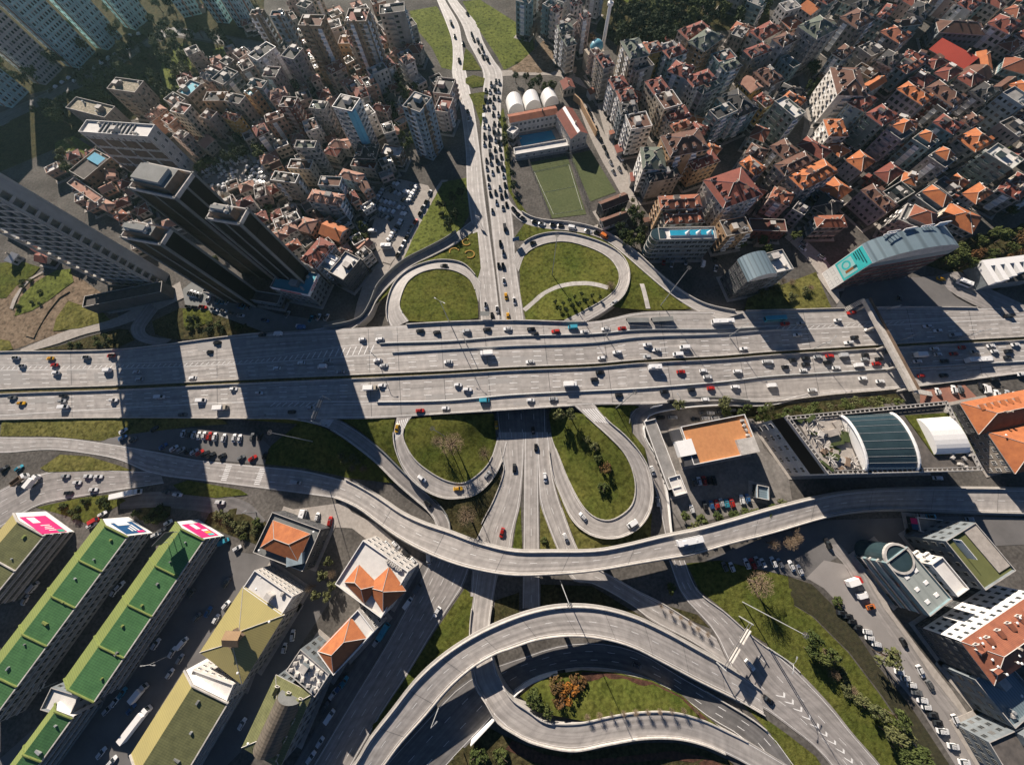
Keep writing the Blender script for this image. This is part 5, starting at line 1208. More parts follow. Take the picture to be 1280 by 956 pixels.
block('q', (170,742), (640,662), (628,605), 2.8, 'white', 'flat', 'white', name='terrace_block', label='low white flat roofed south wing of the pool complex', near=True, floors=1, cw=5, ww=.3, extra=False)
block('q', (95,530), (150,560), (160,520), 6, 'white', 'flat', 'white', name='pool_kiosk', label='small white kiosk at the west end of the swimming pool', extra=False, floors=2, rects=False)
wl = [G(*px('q', *p), 0) for p in ((635,250),(690,300),(830,575))]; tag(wall_along('boundary_wall', [x+np.array([4,0,0]) for x in wl], 4.0, .8, WALLS['orange']), 'bright orange boundary wall east of the pool hall', 'wall')
pw = [G(*px('q', *p), .3) for p in ((195,567),(490,517),(532,592),(228,660))]; pc = sum(pw)/4; root = empty('swimming_pool', (pc[0],pc[1],0)); tag(root, 'rectangular blue outdoor swimming pool framed by white wings', 'pool')
b = mb((pc[0],pc[1],0)); ot = [pc+(p-pc)*1.18 for p in pw]
for i in range(4): j = (i+1)%4; b.poly([pw[i], pw[j], ot[j], ot[i]])
b.build('deck', pave, root); b = mb((pc[0],pc[1],0)); b.poly([p-np.array([0,0,.12]) for p in pw]); b.build('water', mat('pool_water', (.02,.27,.43), .12, (.015,.21,.36), .3, .7, .6), root)
for i, p in enumerate([((112,360),(250,338),(238,232)), ((262,330),(402,305),(385,210)), ((428,300),(555,270),(530,190))]):
    r = ccw(rect('q', *p, 1)); r = [r[1], r[2], r[3], r[0]]; c = sum(r)/4; org = np.array([c[0], c[1], 0]); b = mb(org); vault(b, r, 0, 6.0, 12, 0, 0, .1)
    o = b.build('barrel_tent', [white], None, True); o.location = org; tag(o, ['left','middle','right'][i]+' one of three white barrel tents behind the pool', 'tent', 'white barrel tents by the pool')
block('Q', (570,722), (600,795), (700,782), 5, 'beige', 'gable', 'red', name='shed', label='red-brown roofed shed behind the right white tent', floors=1, cat='shed', shop=False)
block('D', (100,690), (325,602), (300,545), 8, 'dark', 'gable', 'brown', name='clubhouse', label='dark brown roofed clubhouse, upper of the pair beside the pitches', floors=2); block('D', (110,842), (320,762), (300,705), 6, 'white', 'gable', 'brown', name='clubhouse', label='dark red roofed clubhouse, lower of the pair beside the pitches', floors=2)
# --- mosque
dc = G(*px('Q', 888, 560), 0); org = np.array([dc[0], dc[1], 0]); root = empty('mosque', org); tag(root, 'mosque with blue dome and tall white minaret at the forest edge', 'mosque'); b = mb(org)
dt = G(*px('Q', 890, 415), 14)[:2]; org2 = np.array([*dt, 0]); root.location = org2; b = mb(org2); b.box((*dt, 0), (12, 12, 11), .4); b.tube([(*dt,11),(*dt,14)], 4.4, 16); b.build('prayer_hall', WALLS['cream'], root)
b = mb(org2); b.dome((*dt, 14), 4.5, 3.8, 20, 6); b.build('dome', mat('blue_lead_dome', (.12,.36,.46), .5), root, True)
mt = G(*px('Q', 945, 420), 8)[:2]; b = mb(org2); b.tube([(*mt,0),(*mt,10),(*mt,30),(*mt,30.2),(*mt,31.6),(*mt,31.8),(*mt,47)], [1.5,1.2,1.1,1.9,1.9,.95,.85], 10); b.tube([(*mt,47),(*mt,55)], [1.1,.05], 10); b.build('minaret', white, root)
# --- north-east corner of the interchange
B = block('z7', (735,248), (1022,242), (1000,182), 17, 'slate', 'flat', 'white', name='hotel', label='round fronted glass hotel with blue roof pool beside the slip road', near=True, floors=5, cw=3, ww=.8, extra=False)
q = inset(B.r, [6, 2.5, 1.5, 2]); b = mb(B.org); b.prism([tuple(p) for p in q], 17.05, 17.9, 0, 1); b.build('roof_pool', [white, mat('roof_pool_blue', (.03,.30,.45), .2)], B.root)
for k in range(3):
    p = q[0]*(.6-.25*k)+q[1]*(.4+.25*k)+(q[3]-q[0])*.3; b = mb(B.org); b.tube([(p[0],p[1],17.9),(p[0],p[1],20.6)], [1.3,.05], 8); b.build('parasol', white, B.root)
lw_ = (B.r[0]+B.r[3])/2 if (B.r[0]+B.r[3])[0] < (B.r[1]+B.r[2])[0] else (B.r[1]+B.r[2])/2; D_ = min(np.linalg.norm(B.r[1]-B.r[0]), np.linalg.norm(B.r[3]-B.r[0]))
b = mb(B.org); b.tube([(*lw_,0),(*lw_,17.6)], D_/2, 20); b.build('round_bay', [teal_gl], B.root, False)
for f in range(1, 6): b = mb(B.org); b.tube([(*lw_,f*3.4-.3),(*lw_,f*3.4)], D_/2+.25, 20); b.build('floor_band', conc_lt, B.root)
B = block('p', (922,325), (935,352), (972,350), 17, 'dark', 'vault', 'steel', name='office_building', label='barrel roofed dark glass office at the highway edge', near=True, floors=5, cw=3, ww=.8, rise=4.5, bal=False)
B = block('p', (962,344), (991,337), (980,312), 17, 'slate', 'flat', 'white', name='office_building', label='pale box office with cluttered roof court beside the barrel roofed one', near=True, floors=5)
# --- office with the turquoise advertisement
hB = 24
B = block('p', (1077.5,306), (1091,329), (1204,324), hB, 'maroon', 'vault', 'steel', name='office_building', label='long barrel roofed office with a turquoise advertisement on its white end wall', near=True, floors=6, cw=4.5, ww=.85, rise=6.5, bal=False)
vs = vis_sides(B); lng = max(vs, key=lambda s: np.linalg.norm(s[1]-s[0])); end = min(vs, key=lambda s: (s[0]+s[1])[0]) if len(vs) > 1 else vs[0]
print('adsides', len(vs), B.h)
sh = [(B.r[i], B.r[(i+1)%4]) for i in range(4)]; end = min(sh, key=lambda s: (s[0]+s[1])[0])
panel(B.root, B.org, 'white_end_wall', *end, 0, 1, 0, hB+.2, white, .12, .1)
panel(B.root, B.org, 'advertisement', *end, .03, .97, hB*.36, hB-.1, teal_p, .2, .06); panel(B.root, B.org, 'poster_picture', *end, .12, .88, hB*.40, hB*.72, sky_p, .24, .03)
pd = mat('poster_dark_teal', (.01,.10,.11), .6); pb = mat('poster_brown', (.35,.13,.04), .6)
for k, (f0, f1) in enumerate(((.08,.84),(.08,.72),(.08,.55),(.1,.45))): panel(B.root, B.org, 'poster_text_line', *end, f0, f1, hB*(.93-.045*k)-.35, hB*(.93-.045*k)+.15, pd, .25, .03)
panel(B.root, B.org, 'poster_bottle', *end, .62, .74, hB*.48, hB*.72, pb, .28, .03); panel(B.root, B.org, 'poster_bottle_cap', *end, .62, .74, hB*.66, hB*.74, pd, .29, .03)
u = (end[1]-end[0])/np.linalg.norm(end[1]-end[0]); n = np.array([u[1], -u[0]]); cp = end[0]+(end[1]-end[0])*.38+n*.27; b = mb(B.org)
for R_, z_ in ((2.6, 0),):
    for k in range(20):
        a0, a1 = 6.2832*k/20, 6.2832*(k+1)/20; P = lambda a, R: (cp[0]+u[0]*R*math.cos(a), cp[1]+u[1]*R*math.cos(a), hB*.56+R*math.sin(a)); b.poly([P(a0,1.5), P(a0,2.4), P(a1,2.4), P(a1,1.5)])
b.build('poster_ring', teal_p, B.root)
for f in range(1, 7): panel(B.root, B.org, 'facade_band', *lng, 0, 1, f*hB/6.6-.3, f*hB/6.6+.2, ROOFS['steel'] if f > 5 else dkmetal, .14, .1)
panel(B.root, B.org, 'eaves_fascia', *lng, 0, 1, hB-3.4, hB-.2, ROOFS['steel'], .25, .2)
bk = max(sh, key=lambda s: (s[0]+s[1])[1])
for k in range(4):
    f = .2+.2*k; p = bk[1]+(bk[0]-bk[1])*f; b = mb(B.org); zz = hB+1.5; d = (bk[0]-bk[1])/np.linalg.norm(bk[0]-bk[1])
    for j in range(4): q0 = p+d*(j*1.6-2.4); b.tube([(q0[0],q0[1],zz),(q0[0],q0[1],zz+6)], .2, 4)
    for z_ in (2.5,4.2,6): b.tube([(*(p-d*3.2),zz+z_),(*(p+d*3.2),zz+z_)], .3, 4)
    if k in (1,3): b.prism([tuple(p-d*2.6+np.array([.1,.1])), tuple(p+d*2.6+np.array([.1,.1])), tuple(p+d*2.6+np.array([.1,.4])), tuple(p-d*2.6+np.array([.1,.4]))], zz+2.4, zz+6.2)
    b.build('rooftop_letter_frame', white, B.root)
# footbridge over the highway
fb0, fb1 = G(1082,374,7.5), G(1143,488,7.5); root = empty('footbridge', (0,0,0)); tag(root, 'covered concrete footbridge crossing all lanes beside the advertisement office', 'footbridge')
fd = (fb1-fb0)/np.linalg.norm(fb1-fb0); fn = np.array([-fd[1], fd[0], 0])
b = MB(); w_ = 1.7; b.prism([tuple((fb0+fn*w_)[:2]), tuple((fb1+fn*w_)[:2]), tuple((fb1-fn*w_)[:2]), tuple((fb0-fn*w_)[:2])], 6.6, 7.5, 0, None, True); b.build('deck', conc_lt, root)
for s_ in (1, -1): wall_along('railing', [fb0+fn*w_*s_, fb1+fn*w_*s_], 1.2, .25, WALLS['brown'] if s_ > 0 else conc_lt, .3, root)
for t in (.06, .3, .52, .74, .97): p = fb0+(fb1-fb0)*t; b = MB(); b.tube([(p[0],p[1],0),(p[0],p[1],6.6)], .6, 10); b.build('pier', concrete, root)
for s0, s1, e0 in ((fb0, G(1055,388,.5), 1), (fb1, G(1165,492,.3), 1)):
    b = MB(); d = s1-s0; L = np.linalg.norm(d[:2]); dd = d[:2]/L; nn = np.array([-dd[1], dd[0]])*1.2; N_ = 14
    for k in range(N_):
        a_, c_ = s0[:2]+dd*L*k/N_, s0[:2]+dd*L*(k+1)/N_; z_ = 7.5+(s1[2]-7.5)*(k+1)/N_; b.prism([tuple(a_+nn), tuple(c_+nn), tuple(c_-nn), tuple(a_-nn)], z_-.4, z_)
    b.build('stair', conc_lt, root)
# white stepped frame building at the right edge
r = ccw(rect('z8', (1070,345), (1140,455), (1340,365), 9)); c = sum(r)/4; org = np.array([c[0], c[1], 0]); root = empty('court_building', org); RECTS.append(r); tag(root, 'white framed low building with dark stepped courts at the right edge', 'building')
b = mb(org); b.prism([tuple(p) for p in inset(r, .4)], 0, 6, 0, 1); b.build('wall', [WALLS['slate'], ROOFS['dark']], root)
P = lambda s, t: r[0]*(1-s)*(1-t)+r[1]*(1-t)*s+r[2]*s*t+r[3]*(1-s)*t
for nm, s0, s1, t0, t1 in [('roof_frame',0,.28,0,1),('roof_frame',.28,1,0,.1)]+[('roof_beam',.28,.95-.12*k,.2+.2*k,.3+.2*k) for k in range(4)]:
    b = mb(org); b.prism([tuple(P(s0,t0)), tuple(P(s1,t0)), tuple(P(s1,t1)), tuple(P(s0,t1))], 6.02, 9, 0); b.build(nm, white, root)
# --- terrace building with the orange roof deck
B = block('y3', (840,222), (905,412), (1245,374), 9, 'white', 'flat', 'orange', name='showroom', label='white office with a broad orange tiled roof terrace beside the interchange', near=True, floors=3, cw=4, ww=.6, extra=False)
B_ = B; bpy_obj = [o for o in B.root.children if o.name.startswith('wall')][0]; bpy_obj.data.materials[5] = mat('orange_terrace_paving', (.52,.24,.10), .85, (.46,.20,.085), .12, .8, fine=.1)
ang = math.atan2(*(B.r[1]-B.r[0])[::-1])
for p, s_, hh in ((B.r[0]*.15+B.r[1]*.35+B.r[2]*.0+B.r[3]*.0, None, 0),):
    pass
qx = lambda s, t: B.r[0]*(1-s)*(1-t)+B.r[1]*s*(1-t)+B.r[2]*s*t+B.r[3]*(1-s)*t
for nm, s0, s1, t0, t1, hh, m in (('roof_cabin',.35,.75,-.16,.08,1.6,white),('roof_cabin',.6,1.0,.72,.99,1.4,conc_lt),('plant_grid',.05,.33,-.17,-.03,.5,dkmetal),('plant_grid',.72,1,-.12,.1,.6,dkmetal)):
    b = mb(B.org); b.prism([tuple(qx(s0,t0)), tuple(qx(s1,t0)), tuple(qx(s1,t1)), tuple(qx(s0,t1))], 7.5 if t0 < 0 else 9.05, 9.05+hh); b.build(nm, m, B.root)
for k in range(6): p = qx(.15+.13*k, .93); kid('air_conditioner', B.root, B.org, (p[0], p[1], 9.05), k)
block('p', (834,597), (843,620), (852,617), 3, 'white', 'flat', 'white', name='shed', label='low white flat shed at the left side of the terrace building yard', floors=1, cat='shed', extra=False, rects=False); block('p', (804,527), (835,612), (839,610), 2.6, 'white', 'flat', 'grey', name='shed', label='long narrow white lean-to along the yard wall beside the slip road', floors=1, cat='shed', extra=False, rects=False)
block('p', (945,622), (960,625), (962,616), 3, 'blue', 'flat', 'steel', name='shed', label='small pale blue shed at the right end of the terrace building yard', floors=1, cat='shed', extra=False, rects=False)
# --- glass roofed complex
CH_ = 20.0
B = block(None, None, None, None, CH_, 'white', 'flat', 'flat', r=quad('y4', CH_, (78,172), (290,460), (1060,440), (880,95)), name='shopping_centre', label='large flat shopping centre with dark curved glass roof and white roof garden', near=True, floors=5, cw=5, ww=.5, extra=False)
vsB = vis_sides(B); wS = min([(B.r[i], B.r[(i+1)%4]) for i in range(4)], key=lambda s: (s[0]+s[1])[0]); panel(B.root, B.org, 'dark_cladding', *wS, 0, .98, 12.5, 19.9, black, .2, .15)
def sorted_ew(r):
    k = min(range(4), key=lambda i: (r[i]+r[(i+1)%4])[1]); return [r[(k+j)%4] for j in range(4)]
def sub(t, a, b_, c, h): return ccw(rect(t, a, b_, c, h))
r = quad('y4', CH_, (357,168), (475,440), (733,438), (605,154)); r = sorted_ew(r); q = mb(B.org); vault(q, r, 20.1, 4.2, 14, 0, 1, 0); q.build('glass_roof', [teal_gl, white], B.root, True)
for k in range(0, 11):
    q = mb(B.org); f = .5-.5*math.cos(math.pi*(k+.5)/11); z = 20.1+4.2*math.sin(math.pi*(k+.5)/11)+.06; q.tube([(*(r[0]*(1-f)+r[3]*f), z), (*(r[1]*(1-f)+r[2]*f), z)], .07, 4); q.build('glazing_bar', metal, B.root)
for e0, e1 in ((r[0], r[3]), (r[1], r[2])):
    q = mb(B.org); q.tube([(*(e0*(1-f)+e1*f), 20.2+4.2*math.sin(math.pi*k/14)) for k in range(15) for f in [.5-.5*math.cos(math.pi*k/14)]], .55, 6); q.build('roof_rim', white, B.root)
r2 = quad('U', CH_, (80,312), (372,712), (782,690), (570,282)); q = mb(B.org); q.prism([tuple(p) for p in r2], 20.05, 20.4); q.build('green_roof', grass, B.root)
r3 = sorted_ew(quad('U', CH_, (192,350), (368,702), (700,690), (495,327))); q = mb(B.org); vault(q, r3, 20.4, 2.8, 12, 0, 0, 0); q.build('white_dome_roof', [white], B.root, True)
r4 = quad('y4', CH_, (140,186), (292,440), (458,430), (352,170)); q = mb(B.org); q.prism([tuple(p) for p in r4], 20.05, 20.3); q.build('roof_garden', pave, B.root); LMG = mat('planting_green', (.04,.06,.018), .9, (.07,.085,.03), .8, .9)
for k in range(10):
    s_, t_ = rg.random(), rg.random(); p = r4[0]*(1-s_)*(1-t_)+r4[1]*s_*(1-t_)+r4[2]*s_*t_+r4[3]*(1-s_)*t_; q = mb(B.org)
    for j in range(6): a = j*1.047+k; q.tube([(p[0],p[1],20.3),(p[0]+1.0*math.cos(a),p[1]+1.0*math.sin(a),22.0),(p[0]+2.3*math.cos(a),p[1]+2.3*math.sin(a),22.4)], .13, 4)
    q.build('steel_tree', conc_lt, B.root)
for i in range(4):
    wl_ = mb(B.org); a, e = B.r[i], B.r[(i+1)%4]; u = (e-a)/np.linalg.norm(e-a); n = np.array([-u[1], u[0]])*1.6
    for k in range(int(np.linalg.norm(e-a)/2)): p = a+u*k*2; wl_.prism([tuple(p), tuple(p+u*.4), tuple(p+u*.4+n), tuple(p+n)], 20.9, 21.2)
    wl_.prism([tuple(a), tuple(e), tuple(e+n*.2), tuple(a+n*.2)], 20.9, 21.3); wl_.prism([tuple(a+n*.85), tuple(e+n*.85), tuple(e+n), tuple(a+n)], 20.9, 21.3); wl_.build('steel_pergola', concrete, B.root)
for k in range(22):
    s_, t_ = rg.random(), rg.random(); p = r4[0]*(1-s_)*(1-t_)+r4[1]*s_*(1-t_)+r4[2]*s_*t_+r4[3]*(1-s_)*t_; q = mb(B.org)
    q.box((p[0], p[1], 20.3), (rg.uniform(1.5,6), rg.uniform(1,3), rg.uniform(.3,1.6)), rg.random()*3, 0); q.build(rg.choice(['planter','terrace_deck','kiosk']), rg.choice([conc_lt, WALLS['brown'], pave, LMG, LMG]), B.root)
for k in range(14):
    s_, t_ = rg.random(), rg.uniform(.62,.99); p = B.r[0]; q_ = quad('y4', CH_, (740,300), (745,440), (1050,435), (880,110)); p = q_[0]*(1-s_)*(1-t_)+q_[1]*s_*(1-t_)+q_[2]*s_*t_+q_[3]*(1-s_)*t_; kid('air_conditioner', B.root, B.org, (p[0], p[1], 20.06), k)
# --- orange roofed complex on the right edge
B = block('U', (640,195), (820,490), (1500,420), 9, 'dark', 'hip', 'orange', name='school_building', label='long bright orange hip roofed building with a row of dormers', near=True, floors=3, rise=4.5)
nS = max([(B.r[i], B.r[(i+1)%4]) for i in range(4)], key=lambda s: (s[0]+s[1])[1])
for k in range(6):
    p = nS[1]+(nS[0]-nS[1])*(.15+.11*k)+(sum(B.r)/4-(nS[0]+nS[1])/2)*.45; link('dormer', dormer_mesh(ROOFS['orange']), B.root, (p[0]-B.org[0], p[1]-B.org[1], 11.2), math.atan2(*(nS[1]-nS[0])[::-1]))
block('U', (915,485), (1180,880), (1700,780), 9.2, 'beige', 'hip', 'orange', name='school_building', label='second orange hip roofed building in front of the dormered one', near=True, floors=3, rise=4.5)
# --- south-east corner
B = block('S', (345,335), (638,690), (800,590), 13, 'teal', 'flat', 'slate', name='office_building', label='slate roofed office with glazed ribbed front and round glass atrium', near=True, floors=3, cw=6, ww=.92, extra=False)
for k in range(8): s_, t_ = .15+.23*(k//2), .3+.4*(k%2); p = B.r[0]*(1-s_)*(1-t_)+B.r[1]*s_*(1-t_)+B.r[2]*s_*t_+B.r[3]*(1-s_)*t_; kid('roof_window', B.root, B.org, (p[0], p[1], 13.1), math.atan2(*(B.r[1]-B.r[0])[::-1]))
for s_ in vis_sides(B):
    for k in range(1, 4): panel(B.root, B.org, 'facade_rib', *s_, 0, 1, k*3.3, k*3.3+.5, conc_lt, .35, .35)
nE = (B.r[0]+B.r[3])/2; b = mb(B.org); nE = nE*.85+sum(B.r)/4*.15; b.tube([(*nE,0),(*nE,13.3)], 5.2, 24); b.build('round_atrium', teal_gl, B.root); b = mb(B.org)
for k in range(24): a0, a1 = 6.2832*k/24, 6.2832*(k+1)/24; b.poly([(nE[0]+R*math.cos(a), nE[1]+R*math.sin(a), 13.7) for R, a in ((4.9,a0),(5.8,a0),(5.8,a1),(4.9,a1))]); b.poly([(nE[0]+5.8*math.cos(a), nE[1]+5.8*math.sin(a), z) for a, z in ((a0,12.8),(a1,12.8),(a1,13.7),(a0,13.7))])
b.build('atrium_ring', conc_lt, B.root)
block('S', (645,345), (822,560), (885,515), 15, 'white', 'flat', 'white', name='stair_block', label='white stair block with cluttered roof behind the slate roofed office', floors=4, extra=False, rects=False); 
B = block('S', (740,190), (1005,517), (1200,376), 15, 'slate', 'flat', 'olive', name='office_building', label='grey office with green roof terrace and a vertical white banner', near=True, floors=5, cw=4, ww=.4, extra=False)
[o for o in B.root.children if o.name.startswith('wall')][0].data.materials[5] = mat('green_roof_turf', (.13,.14,.05), .95, (.10,.11,.04), .3, .8)
P = lambda s, t: B.r[0]*(1-s)*(1-t)+B.r[1]*s*(1-t)+B.r[2]*s*t+B.r[3]*(1-s)*t
b = mb(B.org); b.prism([tuple(P(.02,.6)), tuple(P(.9,.62)), tuple(P(.9,.98)), tuple(P(.02,.98))], 15.05, 15.5); b.build('timber_deck', pave, B.root)
sa, sb = P(.05,.22), P(.45,.22); panel(B.root, B.org, 'banner', sa, sb, 0, 1, 15.1, 18.2, white, .1, .2); panel(B.root, B.org, 'banner_emblem', sa, sb, .04, .16, 16, 17.3, blue_p, .16, .05)
B = block('p', (1202,802), (1241,853), (1331,787), 16, 'dark', 'hip', 'terra', name='apartment_block', label='white banded block with red tiled roof and many satellite dishes', near=True, floors=5, cw=3.0, ww=.5, rise=3.2)
for k in range(18): s_, t_ = rg.random(), rg.random()*.8; p = B.r[0]*(1-s_)*(1-t_)+B.r[1]*s_*(1-t_)+B.r[2]*s_*t_+B.r[3]*(1-s_)*t_; kid('satellite_dish', B.root, B.org, (p[0], p[1], 18.6), k)
nS = near_side(B, 1243, 773, 10); panel(B.root, B.org, 'white_upper_wall', *nS, 0, 1, 3.5, 15.8, white, .25, .2)
nv_ = (nS[1]-nS[0])/np.linalg.norm(nS[1]-nS[0]); nv_ = np.array([nv_[1], -nv_[0]])*.26
windows(B.root, B.org, nS[0]+nv_, nS[1]+nv_, 4, 16, 4, 3.2, 1.3, 1.5, rg, dk=1)
block('T', (815,410), (1170,840), (1420,620), 10, 'slate', 'flat', 'steel', name='office_building', label='teal roofed low office below the red tiled white banded block', near=True, floors=3, cw=4)
block('p', (1232,925), (1262,975), (1330,930), 9, 'slate', 'flat', 'flat', name='office_building', label='grey low building in the bottom right corner', near=True, floors=3)
B = block('p', (1148,664), (1182,668), (1183,660), 4, 'white', 'flat', 'grey', name='kiosk', label='low kiosk with a magenta and blue sign south of the flyover end', floors=1, rects=False, extra=False)
for s_ in vis_sides(B): panel(B.root, B.org, 'coloured_sign', *s_, .1, .5, 2, 4.6, pink_p, .2, .1); panel(B.root, B.org, 'coloured_sign', *s_, .5, .9, 2, 4.6, blue_p, .2, .1)
# --- south-west: market halls with green metal roofs
def hall(label, nw, ne, se, h, rise, we, ea, ad, walls, t='W', far=(0,0)):
    r = rect(t, nw, ne, se, h, 30, 200); N0, N1, S1, S0 = r[0], r[1], r[2], r[3]; c = sum(r)/4; org = np.array([c[0], c[1], 0]); root = empty('market_hall', org); RECTS.append(ccw(r)); tag(root, label, 'hall')
    b = mb(org)
    for a, e in ((N0,N1),(N1,S1),(S1,S0),(S0,N0)): b.poly([q2(a,0), q2(e,0), q2(e,h), q2(a,h)])
    mN, mS = N0*.66+N1*.34, S0*.66+S1*.34
    b.poly([q2(N0,h), q2(N1,h), q2(mN,h+rise)]); b.poly([q2(S1,h), q2(S0,h), q2(mS,h+rise)]); b.build('wall', WALLS[walls], root)
    o = (N1-N0)/np.linalg.norm(N1-N0)*.5; b = mb(org); LL = np.linalg.norm(S0-N0)
    b.poly([q2(N1+o,h-.05), q2(S1+o,h-.05), q2(mS,h+rise+.12), q2(mN,h+rise+.12)]); b.build('east_roof_slope', ROOFS[ea], root)
    b = mb(org); b.poly([q2(S0-o,h-.05), q2(N0-o,h-.05), q2(mN,h+rise+.12), q2(mS,h+rise+.12)]); b.build('west_roof_slope', ROOFS[we], root)  # paler sheet than the east slope: sunlight put into the roof colour
    k = max(1, int(LL/15)); d = (S0-N0)/LL
    for j in range(int(LL/9)): t_ = rg.uniform(.25,.8); p = (N0*.0+N1*1)*t_+mN*(1-t_)+d*(4+9*j); bv = mb(org); bv.box((p[0], p[1], h+rise*(1-t_)-.1), (rg.choice([.5,.8,1.4]), rg.choice([.5,.8,2.4]), .7), math.atan2(d[1], d[0])); bv.build('roof_vent', rg.choice([metal, conc_dk, ROOFS['gpale']]), root)
    for j in range(k+1):
        p = d*(LL*j/k if j < k else LL); b = mb(org); t_ = d*.35
        for s_, m_ in ((N0-o, 1), (N1+o, 1)): b.poly([q2(s_+p,h+.5), q2(s_+p+t_,h+.5), q2(mN+p+t_,h+rise+.7), q2(mN+p,h+rise+.7)]); b.poly([q2(s_+p,h-.05), q2(s_+p,h+.5), q2(mN+p,h+rise+.7), q2(mN+p,h+rise)]); b.poly([q2(s_+p+t_,h-.05), q2(s_+p+t_,h+.5), q2(mN+p+t_,h+rise+.7), q2(mN+p+t_,h+rise)])
        b.build('firewall', ROOFS['gpale'] if ea != 'olive' else conc_lt, root)
    for a, e in ((N1, S1), (S0, N0)):
        if faces_cam(*((a,e) if np.cross(e-a, c-a) > 0 else (e,a)), h):
            aa, ee = (a,e) if np.cross(e-a, c-a) > 0 else (e,a); windows(root, org, aa, ee, .3, h, 4, np.linalg.norm(e-a)/25, 1.9, 1.5, rg, .8, dk=1)
            for f in range(1, 5): panel(root, org, 'floor_ledge', aa, ee, 0, 1, f*h/4-.15, f*h/4+.15, conc_lt, .5, .5)
    e0, e1 = (N0, N1) if np.cross(N1-N0, c-N0) > 0 else (N1, N0)
    panel(root, org, 'white_gable', e0, e1, 0, 1, .5, h-.1, white, .15, .1); b = mb(org); nrm = (N0-S0)/np.linalg.norm(N0-S0)*.16; b.poly([q2(N0+nrm,h-.1), q2(N1+nrm,h-.1), q2(mN+nrm,h+rise)]); b.build('white_gable', white, root)
    if ad: ad(root, org, e0, e1, h)
    return root
def ad_pink(root, org, a, e, h):
    panel(root, org, 'poster', a, e, .03, .80, h*.25, h+.6, pink_p, .24, .05)
    for k in range(4): panel(root, org, 'poster_stroke', a, e, .14+.075*k, .17+.075*k, h*.5, h*(.72+.06*(k%2)), white, .30, .03)
    panel(root, org, 'poster_patch', a, e, .5, .75, h*.66, h*.9, white, .28, .02); panel(root, org, 'poster_figure', a, e, .05, .16, h*.28, h*.5, mat('poster_green', (.05,.35,.25), .6), .28, .02)
def ad_navy(root, org, a, e, h):
    panel(root, org, 'poster', a, e, .08, .72, h*.2, h-.2, blue_p, .24, .05)
    for k in range(3): panel(root, org, 'poster_text_line', a, e, .2, .55-.08*k, h*(.36+.12*k), h*(.42+.12*k), white, .30, .03)
    panel(root, org, 'poster_swoosh', a, e, .55, .72, h*.4, h*.85, white, .28, .02); panel(root, org, 'poster_patch', a, e, .1, .2, h*.25, h*.5, pink_p, .28, .02)
def ad_mixed(root, org, a, e, h):
    panel(root, org, 'poster', a, e, .06, .82, h*.25, h+.2, pink_p, .24, .05)
    for k, m_ in enumerate((teal_p, mat('poster_yellow', (.75,.5,.05), .6), white)): panel(root, org, 'poster_patch', a, e, .12+.12*k, .21+.12*k, h*.35, h*.6, m_, .30, .03)
    panel(root, org, 'poster_text_line', a, e, .5, .78, h*.55, h*.75, white, .30, .03)
hall('market hall with olive roof and a magenta poster on its white gable, leftmost', (85,97), (253,222), (-75,640), 11, 1.9, 'sand', 'olive', ad_pink, 'grey')
hall('market hall with dark green roof and a navy poster on its white gable', (585,131), (730,228), (-100,1310), 11, 1.9, 'gpale', 'gmetal', ad_navy, 'grey')
hall('market hall with dark green roof, roof billboard and a magenta poster on its gable', (1010,147), (1165,246), (512,1147), 11, 1.9, 'gpale', 'gmetal', ad_mixed, 'slate')
r_ = hall('shorter dark green roofed hall continuing south of a white flat roof', (325,1180), (415,1262), (200,1560), 10.5, 1.8, 'gpale', 'gmetal', None, 'slate')
block('y5', (215,672), (355,716), (450,616), 9.5, 'slate', 'flat', 'white', name='market_hall', label='white flat roofed link between both parts of the green roofed hall', near=True, floors=4, cw=3, extra=False)
# roof billboard over the green roof
bp0, bp1 = G(*px('W', 940, 272), 14)[:2], G(*px('W', 1012, 197), 14)[:2]; org = np.array([*(bp0+bp1)/2, 14]); root = empty('roof_billboard', org); tag(root, 'steel billboard frame standing on the ridge of a green roof', 'billboard'); u = (bp1-bp0)/np.linalg.norm(bp1-bp0)
b = mb(org); b.prism([tuple(bp0), tuple(bp1), tuple(bp1+np.array([.3,-.2])), tuple(bp0+np.array([.3,-.2]))], 15.5, 19.5, 0, None, True); b.build('panel', dkmetal, root)
for f in (.1,.5,.9): p = bp0+(bp1-bp0)*f; b = mb(org); b.tube([(p[0],p[1],13.2),(p[0],p[1],15.5)], .15, 5); b.build('post', metal, root)
# yellow-green halls
B = block('y5', (1010,388), (1212,542), (1412,202), 10, 'grey', 'hip', 'sand', name='market_hall', label='pale yellow-green hip roofed hall with a brown roof turret', near=True, floors=4, cw=3, rise=3.6)
tc = sum(B.r)/4; b = mb(B.org); b.box((*tc, 12.5), (5.0, 4.4, 3.2), .9, 1); gable(b, [tc+np.array(p) for p in ((-3,-2.4),(3,-2.4),(3,2.4),(-3,2.4))], 15.7, 1.2, .3, 0, 1); b.build('turret', [mat('brown_sheet', (.34,.22,.12), .7, stripes=((0,.6,.3),)), WALLS['brown']], B.root)
nn = max([(B.r[i], B.r[(i+1)%4]) for i in range(4)], key=lambda s: (s[0]+s[1])[1]); b = mb(B.org); dn = (nn[1]-nn[0])/np.linalg.norm(nn[1]-nn[0]); nv = np.array([dn[1], -dn[0]])
block('V', (30,500), (285,680), (412,592), 9.6, 'white', 'flat', 'white', name='market_hall', label='white flat roofed annex full of small windows north of the yellow-green hall', near=True, floors=4, cw=2.4, rects=False)
block('y5', (935,560), (1140,636), (1196,590), 9.2, 'white', 'flat', 'white', name='market_hall', label='bright white flat roof between both yellow-green halls', near=True, floors=4, extra=False)
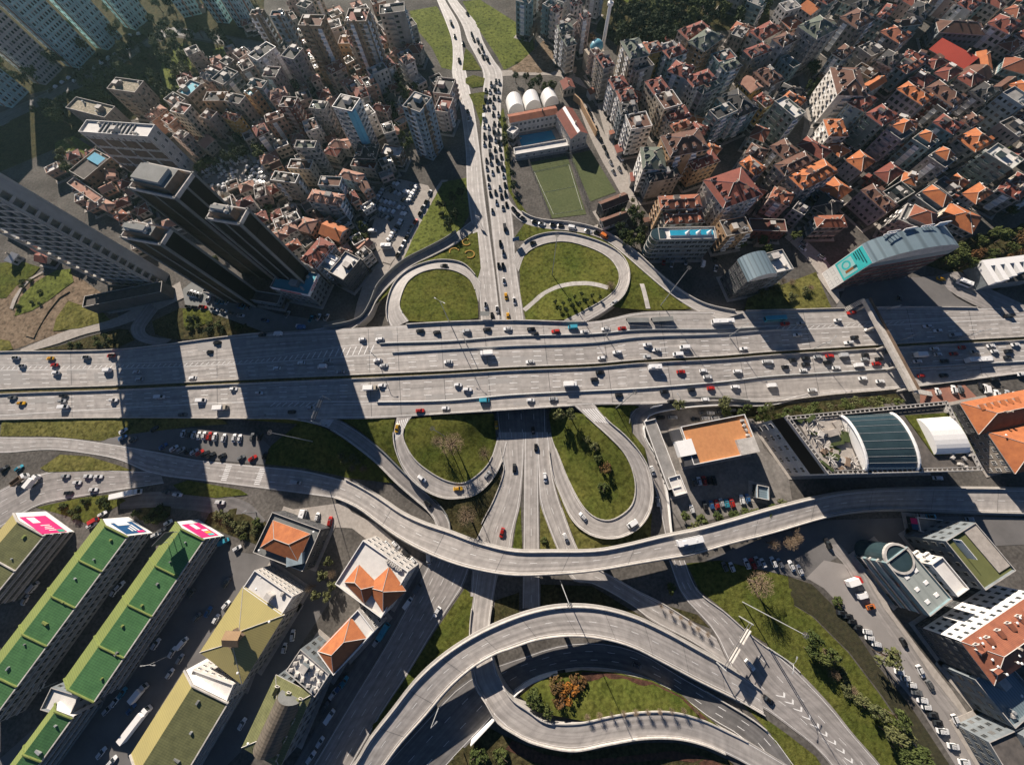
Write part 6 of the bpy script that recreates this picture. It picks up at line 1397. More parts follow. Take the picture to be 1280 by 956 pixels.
hall('long olive-yellow roofed hall running out of the bottom edge', (928,482), (1140,640), (940,1000), 10, 2.8, 'sand', 'olive', None, 'grey', 'y5')
# --- south-west: villas along the avenue
B = block('V', (95,266), (425,392), (605,135), 8, 'dark', 'terrace', 'orange', tin=[3.4,3.6,3.4,3.2], name='restaurant', label='orange hip roof set inside a dark rimmed flat building with pale terrace', near=True, floors=2, cw=4)
p = B.r[1]*.6+sum(B.r)/4*.4; 
b = mb(B.org); b.box((p[0], p[1], 8.05), (7, 4.5, 2.2), .2); b.build('pale_terrace_tent', WALLS['blue'], B.root)
B = block('V', (640,475), (945,700), (1195,440), 13, 'white', 'flat', 'white', name='office_building', label='white flat roofed office carrying twin orange pyramid roofs', near=True, floors=3, cw=3.6, ww=.5, extra=False)
for q in (((700,466),(830,602),(925,490)), ((850,500),(955,660),(1080,495))):
    rr_ = sub('V', *q, 13.6); b = mb(B.org); hip(b, rr_, 13.6, 3.4, .3); b.build('pyramid_roof', [ROOFS['orange'], conc_lt], B.root)
for k in range(8): p = B.r[2]*(.86-.04*k)+B.r[3]*(.14+.04*k)-(B.r[2]-B.r[1])*.06; kid('air_conditioner', B.root, B.org, (p[0], p[1], 13.1), k)
B = block('y6', (312,388), (392,502), (578,258), 13, 'white', 'flat', 'white', name='office_building', label='narrow office with an orange hip roof and pale flat end by the avenue', near=True, floors=3, cw=3.4, extra=False)
rr_ = sub('y6', (312,386), (388,496), (527,290), 13.5); b = mb(B.org); hip(b, rr_, 13.6, 3.4, .2); b.build('hip_roof', [ROOFS['orange'], conc_lt], B.root)
B = block('y6', (155,480), (300,610), (392,512), 12.5, 'slate', 'flat', 'white', name='office_building', label='flat roofed office crowded with white air conditioning units', near=True, floors=3, cw=3.2)
for k in range(14): s_, t_ = .1+.2*(k%5), .15+.3*(k//5); p = B.r[0]*(1-s_)*(1-t_)+B.r[1]*s_*(1-t_)+B.r[2]*s_*t_+B.r[3]*(1-s_)*t_; kid('air_conditioner', B.root, B.org, (p[0], p[1], 12.55), 0)
B = block('y6', (-60,860), (120,960), (302,614), 12, 'slate', 'hip', 'olive', name='warehouse', label='olive hip roofed warehouse with a weathered barrel vault on top', near=True, floors=3, cw=3.2, rise=3)
rr_ = sub('y6', (-8,852), (98,912), (232,655), 15); rr_ = [rr_[1], rr_[2], rr_[3], rr_[0]] if np.linalg.norm(rr_[2]-rr_[1]) > np.linalg.norm(rr_[1]-rr_[0]) else rr_; b = mb(B.org); vault(b, rr_, 13, 6, 12, 0, 1, 0); b.build('barrel_vault', [mat('weathered_vault_sheet', (.155,.13,.10), .85, (.085,.072,.058), .4, .9, stripes=((0,1.2,.3),)), conc_dk], B.root, True)
# ---------------------------------------------------------------- vehicles
CARP = {k: mat('car_paint_'+k, c, .28, tuple(x*.9 for x in c), .5, .3, .5) for k, c in dict(white=(.72,.72,.72), black=(.018,.018,.02), silver=(.42,.43,.44), grey=(.13,.135,.14), red=(.42,.025,.02), blue=(.04,.12,.28), yellow=(.65,.36,.02), orange=(.60,.16,.03), teal=(.05,.30,.40), beige=(.45,.40,.32)).items()}
tyre = mat('tyre_rubber', (.02,.02,.02), .9)
VM = {}
def loft(b, secs, mi=0):   # secs: (x, halfwidth, z0, z1)
    for i in range(len(secs)-1):
        (x0,w0,a0,c0),(x1,w1,a1,c1) = secs[i], secs[i+1]
        b.poly([(x0,-w0,c0),(x1,-w1,c1),(x1,w1,c1),(x0,w0,c0)], mi); b.poly([(x0,-w0,a0),(x1,-w1,a1),(x1,-w1,c1),(x0,-w0,c0)], mi); b.poly([(x1,w1,a1),(x0,w0,a0),(x0,w0,c0),(x1,w1,c1)], mi)
    for (x,w_,a,c) in (secs[0], secs[-1]): b.poly([(x,-w_,a),(x,w_,a),(x,w_,c),(x,-w_,c)], mi)
def frustum(b, x0, x1, w0, X0, X1, w1, z0, z1, mi=0, top=None):
    lo = [(x0,-w0,z0),(x1,-w0,z0),(x1,w0,z0),(x0,w0,z0)]; hi = [(X0,-w1,z1),(X1,-w1,z1),(X1,w1,z1),(X0,w1,z1)]
    for i in range(4): j = (i+1)%4; b.poly([lo[i], lo[j], hi[j], hi[i]], mi)
    b.poly(hi, mi if top is None else top)
def wheels(b, xs, w, r=.33):
    for x in xs:
        for s in (1, -1): b.tube([(x, s*(w-.12), r), (x, s*(w+.06), r)], r, 8, 1)
def vmesh(kind, col):
    k = (kind, col)
    if k in VM: return VM[k]
    p = [CARP[col], tyre]; B, Gl = MB(), MB(); extra = []
    if kind in ('car','hatch','suv'):
        h = dict(car=1.45, hatch=1.5, suv=1.72)[kind]; L = dict(car=2.25, hatch=1.98, suv=2.3)[kind]; zb = .86 if kind != 'suv' else 1.0
        loft(B, [(-L,.72,.35,zb-.12),(-L+.25,.86,.25,zb),(-.6,.9,.22,zb+.02),(L*.45,.89,.22,zb-.02),(L-.3,.82,.25,zb-.16),(L,.66,.35,zb-.3)]); wheels(B, (-L*.6, L*.62), .84)
        r0, r1 = (-L*.62, L*.18) if kind == 'car' else (-L*.82, L*.2)
        b2 = MB(); frustum(Gl, r0-.35 if kind == 'car' else r0-.1, r1+.62, .80, r0+.12, r1, .62, zb-.01, h-.04); B.poly([(r0+.06,-.66,h-.03),(r1+.04,-.66,h-.03),(r1+.04,.66,h-.03),(r0+.06,.66,h-.03)]); B.poly([(r0+.14,-.58,h+.02),(r1-.06,-.58,h+.02),(r1-.06,.58,h+.02),(r0+.14,.58,h+.02)])
        frustum(B, r0+.06, r1+.04, .66, r0+.14, r1-.06, .58, h-.03, h+.02)
        for s in (1,-1): B.box((r1+.35, s*.93, zb), (.2,.16,.14))
    elif kind == 'van':
        loft(B, [(-2.5,.9,.3,1.95),(-2.35,.95,.25,2.05),(1.0,.95,.25,2.05),(1.35,.93,.25,1.95),(1.95,.92,.28,1.15),(2.5,.82,.35,.9)]); wheels(B, (-1.6,1.6), .9, .36)
        Gl.poly([(1.32,-.8,1.93),(1.98,-.82,1.17),(1.98,.82,1.17),(1.32,.8,1.93)]); Gl.v = [(x+.03, y, z+.03) for x, y, z in Gl.v]
        for s in (1,-1): Gl.poly([(-2.1,s*.97,1.3),(1.2,s*.97,1.3),(1.1,s*.965,1.8),(-2.1,s*.965,1.8)])
    elif kind in ('bus','minibus'):
        L = 5.6 if kind == 'bus' else 3.3
        loft(B, [(-L,1.15,.35,2.75),(-L+.2,1.22,.3,2.9),(L-.2,1.22,.3,2.9),(L,1.12,.35,2.7)]); wheels(B, (-L*.55,L*.65), 1.15, .45)
        for s in (1,-1): Gl.poly([(-L+.4,s*1.24,1.3),(L-.4,s*1.24,1.3),(L-.4,s*1.24,2.3),(-L+.4,s*1.24,2.3)])
        Gl.poly([(L+.02,-1.0,1.2),(L+.02,1.0,1.2),(L+.02,1.0,2.4),(L+.02,-1.0,2.4)]); B.box((-L*.5,0,2.9), (1.8,1.4,.25)); B.box((L*.45,0,2.9), (.8,.8,.15))
    elif kind == 'truck':
        loft(B, [(1.9,1.1,.4,2.3),(2.1,1.15,.35,2.5),(3.2,1.12,.35,2.4),(3.5,1.0,.4,1.3)]); B.box((-.6,0,.5), (5.4,1.0,.35)); wheels(B, (-2.2,-1.3,2.5), 1.0, .48)
        Gl.poly([(3.26,-.95,2.3),(3.53,-.95,1.4),(3.53,.95,1.4),(3.26,.95,2.3)])
        X = MB(); loft(X, [(-3.4,1.2,.9,3.1),(1.6,1.2,.9,3.1)]); extra.append(('cargo_box', X.mesh('cargo_box', white)))
    elif kind == 'lorry':
        loft(B, [(5.2,1.15,.4,2.6),(5.4,1.2,.35,2.9),(6.6,1.18,.35,2.8),(6.9,1.05,.4,1.4)]); B.box((0,0,.6), (10,1,.35)); wheels(B, (-4.4,-3.3,-2.2,3.6,5.7), 1.05, .5)
        Gl.poly([(6.66,-1,2.6),(6.93,-1,1.5),(6.93,1,1.5),(6.66,1,2.6)]); X = MB(); loft(X, [(-6.4,1.25,1.0,3.6),(4.9,1.25,1.0,3.6)]); extra.append(('trailer_box', X.mesh('trailer_box', white)))
    elif kind == 'tipper':
        loft(B, [(1.9,1.15,.4,2.5),(2.1,1.2,.35,2.7),(3.3,1.18,.35,2.6),(3.6,1.0,.4,1.4)]); B.box((-.8,0,.5), (6,1.0,.5)); wheels(B, (-2.6,-1.5,2.5), 1.05, .5); Gl.poly([(3.36,-1,2.5),(3.63,-1,1.5),(3.63,1,1.5),(3.36,1,2.5)])
        X = MB(); 
        for c_, s_ in (((-1.2,0,1.0),(5.4,2.3,.2)),((-1.2,1.15,1.2),(5.4,.15,1.4)),((-1.2,-1.15,1.2),(5.4,.15,1.4)),((1.5,0,1.2),(.15,2.3,1.7)),((-3.9,0,1.2),(.15,2.3,1.2))): X.box(c_, s_)
        extra.append(('tipper_body', X.mesh('tipper_body', WALLS['brown'])))
    VM[k] = (B.mesh(kind, p), Gl.mesh('window_band', glass) if Gl.f else None, extra); return VM[k]
CARS = []
NAMEK = dict(car='car', hatch='car', suv='car', van='van', bus='bus', minibus='minibus', truck='truck', lorry='lorry', tipper='tipper_truck')
LET = dict(w='white', k='black', s='silver', g='grey', r='red', b='blue', y='yellow', o='orange', t='teal', e='beige')
rc = random.Random(11)
def car(P, ang, col, kind=None, zone=''):
    if col in ('t','b') and kind not in ('bus',) and rc.random() < .68: col = rc.choice('wwwsg')
    kind = kind or rc.choice(['car','car','hatch','hatch','suv'])
    col = LET.get(col, col); nm = 'taxi' if col == 'yellow' and kind in ('car','hatch') else NAMEK[kind]
    CARS.append([tuple(map(float, P)), ang, kind, col, nm, zone])
def ang_img(x, y, deg, z):
    a = math.radians(deg); A, B = G(x, y, z), G(x+8*math.cos(a), y-8*math.sin(a), z); d = B-A; return math.atan2(d[1], d[0])
def hcar(t, items, zone, flip=False):
    for it in items:
        x, y = px(t, it[0], it[1]); z = hz(x); P = G(x, y, z+.7); P[2] = z+.05
        d = G(x+20, y-20*.052, z)-G(x, y, z); a = math.atan2(d[1], d[0])+(math.pi if flip else 0)+rc.uniform(-.02, .02); car(P, a, it[2], it[3] if len(it) > 3 else None, zone)
def rcar(key, t, items, zone, rev=False):
    s = ROADS[key]; I = np.array([inv(p) for p in s.mid])
    for it in items:
        x, y = px(t, it[0], it[1]); k = int(np.argmin((I[:,0]-x)**2+(I[:,1]-y)**2)); z = s.mid[k][2]; P = G(x, y, z+.7); P[2] = z+.03; k = min(k, s.n-1); d = s.mid[k+1]-s.mid[k]
        car(P, math.atan2(d[1], d[0])+(math.pi if rev else 0), it[2], it[3] if len(it) > 3 else None, zone)
def pcar(t, items, deg, zone, z=.08, jit=3):
    for it in items:
        x, y = px(t, it[0], it[1]); P = GZ(x, y, .7); z = P[2]+.03; P[2] = z; car(P, ang_img(x, y, deg+rc.uniform(-jit, jit), z), it[2], it[3] if len(it) > 3 else None, zone)
WN_, WS_ = 'the westbound highway carriageway', 'the eastbound highway carriageway'; CN_, CS_ = 'the northern collector lane', 'the southern collector lane'
hcar('z5', [(75,833,'w'),(107,873,'w'),(250,835,'y','car'),(270,868,'r'),(277,907,'w'),(428,830,'s'),(535,895,'w','van'),(680,903,'w'),(695,940,'s'),(962,932,'w'),(1048,803,'k'),(1085,757,'k'),(555,822,'r')], WN_, True)
hcar('z6', [(608,845,'w'),(637,870,'w'),(960,852,'w'),(1153,812,'w','truck'),(225,857,'w'),(353,845,'s'),(332,876,'w','van'),(103,884,'w'),(422,902,'s')], WN_, True)
hcar('z6', [(530,740,'w'),(618,740,'w'),(820,697,'k'),(903,705,'k'),(1052,699,'s'),(1155,690,'k'),(1258,687,'w'),(225,680,'b','van'),(110,713,'w','van'),(30,718,'k')], CN_, True)
hcar('z7', [(95,688,'k'),(115,712,'k'),(218,700,'r'),(303,680,'t','van'),(362,702,'w'),(468,688,'w'),(550,685,'r'),(1050,655,'w','bus')], CN_, True)
hcar('z7', [(90,852,'w'),(447,833,'w'),(525,805,'w'),(677,768,'w'),(722,792,'w'),(675,827,'s'),(828,815,'w','van'),(862,780,'w','van'),(1158,787,'w')], WN_, True)
hcar('z8', [(30,640,'t','bus'),(85,663,'r'),(165,660,'s'),(348,645,'w'),(417,608,'r')], CN_, True)
hcar('z8', [(148,718,'w'),(505,692,'w'),(432,730,'k'),(403,757,'w'),(798,675,'b'),(850,697,'t'),(930,720,'b','van'),(1205,622,'k')], WN_, True)
hcar('z8', [(5,852,'w'),(125,843,'k'),(190,833,'k'),(190,864,'k'),(250,828,'s'),(310,823,'r'),(300,855,'k'),(380,820,'s','van'),(87,878,'k'),(178,895,'w'),(342,882,'w'),(488,818,'k'),(485,840,'s'),(455,870,'w','van'),(558,838,'k'),(543,862,'r'),(600,803,'g'),(632,862,'s'),(833,788,'w'),(852,815,'w'),(887,848,'k'),(750,850,'w'),(760,820,'e','truck'),(932,812,'r'),(973,780,'r'),(1035,803,'s'),(1117,773,'w'),(1135,800,'w'),(1205,798,'k'),(1240,767,'w'),(1105,832,'w'),(1040,845,'w','bus'),(1200,830,'k')], WS_)
hcar('z8', [(475,935,'w'),(562,950,'w'),(768,922,'r'),(883,920,'k'),(1135,938,'k'),(1270,915,'w')], CS_)
hcar('z7', [(440,905,'k'),(412,940,'k'),(712,882,'w','minibus'),(845,902,'r'),(957,897,'w'),(978,928,'w'),(1128,900,'w'),(1270,852,'w')], WS_)
hcar('y1', [(60,75,'g'),(105,103,'y','car'),(315,66,'k'),(310,92,'s'),(320,122,'w','van'),(568,88,'w'),(800,72,'w','van'),(915,160,'b'),(1008,90,'w','van'),(1110,128,'e','truck'),(1168,32,'b')], WS_)
hcar('y2', [(630,15,'w'),(575,30,'e','truck'),(1010,12,'w'),(1057,35,'w'),(15,52,'b')], WS_)
hcar('y2', [(275,125,'b'),(178,147,'k'),(820,140,'r'),(948,128,'w'),(1142,90,'t','van')], CS_)
hcar('y3', [(290,10,'w','truck')], WS_); hcar('y3', [(93,88,'w'),(207,82,'s'),(535,62,'k'),(762,45,'k'),(898,35,'k'),(995,28,'r'),(1117,22,'w'),(968,85,'w'),(800,95,'k')], CS_)
hcar('y4', [(20,15,'b','van'),(222,38,'w')], CS_)
rcar('sw', 'y2', [(705,228,'y','car'),(830,480,'t'),(1010,530,'y','car'),(1157,460,'s')], 'the southwest loop'); rcar('under', 'y2', [(1202,213,'y','car')], 'the underpass'); rcar('under', 'y3', [(105,240,'k')], 'the underpass')
rcar('swo', 'y2', [(860,605,'k')], 'the southwest slip road'); rcar('art', 'y2', [(200,498,'s','van')], 'the arterial junction'); rcar('dL', 'y2', [(1230,750,'r')], 'the left feeder road'); rcar('fside', 'y2', [(865,880,'t','van')], 'the avenue under the flyover')
rcar('dM', 'y3', [(120,325,'k'),(12,428,'k')], 'the feeder roads'); rcar('dR', 'y3', [(165,475,'w'),(268,775,'w')], 'the right feeder road'); rcar('se', 'y3', [(355,670,'w'),(600,705,'w','van')], 'the southeast loop'); rcar('seo', 'y3', [(703,440,'w'),(730,595,'s')], 'the southeast slip road')
rcar('fly', 'y3', [(885,790,'w','bus')], 'the curved flyover'); rcar('A', 'y7', [(1190,455,'w','suv')], 'the main road'); rcar('A', 'y8', [(5,632,'k')], 'the main road'); rcar('C', 'y7', [(625,460,'g')], 'the sunken trunk road'); rcar('F', 'y6', [(905,190,'w')], 'the avenue')
rcar('neo', 'z7', [(10,92,'k'),(30,115,'k'),(55,135,'g'),(115,152,'k'),(150,163,'w'),(205,168,'k'),(245,172,'k'),(302,183,'w','van'),(382,200,'s'),(425,207,'k'),(462,225,'o','van')], 'the northeast slip road'); rcar('ne', 'z7', [(105,258,'k'),(510,557,'s')], 'the northeast loop'); rcar('nw', 'z6', [(940,372,'k')], 'the northwest loop')
rcar('upR', 'z6', [(1240,450,'w'),(1250,525,'y','car'),(1205,590,'w'),(1180,620,'k'),(1260,625,'y','car'),(1213,372,'k'),(1235,375,'k'),(1222,262,'k'),(1237,310,'s')], 'the lower end of the upper road'); rcar('upL', 'z6', [(1148,572,'w')], 'the lower end of the upper road'); rcar('upR', 'z7', [(12,548,'w')], 'the lower end of the upper road')
s = ROADS['upR']; I = np.array([inv(p)[1] for p in s.mid]); nq = 0
for f in (.15, .38, .62, .85):
    d = rc.uniform(0, 8)
    while d < s.d[-1]:
        i = s_at(s, d); y = float(np.interp(i, np.arange(s.n+1), I)); pr = .03 if y < 50 else .3 if y < 110 else .9 if y < 225 else .6 if y < 290 else 0
        if rc.random() < pr:
            p = sat(s, i, f+rc.uniform(-.04,.04), .03); k = min(int(i), s.n-1); v = s.mid[k+1]-s.mid[k]; car(p, math.atan2(v[1], v[0])+rc.uniform(-.04,.04), rc.choice('wkkkwksg'), rc.choice([None,None,None,None,None,'van']), 'the packed upper road queue'); nq += 1
        d += rc.uniform(6.6, 9.5)
rcar('upL', 'z2', [(975,115,'k','van'),(993,180,'k'),(1063,595,'w'),(1058,555,'k'),(1035,215,'k'),(1015,300,'k')], 'the other side of the upper road', True)
PK = 'the car park south of the highway'
pcar('y1', [(915,255,'t'),(941,258,'b'),(968,261,'w'),(994,265,'w'),(1020,265,'w'),(1048,268,'r'),(1075,271,'w'),(1120,277,'w'),(1170,277,'w'),(1198,280,'w'),(1262,272,'g')], 78, PK)
pcar('y1', [(815,318,'b'),(868,328,'t'),(905,336,'b'),(940,345,'k'),(970,345,'w'),(997,350,'r'),(1026,356,'k'),(1055,363,'k'),(1110,366,'k'),(1205,375,'g'),(1262,378,'r'),(615,242,'w'),(612,275,'b'),(665,285,'g'),(770,232,'k')], 32, PK)
pcar('y2', [(20,270,'k'),(45,365,'k')], 70, PK)
pcar('y1', [(325,467,'s'),(385,500,'w'),(340,552,'k'),(438,468,'t'),(490,470,'w'),(465,535,'w')], 4, 'the side road by the traffic island', .14); pcar('y1', [(110,485,'t','tipper')], 38, 'the side road by the traffic island', .14); pcar('y1', [(172,495,'w','truck')], 50, 'the side road by the traffic island', .14); pcar('y1', [(20,430,'k'),(95,428,'t')], 40, 'the lane at the left edge', .12)
pcar('y1', [(640,558,'w','lorry')], 10, 'the shaded street above the halls', .1); pcar('y1', [(830,548,'g'),(888,560,'w'),(1100,598,'w')], -8, 'the shaded street above the halls', .1); pcar('y1', [(840,700,'w'),(1120,795,'t','van'),(1185,828,'w'),(510,658,'w'),(475,690,'r','van'),(460,712,'w'),(780,760,'w'),(808,738,'g')], 30, 'the hall forecourts', .06)
HS_ = 'the shaded street between the halls'
pcar('y5', [(955,95,'t'),(1130,45,'g'),(1130,155,'w'),(1040,190,'b'),(985,215,'t'),(1080,225,'w'),(780,350,'t'),(915,345,'t','van'),(900,425,'s'),(860,392,'t'),(850,498,'w'),(610,595,'t'),(575,637,'w'),(535,680,'t'),(655,675,'b'),(705,590,'t','truck'),(570,90,'w'),(600,60,'w'),(170,65,'t','van'),(125,130,'b'),(205,560,'w'),(1210,750,'w'),(505,895,'w'),(560,935,'w')], 54, HS_, .06, 8)
pcar('y5', [(690,745,'w','lorry')], 50, HS_, .06)
pcar('y6', [(810,70,'t','van'),(760,145,'b','van'),(640,285,'t','minibus'),(600,340,'b'),(440,540,'t'),(415,567,'b'),(385,600,'t'),(370,710,'b','van'),(320,840,'t'),(275,915,'b'),(345,665,'g')], 56, 'the kerb of the avenue', .1)
VD = 'the parking strip by the villas'; pcar('V', [(985,220,'w'),(975,270,'w'),(995,300,'w'),(1040,220,'w'),(1105,275,'k'),(1160,330,'w'),(1040,290,'k')], -48, VD, .1); pcar('V', [(420,30,'w','minibus')], 75, VD, .1); pcar('V', [(600,60,'r'),(515,30,'w'),(350,820,'w'),(295,905,'w')], 80, VD, .1)
SD = 'the shaded showroom car park'
pcar('Y', [(235,430,'t'),(305,440,'t'),(340,445,'t'),(370,447,'b'),(465,470,'b'),(490,476,'t'),(530,482,'t'),(810,540,'t'),(980,572,'t'),(1035,560,'w'),(1095,562,'w')], 62, SD, .52); pcar('Y', [(280,505,'b'),(345,517,'b'),(410,533,'t'),(470,548,'t'),(650,585,'b'),(910,632,'t','van'),(745,680,'g','van'),(90,485,'k'),(140,490,'k'),(198,487,'r')], -8, SD, .52); pcar('Y', [(105,385,'w'),(128,392,'w'),(150,398,'w'),(172,405,'g')], 60, SD, .52)
HD = 'the forecourt of the round hotel'; pcar('z7', [(705,320,'k'),(760,352,'r'),(800,365,'w'),(872,352,'s'),(955,362,'w','van'),(1018,340,'k'),(1020,385,'w')], 80, HD)
OD = 'the terrace building car park'
pcar('y3', [(745,175,'k'),(805,175,'s'),(960,152,'g'),(995,152,'w'),(1040,147,'g'),(1110,140,'k'),(970,178,'w'),(1018,177,'w'),(1065,172,'g'),(1115,170,'k'),(920,185,'k')], 0, OD); pcar('y3', [(718,270,'r'),(737,320,'w'),(740,345,'s'),(802,440,'w'),(690,245,'s')], 100, OD); pcar('y3', [(912,500,'t'),(936,492,'t'),(962,490,'r'),(987,490,'k'),(1010,490,'k'),(900,632,'w'),(965,615,'k'),(998,612,'b'),(1025,610,'r'),(1048,600,'b'),(1075,605,'t'),(1100,600,'r'),(1150,585,'t'),(1180,580,'b')], 105, OD)
CDz = 'the corner car park under the flyover'; pcar('y3', [(1065,920,'g'),(1100,922,'w'),(1175,905,'w'),(1205,905,'r'),(1227,892,'b'),(1255,902,'w')], 115, CDz); pcar('y4', [(27,897,'w'),(60,902,'s'),(118,915,'w'),(160,937,'w'),(300,805,'k')], 115, CDz); pcar('y4', [(770,667,'b'),(815,668,'t'),(1010,682,'t'),(850,477,'t')], 0, 'the shaded road by the shopping centre', .5)
pcar('y4', [(850,45,'w'),(930,35,'w'),(965,35,'g'),(1090,32,'w','van'),(1145,57,'w'),(1200,57,'s'),(1240,64,'w'),(1065,18,'k')], 105, 'the brick yard', .12)
HH = 'the hillside street'
pcar('y8', [(370,195,'k'),(400,212,'k'),(422,238,'k'),(452,267,'k'),(500,290,'w'),(512,320,'w'),(545,352,'w'),(660,490,'w'),(690,522,'w'),(722,556,'t'),(745,592,'g'),(775,632,'w'),(795,665,'w'),(825,702,'k'),(850,742,'k'),(875,785,'w'),(930,862,'w'),(985,942,'w')], -8, HH, .12); pcar('y8', [(765,487,'w'),(812,558,'g'),(940,732,'w'),(680,345,'k')], -62, HH, .12); pcar('y8', [(470,105,'w','van'),(515,165,'o')], 15, HH, .12); pcar('y8', [(420,35,'r','truck')], 20, HH, .12)
pcar('q', [(815,340,'k'),(840,385,'k'),(850,420,'w'),(890,500,'k'),(905,550,'g'),(930,600,'k'),(960,670,'k'),(985,730,'g'),(1018,803,'b'),(1042,885,'t'),(1095,862,'s'),(1075,690,'s'),(1110,765,'w'),(1140,830,'k')], -58, 'the lanes beside the pitches')
rcar('east', 'z8', [(867,437,'y','car'),(975,462,'w','minibus')], 'the ramp behind the advertisement office'); pcar('z8', [(660,535,'g')], 80, 'the ramp behind the advertisement office', .4)
pcar('z8', [(175,285,'w'),(270,330,'w'),(180,260,'s')], -35, 'the lane behind the barrel roofed office', .1)
pcar('M', [(1255,355,'w'),(1225,440,'k'),(1195,490,'s'),(1170,540,'k'),(1128,615,'r'),(1095,660,'s'),(1078,695,'w'),(1050,755,'k'),(1025,800,'w'),(1000,850,'w'),(975,905,'k')], 58, 'the street beside the upper car park')
pcar('M', [(875,840,'w','minibus'),(750,700,'w','van')], 3, 'the upper car park')
# the two far car parks are packed beyond counting: one mass each
def packed(label, t, rows):
    b = MB(); cols = [CARP['white'], CARP['silver'], CARP['black'], CARP['grey'], CARP['teal'], glass, tyre]
    for x0, y0, x1, y1, n, rel in rows:
        n = max(2, int(np.linalg.norm(G(*px(t, x0, y0), 0)-G(*px(t, x1, y1), 0))/(2.5 if rel > 30 else 5.5)))
        for k in range(n):
            f = (k+.5)/n; x, y = px(t, x0+(x1-x0)*f+rc.uniform(-4,4), y0+(y1-y0)*f); P = G(x, y, .1); A, C = G(*px(t, x0, y0), 0), G(*px(t, x1, y1), 0); a = math.atan2(*(C-A)[:2][::-1])+math.radians(rel+rc.uniform(-5,5)); cs, sn = math.cos(a), math.sin(a); mi = rc.choice([0,0,0,0,1,1,2,3])
            s_ = MB(); loft(s_, [(-2.1,.75,.3,.75),(-1.9,.88,.25,.9),(1.0,.88,.25,.9),(2.1,.75,.3,.65)]); frustum(s_, -1.7, 1.0, .8, -1.2, .35, .62, .9, 1.45)
            for ff, m_ in zip(s_.f, [mi]*6+[5]*4+[mi]+[mi]*20):
                b.poly([(P[0]+x_*cs-y_*sn, P[1]+x_*sn+y_*cs, z_+.06) for x_, y_, z_ in (s_.v[i] for i in ff)], m_)
    o = b.build('parked_cars', cols); tag(o, label, 'parked cars', None, 'stuff')
packed('densely packed white and grey cars on the walled car park beside the slope', 'M', [(870,245,985,290,8,70),(1075,290,1155,310,5,70),(885,325,1005,385,8,70),(1025,345,1115,375,6,70),(820,430,965,465,9,70),(808,500,955,535,9,70),(800,560,935,600,8,70),(1000,420,1085,435,5,70),(970,490,1045,500,4,70),(1000,545,1055,550,3,70),(1150,315,1075,450,9,80),(1015,600,890,800,12,80),(850,330,660,680,18,80)])
packed('crowd of parked cars on the bright lot below the colourful houses', 'L', [(90,400,240,330,10,60),(180,330,300,290,8,60),(230,450,330,350,9,60),(300,300,460,240,10,60),(340,380,420,300,8,60),(480,350,700,330,14,80),(320,470,400,430,6,60),(470,480,560,420,7,60),(150,510,300,530,9,60),(120,440,250,370,9,60),(200,400,330,300,9,60),(330,310,470,270,9,60),(370,330,500,290,9,60),(500,380,660,370,9,70),(480,440,680,440,9,70),(230,520,380,470,9,60),(300,430,420,380,9,60),(560,300,740,320,9,75),(440,490,600,470,9,70),(160,360,230,320,9,60),(520,340,720,350,9,75),(480,400,620,410,9,70),(540,470,640,500,6,70)])
packed('shaded cars parked along the street below the top left slab towers', 'N', [(420,830,760,600,16,10),(640,740,1000,510,16,10),(880,560,1180,420,14,10),(1130,330,1270,300,8,10)])
# the 290 cars that show largest stand on their own; the smallest ones of the far queues are one mass
def seen_size(P): v = RC.T@(np.array(P)-np.array([0,0,CH])); return 1/-v[2]
only = sorted([c for c in CARS if c[4] == 'car'], key=lambda c: -seen_size(c[0])); far = only[290:]; fid = {id(c) for c in far}; OUT = []
fm = MB(); fmats = []
for c in CARS:
    P, ang, kind, col, nm, zone = c; me, gl, ex = vmesh(kind, col)
    if id(c) in fid:
        cs, sn = math.cos(ang), math.sin(ang)
        for m_ in (me, gl):
            for p in m_.polygons:
                mt_ = m_.materials[p.material_index]
                if mt_ not in fmats: fmats.append(mt_)
                fm.poly([(P[0]+v.x*cs-v.y*sn, P[1]+v.x*sn+v.y*cs, P[2]+v.z) for v in (m_.vertices[i].co for i in p.vertices)], fmats.index(mt_))
        continue
    o = link(nm, me, None, P, ang); o['category'] = nm.replace('_', ' '); o.scale = (.98, .98, .98)
    if gl: link('window_band', gl, o)
    for n, m in ex: link(n, m, o)
    OUT.append((o, nm, col, zone))
if fm.f: tag(fm.build('queued_cars', fmats), 'small distant cars filling the farthest queues and kerbs of the upper town', 'queued cars', None, 'stuff')
print('cars', len(CARS), len(far), nq)
# ---------------------------------------------------------------- trees and shrubs
def leafmat(name, c1, c2):
    m = bpy.data.materials.new(name); m.use_nodes = True; n = m.node_tree.nodes; l = m.node_tree.links; b = n['Principled BSDF']; b.inputs['Roughness'].default_value = .85; b.inputs['Specular IOR Level'].default_value = .15
    g = n.new('ShaderNodeNewGeometry'); z = n.new('ShaderNodeTexNoise'); z.inputs['Scale'].default_value = .55; z.inputs['Detail'].default_value = 3; l.new(g.outputs['Position'], z.inputs['Vector'])
    oi = n.new('ShaderNodeObjectInfo'); ad = n.new('ShaderNodeMath'); ad.operation = 'MULTIPLY_ADD'; ad.inputs[1].default_value = .5; l.new(oi.outputs['Random'], ad.inputs[0]); l.new(z.outputs['Fac'], ad.inputs[2])
    r = n.new('ShaderNodeMapRange'); r.inputs['From Min'].default_value = .4; r.inputs['From Max'].default_value = 1.1; l.new(ad.outputs[0], r.inputs['Value'])
    x = n.new('ShaderNodeMix'); x.data_type = 'RGBA'; x.inputs[6].default_value = (*c1, 1); x.inputs[7].default_value = (*c2, 1); l.new(r.outputs[0], x.inputs[0]); l.new(x.outputs[2], b.inputs['Base Color']); return m
